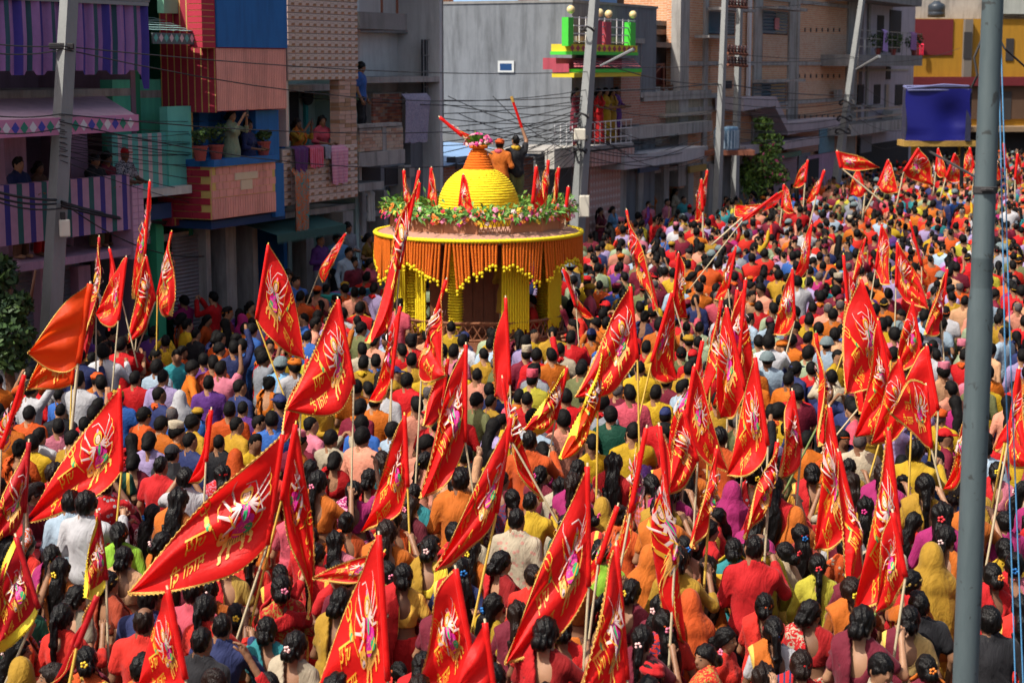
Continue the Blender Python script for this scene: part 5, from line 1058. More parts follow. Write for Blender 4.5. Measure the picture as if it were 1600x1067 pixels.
for i in range(34): v = rng.normal(size=3); v[2] = abs(v[2])*.8; v[1] -= .3; v /= np.linalg.norm(v); flower(q, np.array([0,0,4.64])+v*.22*np.array([1.3,1,1]), v, rng.uniform(.035,.07), int(rng.choice([0,1,1,0,5])))
q.build('bouquet_flower', FLW, fl, kind='stuff')

# ---------------------------------------------------------------- flags
RED = satin('red_satin', (.90,.014,.012), .5); ORG = satin('orange_satin', (.95,.085,.008), .6); DRED = satin('deep_red_satin', (.55,.008,.014))
GOLD = plain('gold_trim', (.66,.40,.09), .35, .35, 60, .5, metal=.35); YTRIM = plain('yellow_border', (.74,.56,.03), .6, .2, 20, .1)
PRN = [plain('print_%s' % k, c, .5, .1, 10, 0) for k, c in (('white',(.58,.42,.40)),('magenta',(.58,.02,.26)),('gold',(.72,.36,.03)),('green',(.02,.34,.12)),('tiger',(.74,.36,.07)),('black',(.04,.02,.02)),('skin',(.72,.46,.34)),('pink',(.72,.20,.36)))]
def fan2(pts, n0=None): return list(pts)
def emblem():
    """cloth print in unit coordinates: a many-armed seated rider in a magenta robe on a striped tiger"""
    S = []
    def el(cx, cy, rx, ry, m, rot=0, n=14): 
        c_, s_ = math.cos(rot), math.sin(rot); S.append((m, [(cx+rx*math.cos(t)*c_-ry*math.sin(t)*s_, cy+rx*math.cos(t)*s_+ry*math.sin(t)*c_) for t in np.linspace(0, 2*math.pi, n, endpoint=False)]))
    def strip(p, w0, w1, m):
        for i in range(len(p)-1):
            a, b_ = np.array(p[i]), np.array(p[i+1]); t = (b_-a)/np.linalg.norm(b_-a); nn = np.array([-t[1], t[0]]); k0 = w0+(w1-w0)*i/(len(p)-1); k1 = w0+(w1-w0)*(i+1)/(len(p)-1); S.append((m, [tuple(a+nn*k0), tuple(a-nn*k0), tuple(b_-nn*k1), tuple(b_+nn*k1)]))
    # tiger
    el(.03,-.30,.26,.085,4); 
    for x, dx in ((-.18,-.08),(-.06,-.05),(.12,.03),(.24,.06)): strip([(x,-.34),(x+dx,-.42),(x+dx*.6,-.50)], .035, .022, 4); el(x+dx*.8,-.505,.035,.018,2)
    el(.32,-.20,.10,.09,4); el(.26,-.12,.03,.03,2); el(.38,-.12,.03,.03,2); el(.33,-.24,.05,.035,0); el(.33,-.255,.03,.012,5); el(.295,-.185,.013,.013,5); el(.36,-.185,.013,.013,5)
    for i in range(9): strip([(-.17+i*.045,-.235),(-.155+i*.045,-.29),(-.175+i*.045,-.36)], .009, .004, 5)
    strip([(-.22,-.28),(-.33,-.20),(-.36,-.08)], .022, .016, 4)
    # robe and figure
    el(.0,-.14,.19,.125,1,-.25); el(-.10,-.21,.10,.07,3,.5); strip([(-.20,-.20),(0,-.25),(.17,-.18)], .014, .014, 2)
    for k in range(10): el(-.12+.026*k, -.13+.03*math.sin(k*2.2), .009,.009,2,0,6)
    el(.0,.05,.085,.115,1); el(.0,.03,.035,.10,3,.3)
    el(.0,.235,.115,.125,2); el(.0,.225,.085,.095,5); el(.0,.215,.062,.075,6); strip([(-.07,.29),(0,.335),(.07,.29)], .022, .022, 2); el(0,.36,.028,.04,7)
    el(-.022,.225,.009,.006,5,0,6); el(.022,.225,.009,.006,5,0,6); el(0,.185,.014,.006,1,0,6)
    for s_ in (-1, 1):
        for k, (ax, ay, bx, by) in enumerate(((.19,.16,.34,.40),(.24,.10,.42,.26),(.24,.02,.44,.08),(.20,-.04,.36,-.09))):
            strip([(s_*.07,.10),(s_*ax,ay),(s_*bx,by)], .020, .013, 0); strip([(s_*(ax-.02),ay-.02),(s_*(ax+.02),ay+.03)], .012, .012, 2); el(s_*bx,by,.018,.018,6,0,8)
            if k != 3: strip([(s_*bx,by-.04),(s_*(bx+.02),by+.07),(s_*(bx-.02),by+.15)], .010, .004, 2 if k else 0)
    strip([(-.30,-.05),(-.18,.30),(-.05,.47),(.14,.48)], .008, .008, 0)
    return S
def trident():
    S = []
    def strip(p, w0, w1, m=2):
        for i in range(len(p)-1):
            a, b_ = np.array(p[i], float), np.array(p[i+1], float); t = (b_-a)/np.linalg.norm(b_-a); nn = np.array([-t[1], t[0]]); k0 = w0+(w1-w0)*i/(len(p)-1); k1 = w0+(w1-w0)*(i+1)/(len(p)-1); S.append((m, [tuple(a+nn*k0), tuple(a-nn*k0), tuple(b_-nn*k1), tuple(b_+nn*k1)]))
    strip([(0,-.5),(0,-.2),(0,.1),(0,.3)], .012, .012); strip([(0,.22),(0,.38),(0,.52)], .02, .004)
    for s_ in (-1, 1): strip([(0,.22),(s_*.10,.25),(s_*.13,.36),(s_*.09,.47)], .022, .004)
    for x, y, r, m in ((.045,.10,.05,2),(.06,.02,.06,2),(.06,-.06,.055,3),(.03,-.12,.04,2)): S.append((m, [(x+r*math.cos(t), y+r*1.1*math.sin(t)) for t in np.linspace(0, 2*math.pi, 10, endpoint=False)]))
    return S
def textmesh(s):
    c = bpy.data.curves.new('lettering', 'FONT'); c.body = s; c.resolution_u = 2; c.offset = .004; o = bpy.data.objects.new('lettering', c); C.objects.link(o); bpy.context.view_layer.update()
    me = o.to_mesh(); V = np.array([v.co[:2] for v in me.vertices]); Fc = [tuple(p.vertices) for p in me.polygons]; o.to_mesh_clear(); bpy.data.objects.remove(o); bpy.data.curves.remove(c)
    V[:, 0] -= (V[:, 0].max()+V[:, 0].min())/2; return V, Fc
EMB, TRI = emblem(), trident(); TX1, TX2 = textmesh('जय'), textmesh('माता दी')
def flag(A, B, Cc, base, label, bow=0.0, cloth=None, dz=.25, d=None, trim=True, prn=True, amp=.07, hand=1.42, border=False, group='red pennant flags', pr=.0125, bulge=.36, plainside=False, yneg=None, nf=None, green=False, tubebase=None, kind='flag', zbase=None, cb=1.0):
    """A, B: top and bottom of the cloth on its pole, Cc: fly tip, base: where the pole meets the hand, all in pixels of the photograph; d: distance"""
    rs = np.random.default_rng(int(A[0]*31+A[1]*7)); d = d or 13023/(base[1]-100)
    PA, PB = at(*A, d), at(*B, d); fwd = np.array([0, 1., 0]); PC = at(*Cc, d)+fwd*dz*(1 if rs.random() < .5 else -1)*min(1, np.linalg.norm(PB-PA))
    P0 = at(*base, d) if tubebase is None else np.array(tubebase, float)
    PX = P0-(PB-P0)/max(.2, np.linalg.norm(PB-P0))*.45
    if zbase is not None and PX[2] < zbase: PX[2] = zbase
    root = empty('flag', P0 if tubebase is None else P0, 0, label, 'flag', group); b0 = np.array(root.location); m = MB()
    ctl = [PX, P0, PB, PA+(PA-PB)/max(.1, np.linalg.norm(PA-PB))*.03]
    pts = [ctl[0], (ctl[0]+ctl[1])/2, ctl[1]]+[ctl[1]*(1-t)**2+2*t*(1-t)*((ctl[1]+ctl[2])/2*.5+ctl[2]*.5)+ctl[2]*t*t for t in (.33,.66)]+[ctl[2], (ctl[2]+ctl[3])/2, ctl[3]]
    m.tube([p-b0 for p in pts], [pr]*5+[pr*.9, pr*.8, pr*.7], 6)
    po = m.build('pole', BAMG if green else (BAMY if d < 30 and rs.random() < .3 else BAM), root, smooth=True)
    L = np.linalg.norm((PA+PB)/2-PC); H = np.linalg.norm(PA-PB); nrm = np.cross(PB-PA, PC-PA); nrm /= np.linalg.norm(nrm)+1e-9; nrm = -nrm if nrm[1] > 0 else nrm
    inpl = np.cross(nrm, (PC-(PA+PB)/2)/L); ph = rs.uniform(0, 6.28, 4); k1 = nf or rs.uniform(1.5, 2.9); am = amp*1.6*min(1, H/.55)*L
    def pt(s, t):
        s = np.asarray(s, float); t = np.asarray(t, float); E = PA[None]*(1-s)[:, None]+PB[None]*s[:, None]; P = E*(1-t)[:, None]+PC[None]*t[:, None]
        env = np.minimum(1, t*3.2)*(1-.45*t)
        wv = np.sin(6.283*k1*(s-.5)*(1-.35*t)+2.2*t+ph[0])*.62+np.sin(6.283*(.75*t+.35*s)+ph[1])*.55+np.sin(6.283*(2.3*s+1.2*t)+ph[2])*.22
        P = P+((PB-PA)/max(H, 1e-6))[None]*((s-.5)*bulge*max(H, .5*L)*4*t*(1-t)**1.3)[:, None]
        P = P+nrm[None]*(am*env*wv)[:, None]+inpl[None]*(bow*L*4*t*(1-t)*.5+am*.30*env*np.sin(6.283*(.9*t)+ph[3]))[:, None]
        return P-b0
    ns, ntt = 14, 26; S_, T_ = np.meshgrid(np.linspace(0, 1, ns+1), np.linspace(0, .985, ntt+1), indexing='ij'); V = pt(S_.ravel(), T_.ravel()); w_ = ntt+1
    Fc = np.array([(i*w_+j, (i+1)*w_+j, (i+1)*w_+j+1, i*w_+j+1) for i in range(ns) for j in range(ntt)], np.int32); me = mk('cloth', V, Fc); me.materials.append(cloth or RED); cl_ = link('cloth', me, root)
    sv = [pt([q_], [.002])[0] for q_ in np.linspace(0, 1, 9)]; m = MB(); m.tube([sv[0]*1.02-sv[1]*.02]+sv, [pr*.9]+[pr*1.9]*9, 7); m.build('pole_sleeve', cloth or RED, cl_, smooth=True)
    def normal(s, t):
        e = .01; a = pt(np.clip(s+e,0,1), t)-pt(np.clip(s-e,0,1), t); c_ = pt(s, np.clip(t+e,0,1))-pt(s, np.clip(t-e,0,1)); n_ = np.cross(a, c_); return n_/(np.linalg.norm(n_, axis=1)[:, None]+1e-9)
    if trim:
        m = MB(); wd = .009 if not border else .05; NT = 60
        for edge in ((0., 1.) if not plainside else (1.,)):
            for t0 in range(NT):
                ta, tb_ = t0/NT, (t0+1)/NT; j = rs.uniform(.4, 1.0); s_in = lambda t: edge+(1-2*edge)*min(.45, wd/(H*(1.02-t)))
                P = pt([edge, edge, s_in(tb_), s_in(ta)], [ta, tb_, tb_, ta]); n_ = normal(np.array([.5]), np.array([(ta+tb_)/2]))[0]
                outw = (P[0]-P[3]); outw = outw/(np.linalg.norm(outw)+1e-9); zz_ = n_*.012*(1 if t0 % 2 else -1)
                for sg in (-1, 1): m.add([P[0]+n_*sg*.006, P[1]+n_*sg*.006, P[2]+n_*sg*.006, P[3]+n_*sg*.006], [(0,1,2,3)])
                m.add([P[0], P[1], P[1]+outw*.012*j+zz_, P[0]+outw*.012*j-zz_], [(0,1,2,3)])
        m.build('trim', YTRIM if border else GOLD, cl_)
    if prn:
        def place(shapes, p0, q0, sc_, rot=0, name='emblem', idx=False):
            m = MB(); c_, s_ = math.cos(rot), math.sin(rot)
            for li, (mi, poly) in enumerate(shapes):
                pl_ = np.array(poly, float)*sc_; X = p0*Lr+pl_[:, 0]*c_-pl_[:, 1]*s_; Y = q0+pl_[:, 0]*s_+pl_[:, 1]*c_
                cen = np.array([[X.mean(), Y.mean()]]); X = np.append(X, cen[0,0]); Y = np.append(Y, cen[0,1]); t = np.clip(X/Lr, .005, .97); s = np.clip(.5-Y/(Hr*(1-t)), .02, .98)
                Pp = pt(s, t); n_ = normal(s, t); k = len(poly)
                for sg in (-1, 1): m.add(Pp+n_*sg*(.006+.0004*li), [(i, (i+1) % k, k) for i in range(k)], mi)
            return m.build(name, PRN, cl_)
        Lr, Hr = 1.30, 1.0; f = 1.0
        place(EMB, .23, .02, rs.uniform(.42,.54), rs.uniform(-.12,.12)); place(TRI, .47, .10, .34*f, -.55, 'trident')
        m = MB()
        for (TV, TF), p0, q0, sz in ((TX1, .555, -.02, .145), (TX2, .585, -.15, .115)):
            X = p0*Lr+TV[:, 0]*sz; Y = q0+TV[:, 1]*sz+.06*(X-p0*Lr); t = np.clip(X/Lr, .01, .97); s = np.clip(.5-Y/(Hr*(1-t)), .01, .99); Pp = pt(s, t); n_ = normal(s, t)
            for sg in (-1, 1): m.add(Pp+n_*sg*.0075, TF)
        m.build('lettering', PRN[2], cl_)
    return root, P0
BAM = plain('bamboo', (.46,.38,.24), .6, .2, 12, .1); BAMY = plain('yellow_bamboo', (.58,.38,.06), .6, .2, 12, .1); BAMG = plain('green_bamboo', (.14,.20,.06), .6, .25, 12, .1)
FLAGS = []
def FL(A, B, Cc, base, label, **k): FLAGS.append((flag(A, B, Cc, base, label, **k), base, k, Cc[0] < A[0]))
# left side
FL((141,443),(122,567),(50,545),(108,705), 'bright orange flag with gold fringe on a yellow stick before the square pole', cloth=ORG, prn=False, d=22.5, bow=.10, pr=.022)
FL((120,520),(112,600),(45,605),(109,690), 'tattered lower orange flag with silver print, below the large orange flag', cloth=ORG, d=22.9, bow=-.2)
FL((187,606),(190,735),(30,824),(184,800), 'large red flag with goddess print and mirrored lettering, above the white shirts', bow=.03, amp=.05)
FL((38,585),(2,700),(-40,800),(-5,850), 'red flag cut by the picture edge, under the orange flags', bow=-.05, d=18.5)
FL((45,690),(38,800),(-30,880),(36,860), 'deep red flag cut by the picture edge, second down', cloth=DRED, bow=.04, d=16.5)
FL((25,838),(60,950),(-5,1012),(38,1000), 'dark red flag with broad yellow border at the bottom picture edge', cloth=DRED, border=True, d=14.4)
FL((155,370),(150,468),(138,560),(150,560), 'dark upright red flag next to the square concrete pole', cloth=DRED, d=27.5, amp=.05)
FL((171,388),(186,450),(176,515),(205,530), 'plain red flag half hidden among the flags under the striped parapet', prn=False, d=28, trim=False)
FL((197,402),(185,500),(147,495),(176,600), 'red flag with thick gold edging in front of the dark shutter', bow=-.08, d=25.5)
FL((234,283),(226,400),(207,470),(214,520), 'tall slender red flag reaching up to the mint balcony', d=29, amp=.05)
FL((228,400),(243,470),(205,535),(215,545), 'red flag with pink goddess print under the tall slender flag', d=28.6)
FL((268,362),(246,460),(271,490),(245,520), 'red flag with gold trim against the grey roller shutter', d=29, bow=-.08)
FL((419,382),(400,498),(475,566),(452,640), 'red flag with clear lettering beside the green awning', d=24.5, bow=.04, amp=.04)
FL((540,365),(503,415),(506,438),(485,460), 'small red flag carried aslant in front of the cloth bundles', d=34.5)
FL((655,266),(624,420),(572,530),(606,690), 'long twisted red flag hanging across the left side of the float', d=23.5, bow=.10, amp=.06)
FL((528,467),(553,600),(452,635),(549,768), 'broad red flag beside the yellow kurta, tip drooping towards the helmet', bow=.14, amp=.05)
FL((697,437),(660,560),(697,580),(648,780), 'red satin flag with curled gold edge below the float pillars', bow=-.35, d=21)
FL((625,478),(612,590),(580,632),(610,700), 'narrow red flag just beneath the long twisted flag', d=23)
FL((790,465),(797,600),(772,625),(800,720), 'slender plain red flag in front of the float doorway', d=22.5, prn=False, amp=.05)
FL((785,590),(800,690),(845,790),(862,800), 'trailing red flag behind the salmon shirt, gold along one edge', d=19.2, bow=-.05)
FL((985,447),(996,560),(897,616),(1000,740), 'red flag with goddess print blown over the red kurta', bow=.10, amp=.05)
FL((886,574),(868,655),(820,668),(860,700), 'small red flag with wide yellow border over the brown bag', border=True, bow=.05, d=21.5)
FL((942,545),(934,640),(876,712),(932,770), 'yellow bordered red flag falling over the yellow t-shirt', border=True, cloth=ORG, d=19.8, bow=.12)
FL((728,538),(727,690),(655,768),(738,760), 'long red flag with mirrored lettering beside the bald man in cream', d=19.5, bow=.03)
FL((632,648),(637,760),(566,838),(640,840), 'red flag with heavy gold fringe above the woman with hair clip', d=17.8, bow=.04)
FL((462,662),(440,780),(476,975),(395,960), 'tall red flag hanging down with gold edging by the long haired women', d=15.5, bow=.10, amp=.05)
FL((442,678),(418,850),(208,912),(374,985), 'very large red flag stretched over the women in orange saris', d=15.2, bow=.05, amp=.045)
FL((798,652),(776,800),(678,880),(742,960), 'large red flag with trident in front of the cream dotted shirt', d=15.8, bow=.09, amp=.05)
FL((918,728),(920,915),(788,1022),(914,1010), 'large red flag with goddess on tiger in the middle of the bottom row', d=14.4, bow=.06, amp=.035)
FL((592,835),(606,1062),(488,1108),(610,1100), 'huge red flag with green and gold fringe cut by the bottom edge', d=13.2, bow=.05, amp=.04, hand=1)
FL((712,888),(742,1050),(648,1085),(760,1100), 'red flag with goddess print rising over the bottom edge under the trident flag', d=13.4, bow=.03)
FL((758,972),(772,1080),(700,1120),(780,1150), 'plain folded red flag at the bottom edge near the flowered braid', d=12.8, prn=False, trim=False)
FL((963,852),(980,1060),(902,1095),(985,1120), 'red flag showing the tiger print at the bottom edge', d=13.2, bow=.04, amp=.05)
FL((1030,665),(1054,880),(1064,1035),(1047,1010), 'tall narrow red flag with trim right down its pole, above the maroon satin dress', d=14.8, bow=.08)
FL((965,790),(935,880),(905,925),(925,960), 'red flag with trident partly hidden behind the goddess and tiger flag', d=15.6, bow=.05)
FL((1010,668),(985,800),(960,885),(965,910), 'slender red flag with pale satin sheen in front of the ochre veil', d=16.2, bow=.05)
FL((600,862),(575,905),(486,906),(585,960), 'low red pennant with lettering reaching over the flower headband', d=15.4)
FL((262,920),(290,1060),(208,1090),(300,1120), 'plain red flag rising from the bottom edge among dark haired heads', d=13, bow=.03, trim=False)
FL((152,930),(120,1010),(72,1085),(100,1110), 'dark red flag dragged low at the bottom corner', d=13.2, cloth=DRED, prn=False)
FL((152,800),(166,905),(140,925),(168,980), 'folded flag showing mostly yellow sequin border among the women', border=True, cloth=DRED, d=15.3)
# centre right
FL((979,328),(998,430),(1025,482),(1043,520), 'tall red flag leaning near the tiled pink wall', d=31, bow=-.02)
FL((1050,457),(1018,565),(1058,597),(990,690), 'red flag on a slanting bamboo next to the yellow shirts', d=22, bow=-.12)
FL((1165,437),(1155,560),(1118,640),(1150,700), 'red flag with sequin edge, rearmost of the crowded cluster', d=21.5, bow=.04)
FL((1127,468),(1110,590),(1085,650),(1105,740), 'pale gleaming red flag folded in the crowded cluster', d=20.6, bow=.06)
FL((1135,480),(1165,610),(1128,660),(1160,720), 'red flag with goddess print draped in the heart of the cluster', d=20.2, bow=-.06)
FL((1085,572),(1070,665),(1140,742),(1065,790), 'red flag reading clearly at the front of the crowded cluster', d=19.0, bow=-.05, amp=.04)
FL((1180,558),(1200,695),(1140,748),(1196,800), 'upright red flag with trident, standing apart beside the purple shirt', d=18.6, bow=.08, amp=.05)
FL((1215,302),(1160,345),(1213,326),(1098,425), 'red flag with gold fringe waved on a long slanting pole near the flowering tree', d=36, bow=.2, dz=.5)
FL((1318,398),(1328,520),(1345,560),(1300,600), 'tall red flag above the policemen in helmets', d=27.5, bow=-.06)
FL((1322,470),(1372,600),(1338,640),(1290,700), 'wide red satin flag with goddess print, amid the green clad policemen', d=22.5, bow=-.10, amp=.07)
FL((1372,500),(1395,620),(1345,690),(1360,740), 'red flag with hanging lower corner behind the blue checked shirt', d=21.5, bow=.08)
FL((1402,378),(1400,448),(1447,482),(1398,520), 'red flag flying by the orange robed men', d=31, bow=.03)
FL((1378,350),(1368,420),(1388,442),(1360,470), 'slim red flag ahead of the orange robed men', d=35)
FL((1422,345),(1440,415),(1446,438),(1440,460), 'thin red flag close to the steel post', d=36)
FL((1448,540),(1466,640),(1398,660),(1462,720), 'plain red flag behind the reversed goddess flag', d=20.8, prn=False)
FL((1447,602),(1455,700),(1385,640),(1470,760), 'dark toned red flag with reversed goddess print near the magenta check shirt', d=19.3, bow=-.25, amp=.05)
FL((1275,520),(1290,640),(1280,690),(1330,560), 'narrow red flag tied to a green pole before the navy uniform', d=20.5, green=True, tubebase=at(1242,735,20.5))
FL((1296,636),(1325,800),(1280,868),(1325,880), 'long red flag with magenta robe print over the orange veil', d=17, bow=.06, amp=.05)
FL((1310,705),(1345,850),(1318,905),(1350,930), 'red flag with white arms print beside the maroon dress', d=16.2, bow=.03)
FL((1388,672),(1408,850),(1345,970),(1352,1000), 'long red flag with lettering in front of the dark haired woman in maroon', d=15.2, bow=.06, amp=.06, green=True)
FL((1592,576),(1575,690),(1603,722),(1545,860), 'red flag with goddess print beyond the steel post', d=17.5, bow=-.12)
FL((1585,640),(1570,690),(1556,705),(1548,800), 'plain low red flag just behind the steel post', d=18.5, prn=False)
# far end of the street
far = [((1308,236),(1314,262),(1376,262),(1360,300),42,'red flag streaming sideways in front of the leaning pole'),((1262,250),(1258,285),(1240,292),(1256,310),55,'little red flag below the mauve shutter'),((1288,266),(1276,305),(1262,318),(1270,330),48,'red flag leaning over the crowd by the leaning pole'),((1225,288),(1222,325),(1240,330),(1220,340),52,'short red flag next to the flowering tree'),
 ((1435,232),(1412,268),(1462,290),(1405,300),50,'red flag spread wide just under the blue box'),((1388,250),(1372,290),(1400,300),(1362,310),52,'red flag between the leaning pole and the blue box'),((1466,232),(1462,268),(1478,275),(1460,285),60,'small red flag against the yellow wall under the box bracket'),((1492,240),(1478,278),(1506,282),(1474,292),57,'small red flag closest to the steel post, under the bracket'),
 ((1553,232),(1551,272),(1566,280),(1550,290),58,'red flag just past the steel post in the distance'),((1568,224),(1572,262),(1582,270),(1574,290),62,'red flag farther past the steel post by the yellow columns'),((1590,240),(1586,280),(1599,286),(1586,295),56,'distant red flag at the far corner of the picture'),
 ((1105,266),(1100,322),(1092,330),(1097,360),50,'upright red flag at the foot of the transformer pole'),((1096,280),(1098,330),(1088,345),(1099,370),49,'second upright red flag at the foot of the transformer pole, lower one'),((1205,322),(1160,340),(1150,322),(1135,362),40,'rolled red flag below the waved gold fringed flag'),((1515,230),(1522,262),(1500,278),(1520,292),59,'red flag hidden behind the steel post'),((1340,262),(1352,300),(1330,305),(1350,318),50,'small red flag in the thick of the far crowd')]
for A, B, Cc, ba, d, lb in far: FL(A, B, Cc, ba, lb, d=d, group='small red flags far along the street', pr=.022)
# flags planted round the roof of the float
for A, B, Cc, y0, dd, lb in (((631,266),(634,315),(645,325),345,34.6,'slim red flag at the end of the float roof railing'),((655,285),(652,318),(640,330),340,35.0,'red flag half hidden by the long twisted flag on the float roof'),((674,262),(670,312),(684,322),340,36.6,'red flag with gold print just beside the dome'),((724,273),(718,322),(740,325),345,33.9,'red flag standing right in front of the yellow dome'),((838,260),(832,318),(850,322),340,34.2,'red flag next to the navy shirt on the float roof'),((857,250),(853,308),(845,320),338,35.0,'tallest red flag of the far railing group on the float roof'),((873,262),(868,315),(862,318),338,34.8,'red flag with a pale edge on the float roof railing'),((888,292),(883,335),(892,345),350,34.6,'lowest red flag hanging outside the float roof railing')):
    P_ = at(B[0], y0, dd); FL(A, B, Cc, (B[0], y0), lb, d=dd, group='flags planted on the float roof', pr=.018, zbase=3.08)
FL((687,183),(722,212),(738,218),(742,228), 'red flag streaming from the bouquet on top of the dome', d=35.3, bow=.05, group='flags planted on the float roof', pr=.018, zbase=4.45)

for a in (((1098,532),(1076,640),(1050,738),(1066,770),'pale sheened red flag hanging in folds on the near side of the crowded cluster',{}),((1152,452),(1140,560),(1180,610),(1135,690),'red flag with curled corner at the upper edge of the crowded cluster',{}),((1345,436),(1392,560),(1312,610),(1385,720),'broad red flag puffed out behind the wide satin flag',{'d':22.0}),((1405,560),(1425,650),(1366,700),(1420,760),'red flag with sequin corner next to the reversed goddess print',{}),((900,790),(880,860),(838,905),(872,930),'small red flag under the arm of the goddess and tiger flag',{}),((1215,690),(1200,790),(1160,835),(1195,870),'half furled red flag among the dark haired women by the green blouse',{}),((480,560),(470,640),(440,690),(466,740),'furled narrow red flag between the helmet and the broad red flag',{'prn':False}),((330,640),(322,720),(296,760),(318,800),'thin red flag over the bare backs behind the huge stretched flag',{'prn':False}),((1120,700),(1108,800),(1080,850),(1102,890),'furled red flag above the long haired woman in orange',{}),((700,560),(690,640),(660,660),(684,700),'short red flag behind the long mirrored flag',{'prn':False})):
    FL(a[0], a[1], a[2], a[3], a[4], **a[5])

for a in (((1060,395),(1052,470),(1075,500),(1070,530),'red flag in the open crowd between the float and the leaning pole',{'d':31}),((1150,385),(1138,450),(1120,470),(1142,500),'red flag in the middle distance ahead of the cluster',{'d':33}),((1238,420),(1242,500),(1212,525),(1230,545),'red flag in the middle distance by the green clad policemen',{'d':29}),((1268,350),(1262,420),(1245,430),(1258,450),'red flag deep in the crowd below the brick building',{'d':37}),((1352,372),(1340,430),(1325,445),(1338,465),'thin red flag deep in the crowd near the orange robed men',{'d':36}),((1480,420),(1470,500),(1440,520),(1475,560),'red flag between the orange robed men and the steel post',{'d':28}),((880,420),(900,480),(925,500),(905,540),'red flag beside the corner of the float fringe',{'d':30}),((1068,640),(1090,720),(1040,770),(1085,810),'satin red flag crowding the foot of the cluster',{}),((1238,610),(1252,700),(1215,745),(1245,780),'narrow red flag just past the upright trident flag',{}),((1425,470),(1440,545),(1405,585),(1436,610),'red flag in front of the row of helmets',{}),((1395,800),(1415,900),(1372,965),(1402,990),'low red flag beside the ochre veiled woman',{}),((1520,640),(1510,730),(1480,770),(1508,820),'red flag hidden in part by the steel post, lower down',{})):
    FL(a[0], a[1], a[2], a[3], a[4], **a[5])
# ---------------------------------------------------------------- people whom the photograph singles out
p = person
# upper right and middle men
p(218,592,'m','t_shirt','red'); p(247,575,'m','shirt','pale blue',pose='down'); p(288,578,'m','kurta','orange',pose='spread',face=75,turn=.2,hair='fringe',note='bearded ')
p(328,570,'m','kurta','rust',pat='vstripe',col2=(.5,.1,.03)); p(383,605,'m','shirt','navy',hair='crop'); p(340,548,'m','shirt','orange',pose='spread',face=70,note='moustached ')
p(372,540,'m','t_shirt','blue'); p(217,648,'m','shirt','deep orange',extra=(('headband','mustard'),)); p(243,664,'m','kurta','orange',hair='fringe'); p(303,690,'m','shirt','navy',pat='print',col2=(.3,.3,.4)); p(255,712,'m','t_shirt','black',extra=(('cap','black'),))
p(362,640,'m','shirt','deep orange',hair='short'); p(366,664,'m','t_shirt','mustard',hair='crop'); p(338,688,'m','t_shirt','bright red',hair='crop',pose='down',face=5); p(218,722,'m','shirt','white',hair='short'); p(246,716,'m','t_shirt','cream',hair='bushy'); p(276,752,'m','t_shirt','white',hair='bushy',face=-10,pose='phone')
p(433,572,'m','shirt','sky blue',pat='camo',col2=(.10,.16,.10),extra=(('helmet','camo'),),pose='down',face=5); p(441,632,'m','shirt','navy',extra=(('cap','navy'),),pose='down'); p(487,552,'m','kurta','lemon',pose='down',face=0); p(495,662,'m','t_shirt','pink',hair='crop'); p(518,684,'m','shirt','cream',hair='fringe',pose='phone'); p(540,640,'m','shirt','maroon',hair='bushy',extra=(('scarf','orange'),))
p(588,536,'m','t_shirt','salmon'); p(567,642,'m','shirt','bright red'); p(666,654,'m','t_shirt','red',hair='crop',pose='down'); p(668,614,'m','shirt','cream',hair='balding',pose='down',extra=(('vest','sage'),)); p(694,617,'m','shirt','rose',face=-75,turn=.3,hair='bushy'); p(743,588,'m','t_shirt','salmon',face=0); p(640,562,'m','kurta','mustard',pose='down',face=5)
p(572,662,'m','shirt','blue',pose='down'); p(594,660,'m','shirt','grey',extra=(('beret','navy'),)); p(620,672,'m','shirt','pale blue'); p(765,556,'m','kurta','mustard'); p(791,560,'m','kurta','peach'); p(840,556,'m','kurta','red',pose='up',face=10); p(824,594,'m','shirt','lemon',extra=(('topi','rose'),),pose='down'); p(872,556,'m','shirt','orange')
p(905,572,'m','shirt','peach'); p(886,622,'m','kurta','red',pose='down',face=0); p(893,656,'m','t_shirt','yellow',hair='crop',face=25); p(962,650,'m','t_shirt','dark green',pat='print',col2=(.1,.35,.3),hair='bushy'); p(978,682,'m','shirt','purple',pat='check',col2=(.35,.12,.35)); p(997,576,'m','t_shirt','yellow',pose='down',face=5,hair='crop'); p(1021,614,'m','t_shirt','yellow',face=8); p(1036,652,'m','t_shirt','red',extra=(('cap','navy'),))
p(1054,604,'m','shirt','pale blue',pat='print',col2=(.1,.2,.4)); p(1075,578,'m','t_shirt','mustard'); p(1163,562,'m','t_shirt','white',pose='spread',face=10,hair='short'); p(1164,632,'m','shirt','maroon'); p(1238,578,'m','shirt','navy',extra=(('cap','navy'),),pose='down'); p(1243,612,'m','t_shirt','red'); p(1208,645,'m','t_shirt','lavender'); p(1233,645,'m','shirt','yellow',extra=(('scarf','deep orange'),)); p(1328,632,'m','shirt','navy',pat='check',col2=(.28,.34,.55),face=40)
p(1342,690,'m','shirt','cream',pat='vstripe',col2=(.5,.42,.36),hair='balding',pose='down'); p(1478,606,'m','shirt','salmon'); p(1474,580,'m','t_shirt','peach',extra=(('topi','pink'),)); p(1492,632,'f','tunic','magenta',pat='check',col2=(.02,.02,.06),hair='long'); p(1547,598,'m','shirt','yellow',pat='check',col2=(.7,.66,.5),pose='down'); p(1418,570,'m','t_shirt','black',hair='bushy')
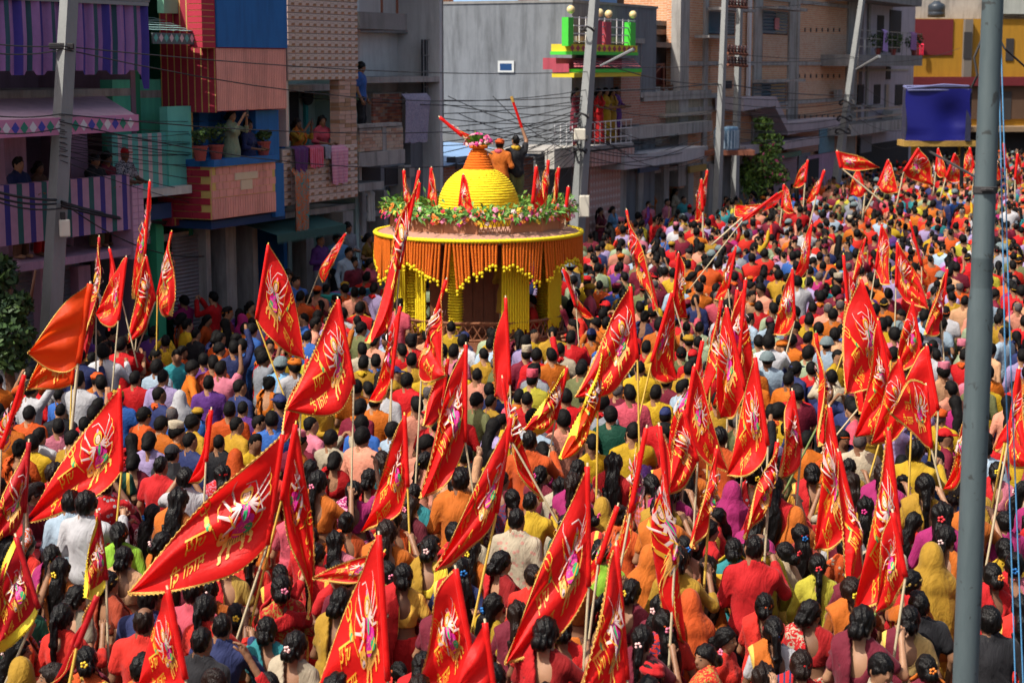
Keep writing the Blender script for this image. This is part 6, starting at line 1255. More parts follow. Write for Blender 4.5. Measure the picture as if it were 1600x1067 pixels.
p(1236,512,'m','shirt','maroon',face=-120,hair='fringe',note='bearded ',pose='down'); p(1253,500,'m','kurta','yellow',pose='down'); p(1205,560,'m','shirt','pale blue',pat='camo',col2=(.3,.32,.36),extra=(('helmet','camo'),)); p(1298,540,'m','shirt','pale blue',pat='camo',col2=(.25,.3,.36),extra=(('helmet','camo'),)); p(1168,520,'m','shirt','sky blue',pat='camo',col2=(.25,.3,.36),extra=(('helmet','camo'),)); p(1412,515,'m','shirt','grey',pat='camo',col2=(.3,.34,.4),extra=(('helmet','camo'),)); p(1462,512,'m','shirt','grey',pat='camo',col2=(.3,.34,.4),extra=(('helmet','camo'),),face=60)
p(1358,435,'m','kurta','deep orange',hair='crop',pose='down'); p(1374,445,'m','kurta','orange',pose='down',extra=(('scarf','orange'),)); p(1090,512,'m','shirt','sage',pose='down'); p(1212,515,'m','shirt','sage'); p(1480,490,'m','t_shirt','white',extra=(('headband','deep orange'),)); p(1306,415,'m','t_shirt','sky blue'); p(1448,352,'m','t_shirt','red'); p(1333,375,'m','shirt','blue')
p(905,485,'m','shirt','bright red',face=-100,note='bearded ',pose='bent'); p(930,525,'m','kurta','orange',extra=(('cap','navy'),),pose='phone'); p(915,440,'m','kurta','yellow',extra=(('turban','red'),)); p(958,452,'m','shirt','blue',extra=(('beret','maroon'),)); p(943,420,'m','kurta','lemon'); p(832,470,'m','kurta','bright red',hair='fringe',face=-90)
p(290,470,'m','kurta','magenta',face=-60,pose='phone'); p(330,466,'m','shirt','red',face=-70,pose='phone'); p(345,470,'m','kurta','white',pose='phone',face=60); p(198,540,'m','shirt','orange',face=70,note='moustached '); p(232,520,'m','shirt','purple'); p(288,508,'m','t_shirt','yellow',face=60); p(148,545,'m','t_shirt','lemon',face=75,pose='phone',note='spectacled '); p(70,565,'m','shirt','white',extra=(('turban','rose'),),face=50); p(345,508,'f','tunic','yellow',face=-40,hair='long'); p(385,500,'f','veil','magenta',face=-50)
p(925,430,'m','kurta','peach'); 
# women and the lowest rows
p(103,790,'m','shirt','pale blue',pose='down',face=5,scale=1.05,hair='short'); p(805,815,'m','shirt','cream',pat='dots',col2=(.40,.20,.16),hair='crop',pose='down',scale=1.04); p(938,868,'m','t_shirt','lime green',hair='short',pose='down'); p(295,925,'m','t_shirt','rose',hair='short',pose='down',scale=1.03)
p(618,900,'f','sari','red',hair='bun',face=0,col2=(.62,.35,.05),pose='bent'); p(665,862,'f','sari','mustard',hair='bun',col2=(.70,.52,.04)); p(533,822,'f','sari','deep orange',hair='topknot'); p(483,840,'f','sari','red',hair='ponytail'); p(536,848,'f','tunic','pink',hair='long'); p(460,800,'f','sari','rose',hair='bun'); p(655,770,'f','sari','teal',pat='dots',col2=(.5,.5,.45),hair='bun',note='hair clip '); p(490,770,'f','tunic','rose',pat='print',col2=(.7,.45,.4),hair='long'); p(555,768,'f','sari','magenta',hair='ponytail',pose='up',pat='print',col2=(.7,.3,.4)); p(520,720,'f','sari','red',hair='bun',extra=(('headband','red'),)); p(470,765,'f','tunic','deep orange',hair='bun',extra=(('headband','gold'),))
p(845,965,'f','sari','rust',hair='long',col2=(.55,.03,.02)); p(886,985,'f','sari','yellow',hair='bun',col2=(.65,.02,.02)); p(1020,950,'f','tunic','maroon',hair='long',pose='down'); p(985,928,'f','sari','maroon',hair='bun'); p(1122,888,'f','tunic','orange',hair='long',pose='down',face=5); p(1088,945,'f','veil','deep orange',face=5); p(1235,868,'f','sari','beige',hair='bun',face=-55,col2=(.55,.40,.22)); p(1276,888,'f','tunic','lemon',hair='braid',pose='down',face=3,col2=(.5,.42,.06)); p(1458,868,'f','veil','mustard',face=10,scale=1.04); p(1250,805,'f','veil','orange',face=-10); p(1200,945,'f','sari','bright red',hair='bun',extra=(('headband','deep orange'),)); p(1412,968,'f','sari','maroon',hair='bun',col2=(.50,.33,.12)); p(1330,895,'f','sari','maroon',hair='long'); p(1448,950,'m','t_shirt','black',hair='short')
p(1110,828,'f','tunic','red',hair='long'); p(1076,855,'f','sari','salmon',hair='bun'); p(1150,862,'f','tunic','teal',hair='bun',col2=(.5,.02,.03)); p(955,792,'f','veil','mustard'); p(1000,868,'f','veil','orange',scale=1.0); p(1135,770,'f','veil','magenta'); p(1090,700,'f','veil','yellow'); p(1190,850,'m','shirt','lemon',hair='balding',extra=(('scarf','yellow'),)); p(1196,880,'f','tunic','dark green',hair='ponytail',extra=(('headband','deep orange'),)); p(1165,820,'f','sari','magenta',hair='long'); p(1218,725,'f','sari','olive',hair='bun'); p(1262,742,'f','sari','red',hair='bun',col2=(.6,.3,.04)); p(1412,725,'f','sari','peach',hair='bun'); p(1464,735,'f','sari','blue',hair='bun'); p(1472,775,'f','sari','blue',hair='bun',extra=(('headband','gold'),)); p(1335,755,'f','tunic','maroon',hair='long'); p(1355,790,'f','sari','mustard',hair='long')
p(188,830,'f','tunic','lime green',hair='ponytail',extra=(('headband','deep orange'),)); p(206,870,'f','sari','peach',hair='bun',note='hair clip '); p(186,912,'f','sari','rust',hair='bun',extra=(('headband','gold'),)); p(248,850,'f','sari','orange',hair='bun'); p(278,825,'m','t_shirt','white'); p(213,942,'m','t_shirt','navy',hair='bushy'); p(343,925,'f','sari','orange',hair='braid'); p(108,890,'f','sari','orange',hair='long'); p(110,940,'f','sari','cream',hair='bun'); p(25,1045,'f','veil','mustard'); p(385,870,'f','sari','bright red',hair='ponytail',extra=(('headband','deep orange'),)); p(395,965,'f','sari','deep orange',hair='bun',extra=(('headband','deep orange'),)); p(300,1000,'m','t_shirt','black'); p(455,1010,'f','sari','cream',hair='bun'); p(440,985,'f','sari','teal',hair='bun'); p(800,960,'f','sari','maroon',hair='long'); p(650,1040,'f','sari','red',hair='bun'); p(765,945,'f','sari','yellow',hair='long'); p(790,880,'f','sari','red',hair='bun'); p(1550,905,'f','sari','red',hair='bun',note='hair clip '); p(1565,860,'f','tunic','yellow',hair='bun'); p(1570,980,'m','shirt','black',hair='bushy'); p(1545,795,'f','veil','mustard'); p(1548,700,'m','shirt','pale blue'); p(850,705,'f','sari','magenta',hair='bun'); p(845,745,'f','sari','maroon',hair='bun'); p(880,760,'f','sari','cream',hair='long'); p(900,735,'f','tunic','black',hair='bun'); p(930,690,'f','tunic','brown',hair='long'); p(1012,745,'f','veil','purple')
p(640,720,'f','tunic','salmon',hair='ponytail'); p(690,760,'f','sari','orange',hair='bun'); p(695,745,'m','shirt','peach',pose='up'); p(730,710,'m','kurta','yellow'); p(590,720,'f','tunic','teal',hair='ponytail'); p(575,745,'f','sari','red',hair='bun',pose='up')
# holders under the bigger flags
for (root, P0), base, kw, tipleft in [(f_[0], f_[1], f_[2], f_[3]) for f_ in FLAGS]:
    if 'zbase' in kw or P0[1] > 60 or kw.get('tubebase') is not None: continue
    fa = random.gauss(14, 12); ra = -math.radians(fa); sx_ = random.choice(['m','f','f']) if base[1] > 720 else 'm'; s_ = .97
    ox, oy = .19*s_, .37*s_; dx, dy = ox*math.cos(ra)-oy*math.sin(ra), ox*math.sin(ra)+oy*math.cos(ra)
    s_ = max(.86, min(1.12, P0[2]/1.46)); pos = np.array([P0[0]-dx, P0[1]-dy, 0])
    if sx_ == 'm': PEOPLE.append(None); PEOPLE.pop(); person(sex='m', top=random.choice(['shirt','t_shirt','kurta']), col=random.choice(['red','orange','yellow','white','maroon','navy','deep orange']), pose='hold', pos=pos, face=fa, scale=s_, note='holder ')
    else: person(sex='f', top=random.choice(['sari','sari','tunic']), col=random.choice(['red','orange','maroon','bright red','magenta','mustard']), pose='hold', pos=pos, face=fa, scale=s_, note='holder ')
# spectators above the street: on balconies and on the float
def sp(x, y, off, z, **k):
    u_ = SF.hit(x, y, off)[0]; P_ = SF.w(u_, off, z); k.setdefault('face', 115); k.setdefault('pose', 'lean'); person(pos=P_, **k)
UP0 = len(PEOPLE)
sp(158,258,.62,2.945,sex='m',col='black',place='') if False else None
def up(x, y, off, z, place, **k): sp(x, y, off, z, **k); PEOPLE[-1]['place'] = place
zb = 2.952
up(148,262,.70,zb,'on the striped balcony beside the square pole',sex='m',top='shirt',col='black',hair='fringe'); up(166,250,.62,zb,'behind the striped parapet',sex='m',top='t_shirt',col='maroon',hair='bushy'); up(176,238,.35,zb,'on the striped balcony in front of the mint screen',sex='m',top='t_shirt',col='lime green',hair='bushy'); up(193,238,.66,zb,'at the corner of the striped balcony',sex='m',top='t_shirt',col='white',pat='print',col2=(.02,.02,.05),extra=(('cap','red'),)); up(28,262,.7,zb,'on the striped balcony near the picture edge',sex='m',top='shirt',col='navy'); up(60,264,.7,zb,'on the striped balcony left of the square pole',sex='f',top='tunic',col='brown',hair='bun')
z3 = 3.002; up(362,226,1.02,3.66,'between the plants behind the blue sill',sex='f',top='tunic',col='sage',hair='bun',pose='phone'); up(388,240,1.0,3.46,'behind the blue sill beside the blue pillar',sex='f',top='tunic',col='navy',hair='long')
up(464,205,.55,3.40,'on the tiled balcony above the purple cloth',sex='f',top='tunic',col='mustard',hair='bun',pose='phone'); up(503,205,.55,3.40,'on the tiled balcony above the pink towels',sex='f',top='tunic',col='rose',hair='long',face=140)
up(564,150,.2,4.5,'standing at the brick parapet of the concrete house',sex='m',top='t_shirt',col='blue',pose='down',face=100)
zz_ = SF.hit(927,229,.9)[1]+.02
for x, c, tp, sx, pl in ((900,'maroon','tunic','f','behind the tangled pole on the colourful house balcony'),(935,'red','sari','f','at the white balcony rail near the tangled pole'),(946,'yellow','tunic','f','in the middle of the white railed balcony'),(956,'mustard','sari','f','on the white railed balcony, second from its brick end'),(963,'purple','tunic','f','at the brick end of the white railed balcony')): up(x,180,.2+.25*random.random(),zz_,pl,sex=sx,top=tp,col=c)
# people on plinths at shop fronts
for x, y, off, c, tp, sx, pl in ((938,330,.6,'maroon','sari','f','standing against the pink tiled wall'),(957,328,.75,'sky blue','sari','f','standing at the corner of the pink tiled wall'),(1010,300,-.2,'yellow','sari','f','in the shadowy shop front behind the pink shirted men'),(1018,300,-.3,'orange','sari','f','deep in the shadowy shop front'),(1055,300,-.1,'cream','tunic','f','in the concrete shop doorway'),(1013,320,.9,'pink','shirt','m','with folded arms before the low shops'),(1042,322,.9,'pink','shirt','m','before the low shops, farther along'),(1068,318,1.0,'teal','shirt','m','under the pale shop canopy'),
  (500,375,1.0,'purple','shirt','m','under the green awning'),(527,372,.9,'sky blue','t_shirt','m','under the green awning beside the bundles'),(543,355,.8,'grey','shirt','m','tall among the group under the green awning'),(575,372,.8,'mustard','sari','f','at the shop front of the concrete house'),(545,395,1.5,'pale blue','shirt','m','beside the stall of cloth bundles'),(553,410,1.6,'maroon','shirt','m','in front of the concrete house, beside the stall'),(578,412,1.8,'rose','tunic','f','below the concrete house lintel'),(450,430,2.0,'navy','t_shirt','m','at the edge of the dark shop'),(462,440,2.3,'blue','t_shirt','m','near the dark shop')):
    u_ = SF.hit(x, y, off)[0]; z_ = SF.hit(x, y, off)[1]-1.61*(1 if sx == 'm' else .945); up(x,y,off,max(.16, z_),pl,sex=sx,top=tp,col=c,pose=random.choice(['bent','down']),face=random.gauss(125,20)); PEOPLE[-1]['scale'] = 1.0 if sx == 'm' else .945
for x, y, d, kw in ((806,228,36.9,dict(col='black',top='t_shirt',pose='up',face=-20,hair='crop',extra=(('scarf','yellow'),),place='on the float roof raising a stick',scale=.98)),(781,240,36.7,dict(col='orange',top='kurta',pose='bent',face=20,extra=(('turban','deep orange'),('scarf','rose')),place='on the float roof just behind the dome',scale=.94)),(793,470,34.25,dict(col='mustard',top='kurta',pose='bent',face=15,place='standing inside the float between the yellow strings',scale=.98))):
    pl = kw.pop('place'); P_ = at(x, y, d); P_[2] = 3.06 if d > 35 else .985; person(pos=P_, sex='m', **kw); PEOPLE[-1]['place'] = pl
u_ = at(817, 205, 36.9)
# fill the street: dart throwing on the ground, denser close to the camera
grid = {}
def near(P, r):
    cx, cy = int(P[0]/.7), int(P[1]/.7)
    for i in (-1,0,1):
        for j in (-1,0,1):
            for Q in grid.get((cx+i, cy+j), ()):
                if (Q[0]-P[0])**2+(Q[1]-P[1])**2 < r*r: return True
    return False
def put(P): grid.setdefault((int(P[0]/.7), int(P[1]/.7)), []).append(P)
clean = []
for q in PEOPLE:     # drop a later person who would stand inside an earlier one
    if q['P'][2] < .1 and near(q['P'], .30): continue
    if q['P'][2] < .1: put(q['P'])
    clean.append(q)
PEOPLE[:] = clean
obst = [(xb, yb, .35), (lp.location.x, lp.location.y, .5), (mp_.location.x, mp_.location.y, .6), (pp.location.x, pp.location.y, .5), (pq.location.x, pq.location.y, .5), (pr.location.x, pr.location.y, .6), (FX, FY, 2.25), (FX, FY-2, 1.6), (FX-1, FY-2.9, 1.15), (FX+1, FY-2.9, 1.15), (FX, FY-3.2, 1.15)]
REG = {'low': (['red']*8+['bright red']*3+['maroon']*7+['orange']*2+['deep orange']*3+['mustard']+['magenta']*2+['yellow','dark green','black','cream','brown','rust','rust']),
 'left': (['orange']*3+['deep orange']*3+['navy']*2+['blue']*2+['purple','maroon','maroon','yellow','mustard','white','white','grey','red','red','teal','black','pink','lavender']),
 'mid': (['yellow']*2+['mustard']*2+['red']*4+['orange']*3+['salmon','salmon','rose','maroon','pale blue','navy','blue','white','lavender','cream','peach','sage','grey','maroon','pink','olive','navy']),
 'far': (['red']*5+['maroon']*5+['bright red']*3+['orange']*2+['deep orange']*3+['magenta','rose']+['yellow','mustard','lemon']+['lavender']*3+['white','pale blue','blue','navy','navy','sage','olive','olive','salmon','salmon','pink','rose','peach','teal','purple','black'])}
CROWD = []
def sortof(x, y, P):
    reg = 'low' if y > 700 else ('left' if x < 480 else ('mid' if y > 470 else 'far'))
    col = random.choice(REG[reg]); fem = random.random() < {'low': .82, 'left': .18, 'mid': .12, 'far': .22}[reg]
    if reg == 'left' and y < 560: fem = random.random() < .3
    face = random.gauss(14, 24) if random.random() < .80 else random.uniform(-170, 170)
    if x < 420 and y < 560: face = random.gauss(60, 50)
    ex = []
    if fem:
        top = random.choice(['sari']*12+['tunic']*7+['veil']) ; hr = random.choice(['bun','bun','topknot','ponytail','ponytail','long','long','long','braid'])
        if top != 'veil' and random.random() < .22: ex.append(('headband', random.choice(['red','deep orange','gold'])))
    else:
        top = random.choice(['shirt']*4+['t_shirt']*4+['kurta']*3); hr = random.choice(['short']*4+['crop']*3+['bushy']*2+['fringe']*2+['balding'])
        r_ = random.random()
        if r_ < .05: ex.append(('cap', random.choice(['navy','red','black','maroon'])))
        elif r_ < .08: ex.append(('topi', random.choice(['pink','cream','black'])))
        elif r_ < .12: ex.append(('turban', random.choice(['red','orange','mustard','deep orange'])))
        elif r_ < .16: ex.append(('headband', random.choice(['red','mustard','orange'])))
        if random.random() < .10: ex.append(('scarf', random.choice(['red','orange','yellow','deep orange'])))
        if reg == 'far' and random.random() < .04: ex = [('helmet','camo')]; top = 'shirt'; col = 'grey'
    pat = random.choices(['plain','check','vstripe','stripe','print','dots','border'], [12,1,1,.5,1.6,.6,1.2] if not fem else [7,.3,.8,.3,2.6,1.6,3.2])[0]
    c2 = {'border': (.62,.40,.06)}.get(pat) or PAL[random.choice(['cream','white','gold','maroon','navy','orange','pink'])]
    pose = random.choices(['walk','bent','down','up','phone'], [5,6,4,.6,.6])[0]
    return dict(P=P, sex='f' if fem else 'm', top=top, col=col, pat=pat, hair=hr, pose=pose, turn=random.choice([0,0,.6,-.6]) if pose in ('walk','bent','down') else 0, face=face, col2=c2, bottom=None, skin=random.choice([0,0,0,1,2]), extra=tuple(ex), scale=(.945 if fem else 1)*(random.uniform(.93,1.06) if random.random() < .95 else random.uniform(.74,.84)), note='')
cand = []
for _ in range(150000):
    Y = 11.6+(108-11.6)*random.random()**.85; X = random.uniform(-.34, .34)*Y
    P_ = np.array([X, Y, 0.]); off = float(np.dot(SF.n, P_-SF.o))
    if off < 1.5 or Y > 94+.1*X: continue
    if any((X-a)**2+(Y-b_)**2 < r*r for a, b_, r in obst): continue
    if near(P_, (.54 if Y < 24 else (.56 if Y < 45 else .64))*random.uniform(.86,1.25)): continue
    px_, py_, d_ = topx(P_+np.array([0,0,1.6]))
    if px_ < -130 or px_ > 1735 or py_ > 1190: continue
    put(P_); q = sortof(px_, py_, P_); cand.append(q)
nfix = len(PEOPLE); up_ = [q for q in PEOPLE if q.get('place')]; street = [q for q in PEOPLE if not q.get('place')]+cand
street.sort(key=lambda q: q['P'][1]); room = 300-len(up_); PEOPLE[:] = street[:room]+up_; CROWD = street[room:]
print('people', nfix, len(PEOPLE), 'crowd', len(CROWD), 'individuals to y=', street[room-1]['P'][1])
# ---------------------------------------------------------------- labels: each one singles a person out
GN = {'t_shirt':'t-shirt','shirt':'shirt','kurta':'long kurta','tunic':'tunic dress','sari':'sari','veil':'veil drawn over the head'}
HN = {'short':'short black hair','crop':'cropped black hair','bushy':'bushy black hair','fringe':'thick black hair','balding':'balding head','bun':'black hair in a bun','topknot':'hair in a top knot','ponytail':'black ponytail','long':'long loose black hair','braid':'long black braid'}
PN = {'check':'checked ','vstripe':'striped ','stripe':'banded ','print':'printed ','dots':'dotted ','border':'gold bordered ','camo':'camouflage ','plain':''}
XN = {'headband':'headband','cap':'cap','topi':'flat topped hat','turban':'turban','helmet':'camouflage helmet','scarf':'neck scarf','beret':'beret','vest':'vest'}
def article(w_): return 'an' if w_[0] in 'aeiou' else 'a'
def short(q): return ('woman' if q['sex'] == 'f' else 'man')+' in '+q['col']+' '+PN[q['pat']]+GN[q['top']].split(' drawn')[0]
def full(q):
    s_ = short(q)
    if q['top'] == 'veil': s_ = 'woman in '+q['col']+' '+PN[q['pat']]+'veil covering her head'
    ex = [(('' if a == 'helmet' else c+' ')+XN[a]) for a, c in q['extra'] if a != 'vest']
    if q['top'] != 'veil' and not any(a in ('cap','topi','turban','helmet','beret') for a, _ in q['extra']): s_ += ' with '+HN[q['hair']]+(' and '+ex[0] if ex else '')
    elif ex: s_ += ' and '+ex[0]
    return s_
ACT = {'up':'raising one arm','phone':'holding both hands up','spread':'stretching both arms out','hold':'holding a flag pole'}
from collections import Counter
LM = [('the steel post', np.array([xb, yb, 0])), ('the square concrete pole', np.array(lp.location)), ('the float', np.array([FX, FY-2, 0]))]
for q in PEOPLE:
    q['s'] = full(q)
    if q.get('place'): q['s'] = ' '.join(short(q).split()[:7]+[q['place']])
    elif q['pose'] in ACT: q['s'] += ', '+ACT[q['pose']]
cnt = Counter(q['s'] for q in PEOPLE); sc_ = Counter(short(q) for q in PEOPLE); used = set(); FS = Counter(full(q) for q in PEOPLE)
scr = [topx(q['P']+np.array([0,0,1.6])) for q in PEOPLE]
def rel(i, j):
    (x0, y0, d0), (x1, y1, d1) = scr[i], scr[j]
    dx, dd = (PEOPLE[i]['P'][0]-PEOPLE[j]['P'][0]), d0-d1
    return ('just ahead of' if dd > 0 else 'just behind') if abs(dd) > abs(dx) else 'beside'
order = sorted(range(len(PEOPLE)), key=lambda i: cnt[PEOPLE[i]['s']])
for i in order:
    q = PEOPLE[i]; s_ = q['s']
    if cnt[s_] > 1:
        best = None
        nb = sorted((j for j in range(len(PEOPLE)) if j != i), key=lambda j: float(np.sum((PEOPLE[j]['P']-q['P'])**2)))[:24]
        for base_ in (s_, short(q)):
            for j in nb:
                nm = short(PEOPLE[j])
                if PEOPLE[j].get('place'): continue
                if sc_[nm] > 1: nm = full(PEOPLE[j]) if FS[full(PEOPLE[j])] == 1 else None
                if nm is None: continue
                c_ = base_+', '+rel(i, j)+' '+article(nm)+' '+nm
                if c_ not in used and len(c_.split()) <= 16: best = c_; break
            if best: break
        if not best:
            for j in nb:
                c_ = short(q)+', '+rel(i, j)+' '+article(short(PEOPLE[j]))+' '+short(PEOPLE[j])
                if c_ not in used and len(c_.split()) <= 16: best = c_; break
        s_ = best or s_
    s_ = ' '.join(s_.split()[:16]).rstrip(',')
    used.add(s_); q['label'] = s_
# ---------------------------------------------------------------- build the single people
CAMO = cloth((.10,.14,.17), 'camo', (.28,.32,.34)); POT = {}
def fab(c, pat='plain', c2=None): return CAMO if c == 'camo' else cloth(PAL[c], pat, c2 or (.7,.6,.4))
BOT = ['navy','black','grey','black','brown','olive','navy']
for q in PEOPLE:
    s_ = q['scale']; o = link('person', body_mesh(q['sex'], q['pose'], q['turn'])); o.location = q['P']; o.rotation_euler = (0 if q.get('place') else random.gauss(-.02,.045), 0 if q.get('place') else random.gauss(0,.04),-math.radians(q['face'])); o.scale = (s_*random.uniform(.95,1.07), s_*random.uniform(.95,1.05), s_); setm(o, SKINS[q['skin']])
    tag(o, q['label'], 'person', 'people watching from balconies and shop fronts' if q.get('place') else 'people walking in the procession')
    def ch(name, me, mat, turn=0):
        c = link(name, me, o); setm(c, mat)
        if turn: c.rotation_euler = (0,0,turn)
        return c
    T = q['top']; mat = fab(q['col'], q['pat'], q['col2'])
    if T != 'veil': ch('hair', hair_mesh(q['hair']), HAIRM[2] if q['hair'] == 'balding' and random.random() < .5 else random.choice([HAIRM[0]]*5+[HAIRM[1]]), q['turn'])
    if T in ('t_shirt','shirt','kurta'):
        ch(T, gar_mesh(T, q['sex'], q['pose']), mat); ch('trousers', gar_mesh('trousers', 'm', 'down'), fab(q['bottom'] or random.choice(BOT) if T != 'kurta' else random.choice(['white','cream','beige'])))
    elif T == 'tunic':
        ch('tunic', gar_mesh('tunic', q['sex'], q['pose']), mat); ch('trousers', gar_mesh('trousers', 'm', 'down'), mat if random.random() < .5 else fab(random.choice(['maroon','cream','black','red'])))
        if random.random() < .35 and q['hair'] in ('bun','topknot'): ch('dupatta', gar_mesh('dupatta', 'f', q['pose']), fab(random.choice(['red','orange','yellow','maroon'])))
    else:
        c2 = q['col2'] if q['col2'] and q['pat'] in ('plain',) else None
        ch('blouse', gar_mesh('blouse', 'f', q['pose']), cloth(c2 or shade(PAL[q['col']], random.choice([.7,1,1,.5])))); ch('sari_skirt', gar_mesh('sari_skirt', 'f', 'down'), mat)
        if T == 'sari': ch('pallu', gar_mesh('pallu', 'f', q['pose']), mat if not c2 else cloth(PAL[q['col']], 'border', (.62,.42,.08)))
        else: ch('veil', gar_mesh('veil', 'f', q['pose'], q['turn']), mat)
    for a, c in q['extra']: ch(a, gar_mesh(a, q['sex'], 'down'), fab(c), q['turn'] if a not in ('scarf','vest') else 0)
    if q['sex'] == 'f' and T != 'veil' and random.random() < .45:
        if 'clip' not in POT:
            m = MB(); 
            for k in range(5): t = k*1.2566; m.ball((.022*math.cos(t), -.128+.004*k % 2, 1.60+.022*math.sin(t)), (.014,.012,.014), 0, 6, 4)
            me = m.mesh('hair_flower', True); me.materials.append(DUMMY); POT['clip'] = me
        h = ch('hair_flower', POT['clip'], random.choice(FLW+[YTRIM, PRN[0], blu]), q['turn']); 
        if q['hair'] == 'bun': h.location = (.02, -.035, .03)
# things held: phone, stick
def held(name, label, cat, me_mb, mat, loc, rz=0): o = me_mb.build(name, mat); o.location = loc; o.rotation_euler = (0,0,rz); return tag(o, label, cat)
npn = 0
for q in PEOPLE:
    if q['pose'] == 'phone' and npn < 14 and not q.get('place', '').startswith('on the float'):
        s_ = q['scale']; a = -math.radians(q['face']); lx, ly = 0, .40*s_; m = MB(); m.box(-.038,.038,-.005,.005,-.075,.075)
        held('phone', ('phone held up by the '+('woman ' if q['sex'] == 'f' else 'man ')+q['place']) if q.get('place') else 'phone held up by the '+' '.join((full(q) if FS[full(q)] == 1 and len(full(q).split()) < 12 else q['label'].replace(', holding both hands up', '')).split()[:11]), 'phone', m, plain('phone_black', (.03,.03,.035), .25, .1, 4, 0), q['P']+np.array([lx*math.cos(a)-ly*math.sin(a), lx*math.sin(a)+ly*math.cos(a), 1.66*s_]), a)['group'] = 'phones held up by spectators'; npn += 1
for q in PEOPLE:
    if q.get('place', '') == 'on the float roof raising a stick':
        s_ = q['scale']; a = -math.radians(q['face']); lx, ly = .21*s_, .21*s_; H_ = q['P']+np.array([lx*math.cos(a)-ly*math.sin(a), lx*math.sin(a)+ly*math.cos(a), 1.92*s_]); m = MB(); m.tube([(.03,0,-.12),(-.19,0,.52)], .028, 8); m.tube([(-.175,0,.48),(-.215,0,.60)], .032, 8, 1)
        held('festival_stick', 'red and gold stick raised by the man on the float roof', 'stick', m, [RED, GOLD], H_)
# ---------------------------------------------------------------- the far crowd as one mass
from bpy import ops as _o
LOD = {}
def dec(V, Q, ratio):
    me = mk('tmp', V, Q); ob = bpy.data.objects.new('tmp', me); C.objects.link(ob); md = ob.modifiers.new('d', 'DECIMATE'); md.ratio = ratio; dg = bpy.context.evaluated_depsgraph_get(); ev_ = ob.evaluated_get(dg); m2 = ev_.to_mesh(); m2.calc_loop_triangles()
    Vn = np.zeros(len(m2.vertices)*3, np.float32); m2.vertices.foreach_get('co', Vn); Tn = np.zeros(len(m2.loop_triangles)*3, np.int32); m2.loop_triangles.foreach_get('vertices', Tn); ev_.to_mesh_clear(); bpy.data.objects.remove(ob); bpy.data.meshes.remove(me); return Vn.reshape(-1,3), Tn.reshape(-1,3)
def lodpart(kind, sex, pose, lvl, key2=None):
    key = (kind, sex, pose, lvl, key2)
    if key in LOD: return LOD[key]
    lo, hi = bounds(pose); n_ = .165 if lvl == 0 else .085
    if kind == 'skin': f = bodyf(sex, pose, 0, True); h = .028 if lvl == 0 else .036; lo = (lo[0],lo[1],.8)
    elif kind == 'hair': f = hairf(key2); h = .022 if lvl == 0 else .03; lo, hi = (-.2,-.3,.9), (.2,.2,1.85)
    elif kind in ('trousers','sari_skirt'): f = garm(kind, sex, pose); h = .06; lo, hi = (-.36,-.32,-.1), (.36,.32,1.16)
    elif kind in ('cap','topi','turban','helmet','headband','scarf','beret'): f = garm(kind, sex, 'down'); h = .018 if lvl == 0 else .026; lo, hi = (-.2,-.22,1.3), (.2,.26,1.87)
    else: f = garm(kind, sex, pose); h = .032 if lvl == 0 else .044; lo = (lo[0],lo[1],.4)
    V, Q = surfnet(f, lo, hi, h); V = smooth_v(V, Q, 1, .3); LOD[key] = dec(V, Q, n_); return LOD[key]
VS, FS_, CS = [], [], []; nv = 0
SK = [(.25,.125,.068),(.33,.175,.10),(.17,.082,.046)]
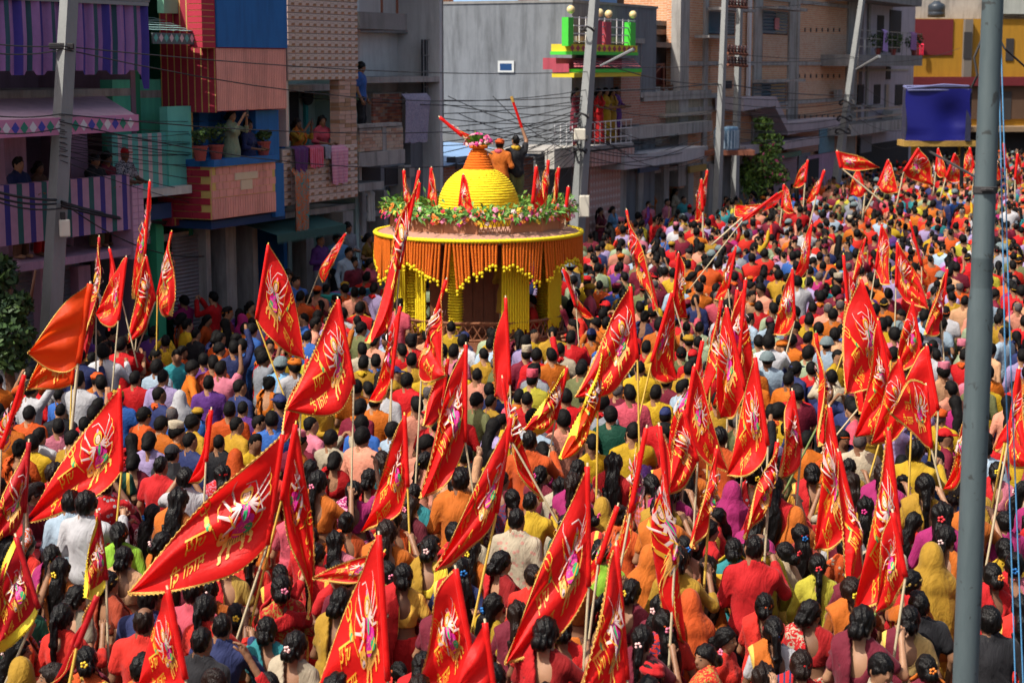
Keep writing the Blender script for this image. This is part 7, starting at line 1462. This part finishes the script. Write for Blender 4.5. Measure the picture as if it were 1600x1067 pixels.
def addp(VT, q, col):
    global nv
    V, T_ = VT; a = -math.radians(q['face']); s_ = q['scale']; ca, sa = math.cos(a)*s_, math.sin(a)*s_
    W = np.stack([V[:,0]*ca-V[:,1]*sa+q['P'][0]+V[:,2]*q['tl'][0], V[:,0]*sa+V[:,1]*ca+q['P'][1]+V[:,2]*q['tl'][1], V[:,2]*s_+q['P'][2]], 1); VS.append(W); FS_.append(T_+nv); nv += len(V)
    c = np.array(col, np.float32)[None]*np.ones((len(V),1), np.float32)
    c = c*(1+.10*np.sin(V[:,2:3]*40+V[:,0:1]*30)); CS.append(np.concatenate([c, np.ones((len(V),1), np.float32)], 1))
for q in CROWD:
    q['tl'] = (random.gauss(0,.045), random.gauss(.01,.045)); lv = 0 if q['P'][1] < 42 else 1; k = random.uniform(.75, 1.15); col = shade(PAL[q['col']], k); T = q['top']; pose = q['pose'] if q['pose'] != 'walk' else 'down'
    addp(lodpart('skin', q['sex'], pose, lv), q, SK[q['skin']])
    if T != 'veil': addp(lodpart('hair', 'x', 'down', lv, q['hair']), q, (.004,.0035,.0035) if q['hair'] != 'balding' else (.08,.07,.07))
    if T in ('t_shirt','shirt','kurta','tunic'): addp(lodpart(T, q['sex'], pose, lv), q, col); addp(lodpart('trousers', 'm', 'down', 1), q, PAL[random.choice(BOT)])
    else:
        addp(lodpart('blouse', 'f', pose, lv), q, shade(col, .7)); addp(lodpart('sari_skirt', 'f', 'down', 1), q, col); addp(lodpart('pallu' if T == 'sari' else 'veil', 'f', pose, 0 if lv == 0 else 0), q, col)
    for a, c in q['extra']:
        if a != 'vest': addp(lodpart(a, q['sex'], 'down', lv), q, (.13,.17,.18) if c == 'camo' else PAL[c])
V = np.concatenate(VS); T_ = np.concatenate(FS_); me = mk('crowd', V, T_); at_ = me.color_attributes.new('tone', 'FLOAT_COLOR', 'POINT'); at_.data.foreach_set('color', np.concatenate(CS).astype(np.float32).ravel())
m, g = newmat('crowd_clothes'); ca_ = g.n('Attribute', attribute_name='tone'); g.l(ca_.outputs['Color'], g.p.inputs['Base Color']); g.p.inputs['Roughness'].default_value = .7; g.p.inputs['Specular IOR Level'].default_value = .14
tcx = g.n('TexCoord'); n3 = g.n('TexNoise', Scale=14, Detail=4, Distortion=1); g.l(tcx.outputs['Object'], n3.inputs['Vector']); bp = g.n('Bump', Strength=.5, Distance=.03); g.l(n3.outputs['Fac'], bp.inputs['Height']); g.l(bp.outputs[0], g.p.inputs['Normal'])
me.materials.append(m); cr_ = link('crowd', me, None, 'stuff'); tag(cr_, 'dense mass of people filling the street behind the front rows', 'crowd')
print('crowd tris', len(T_))
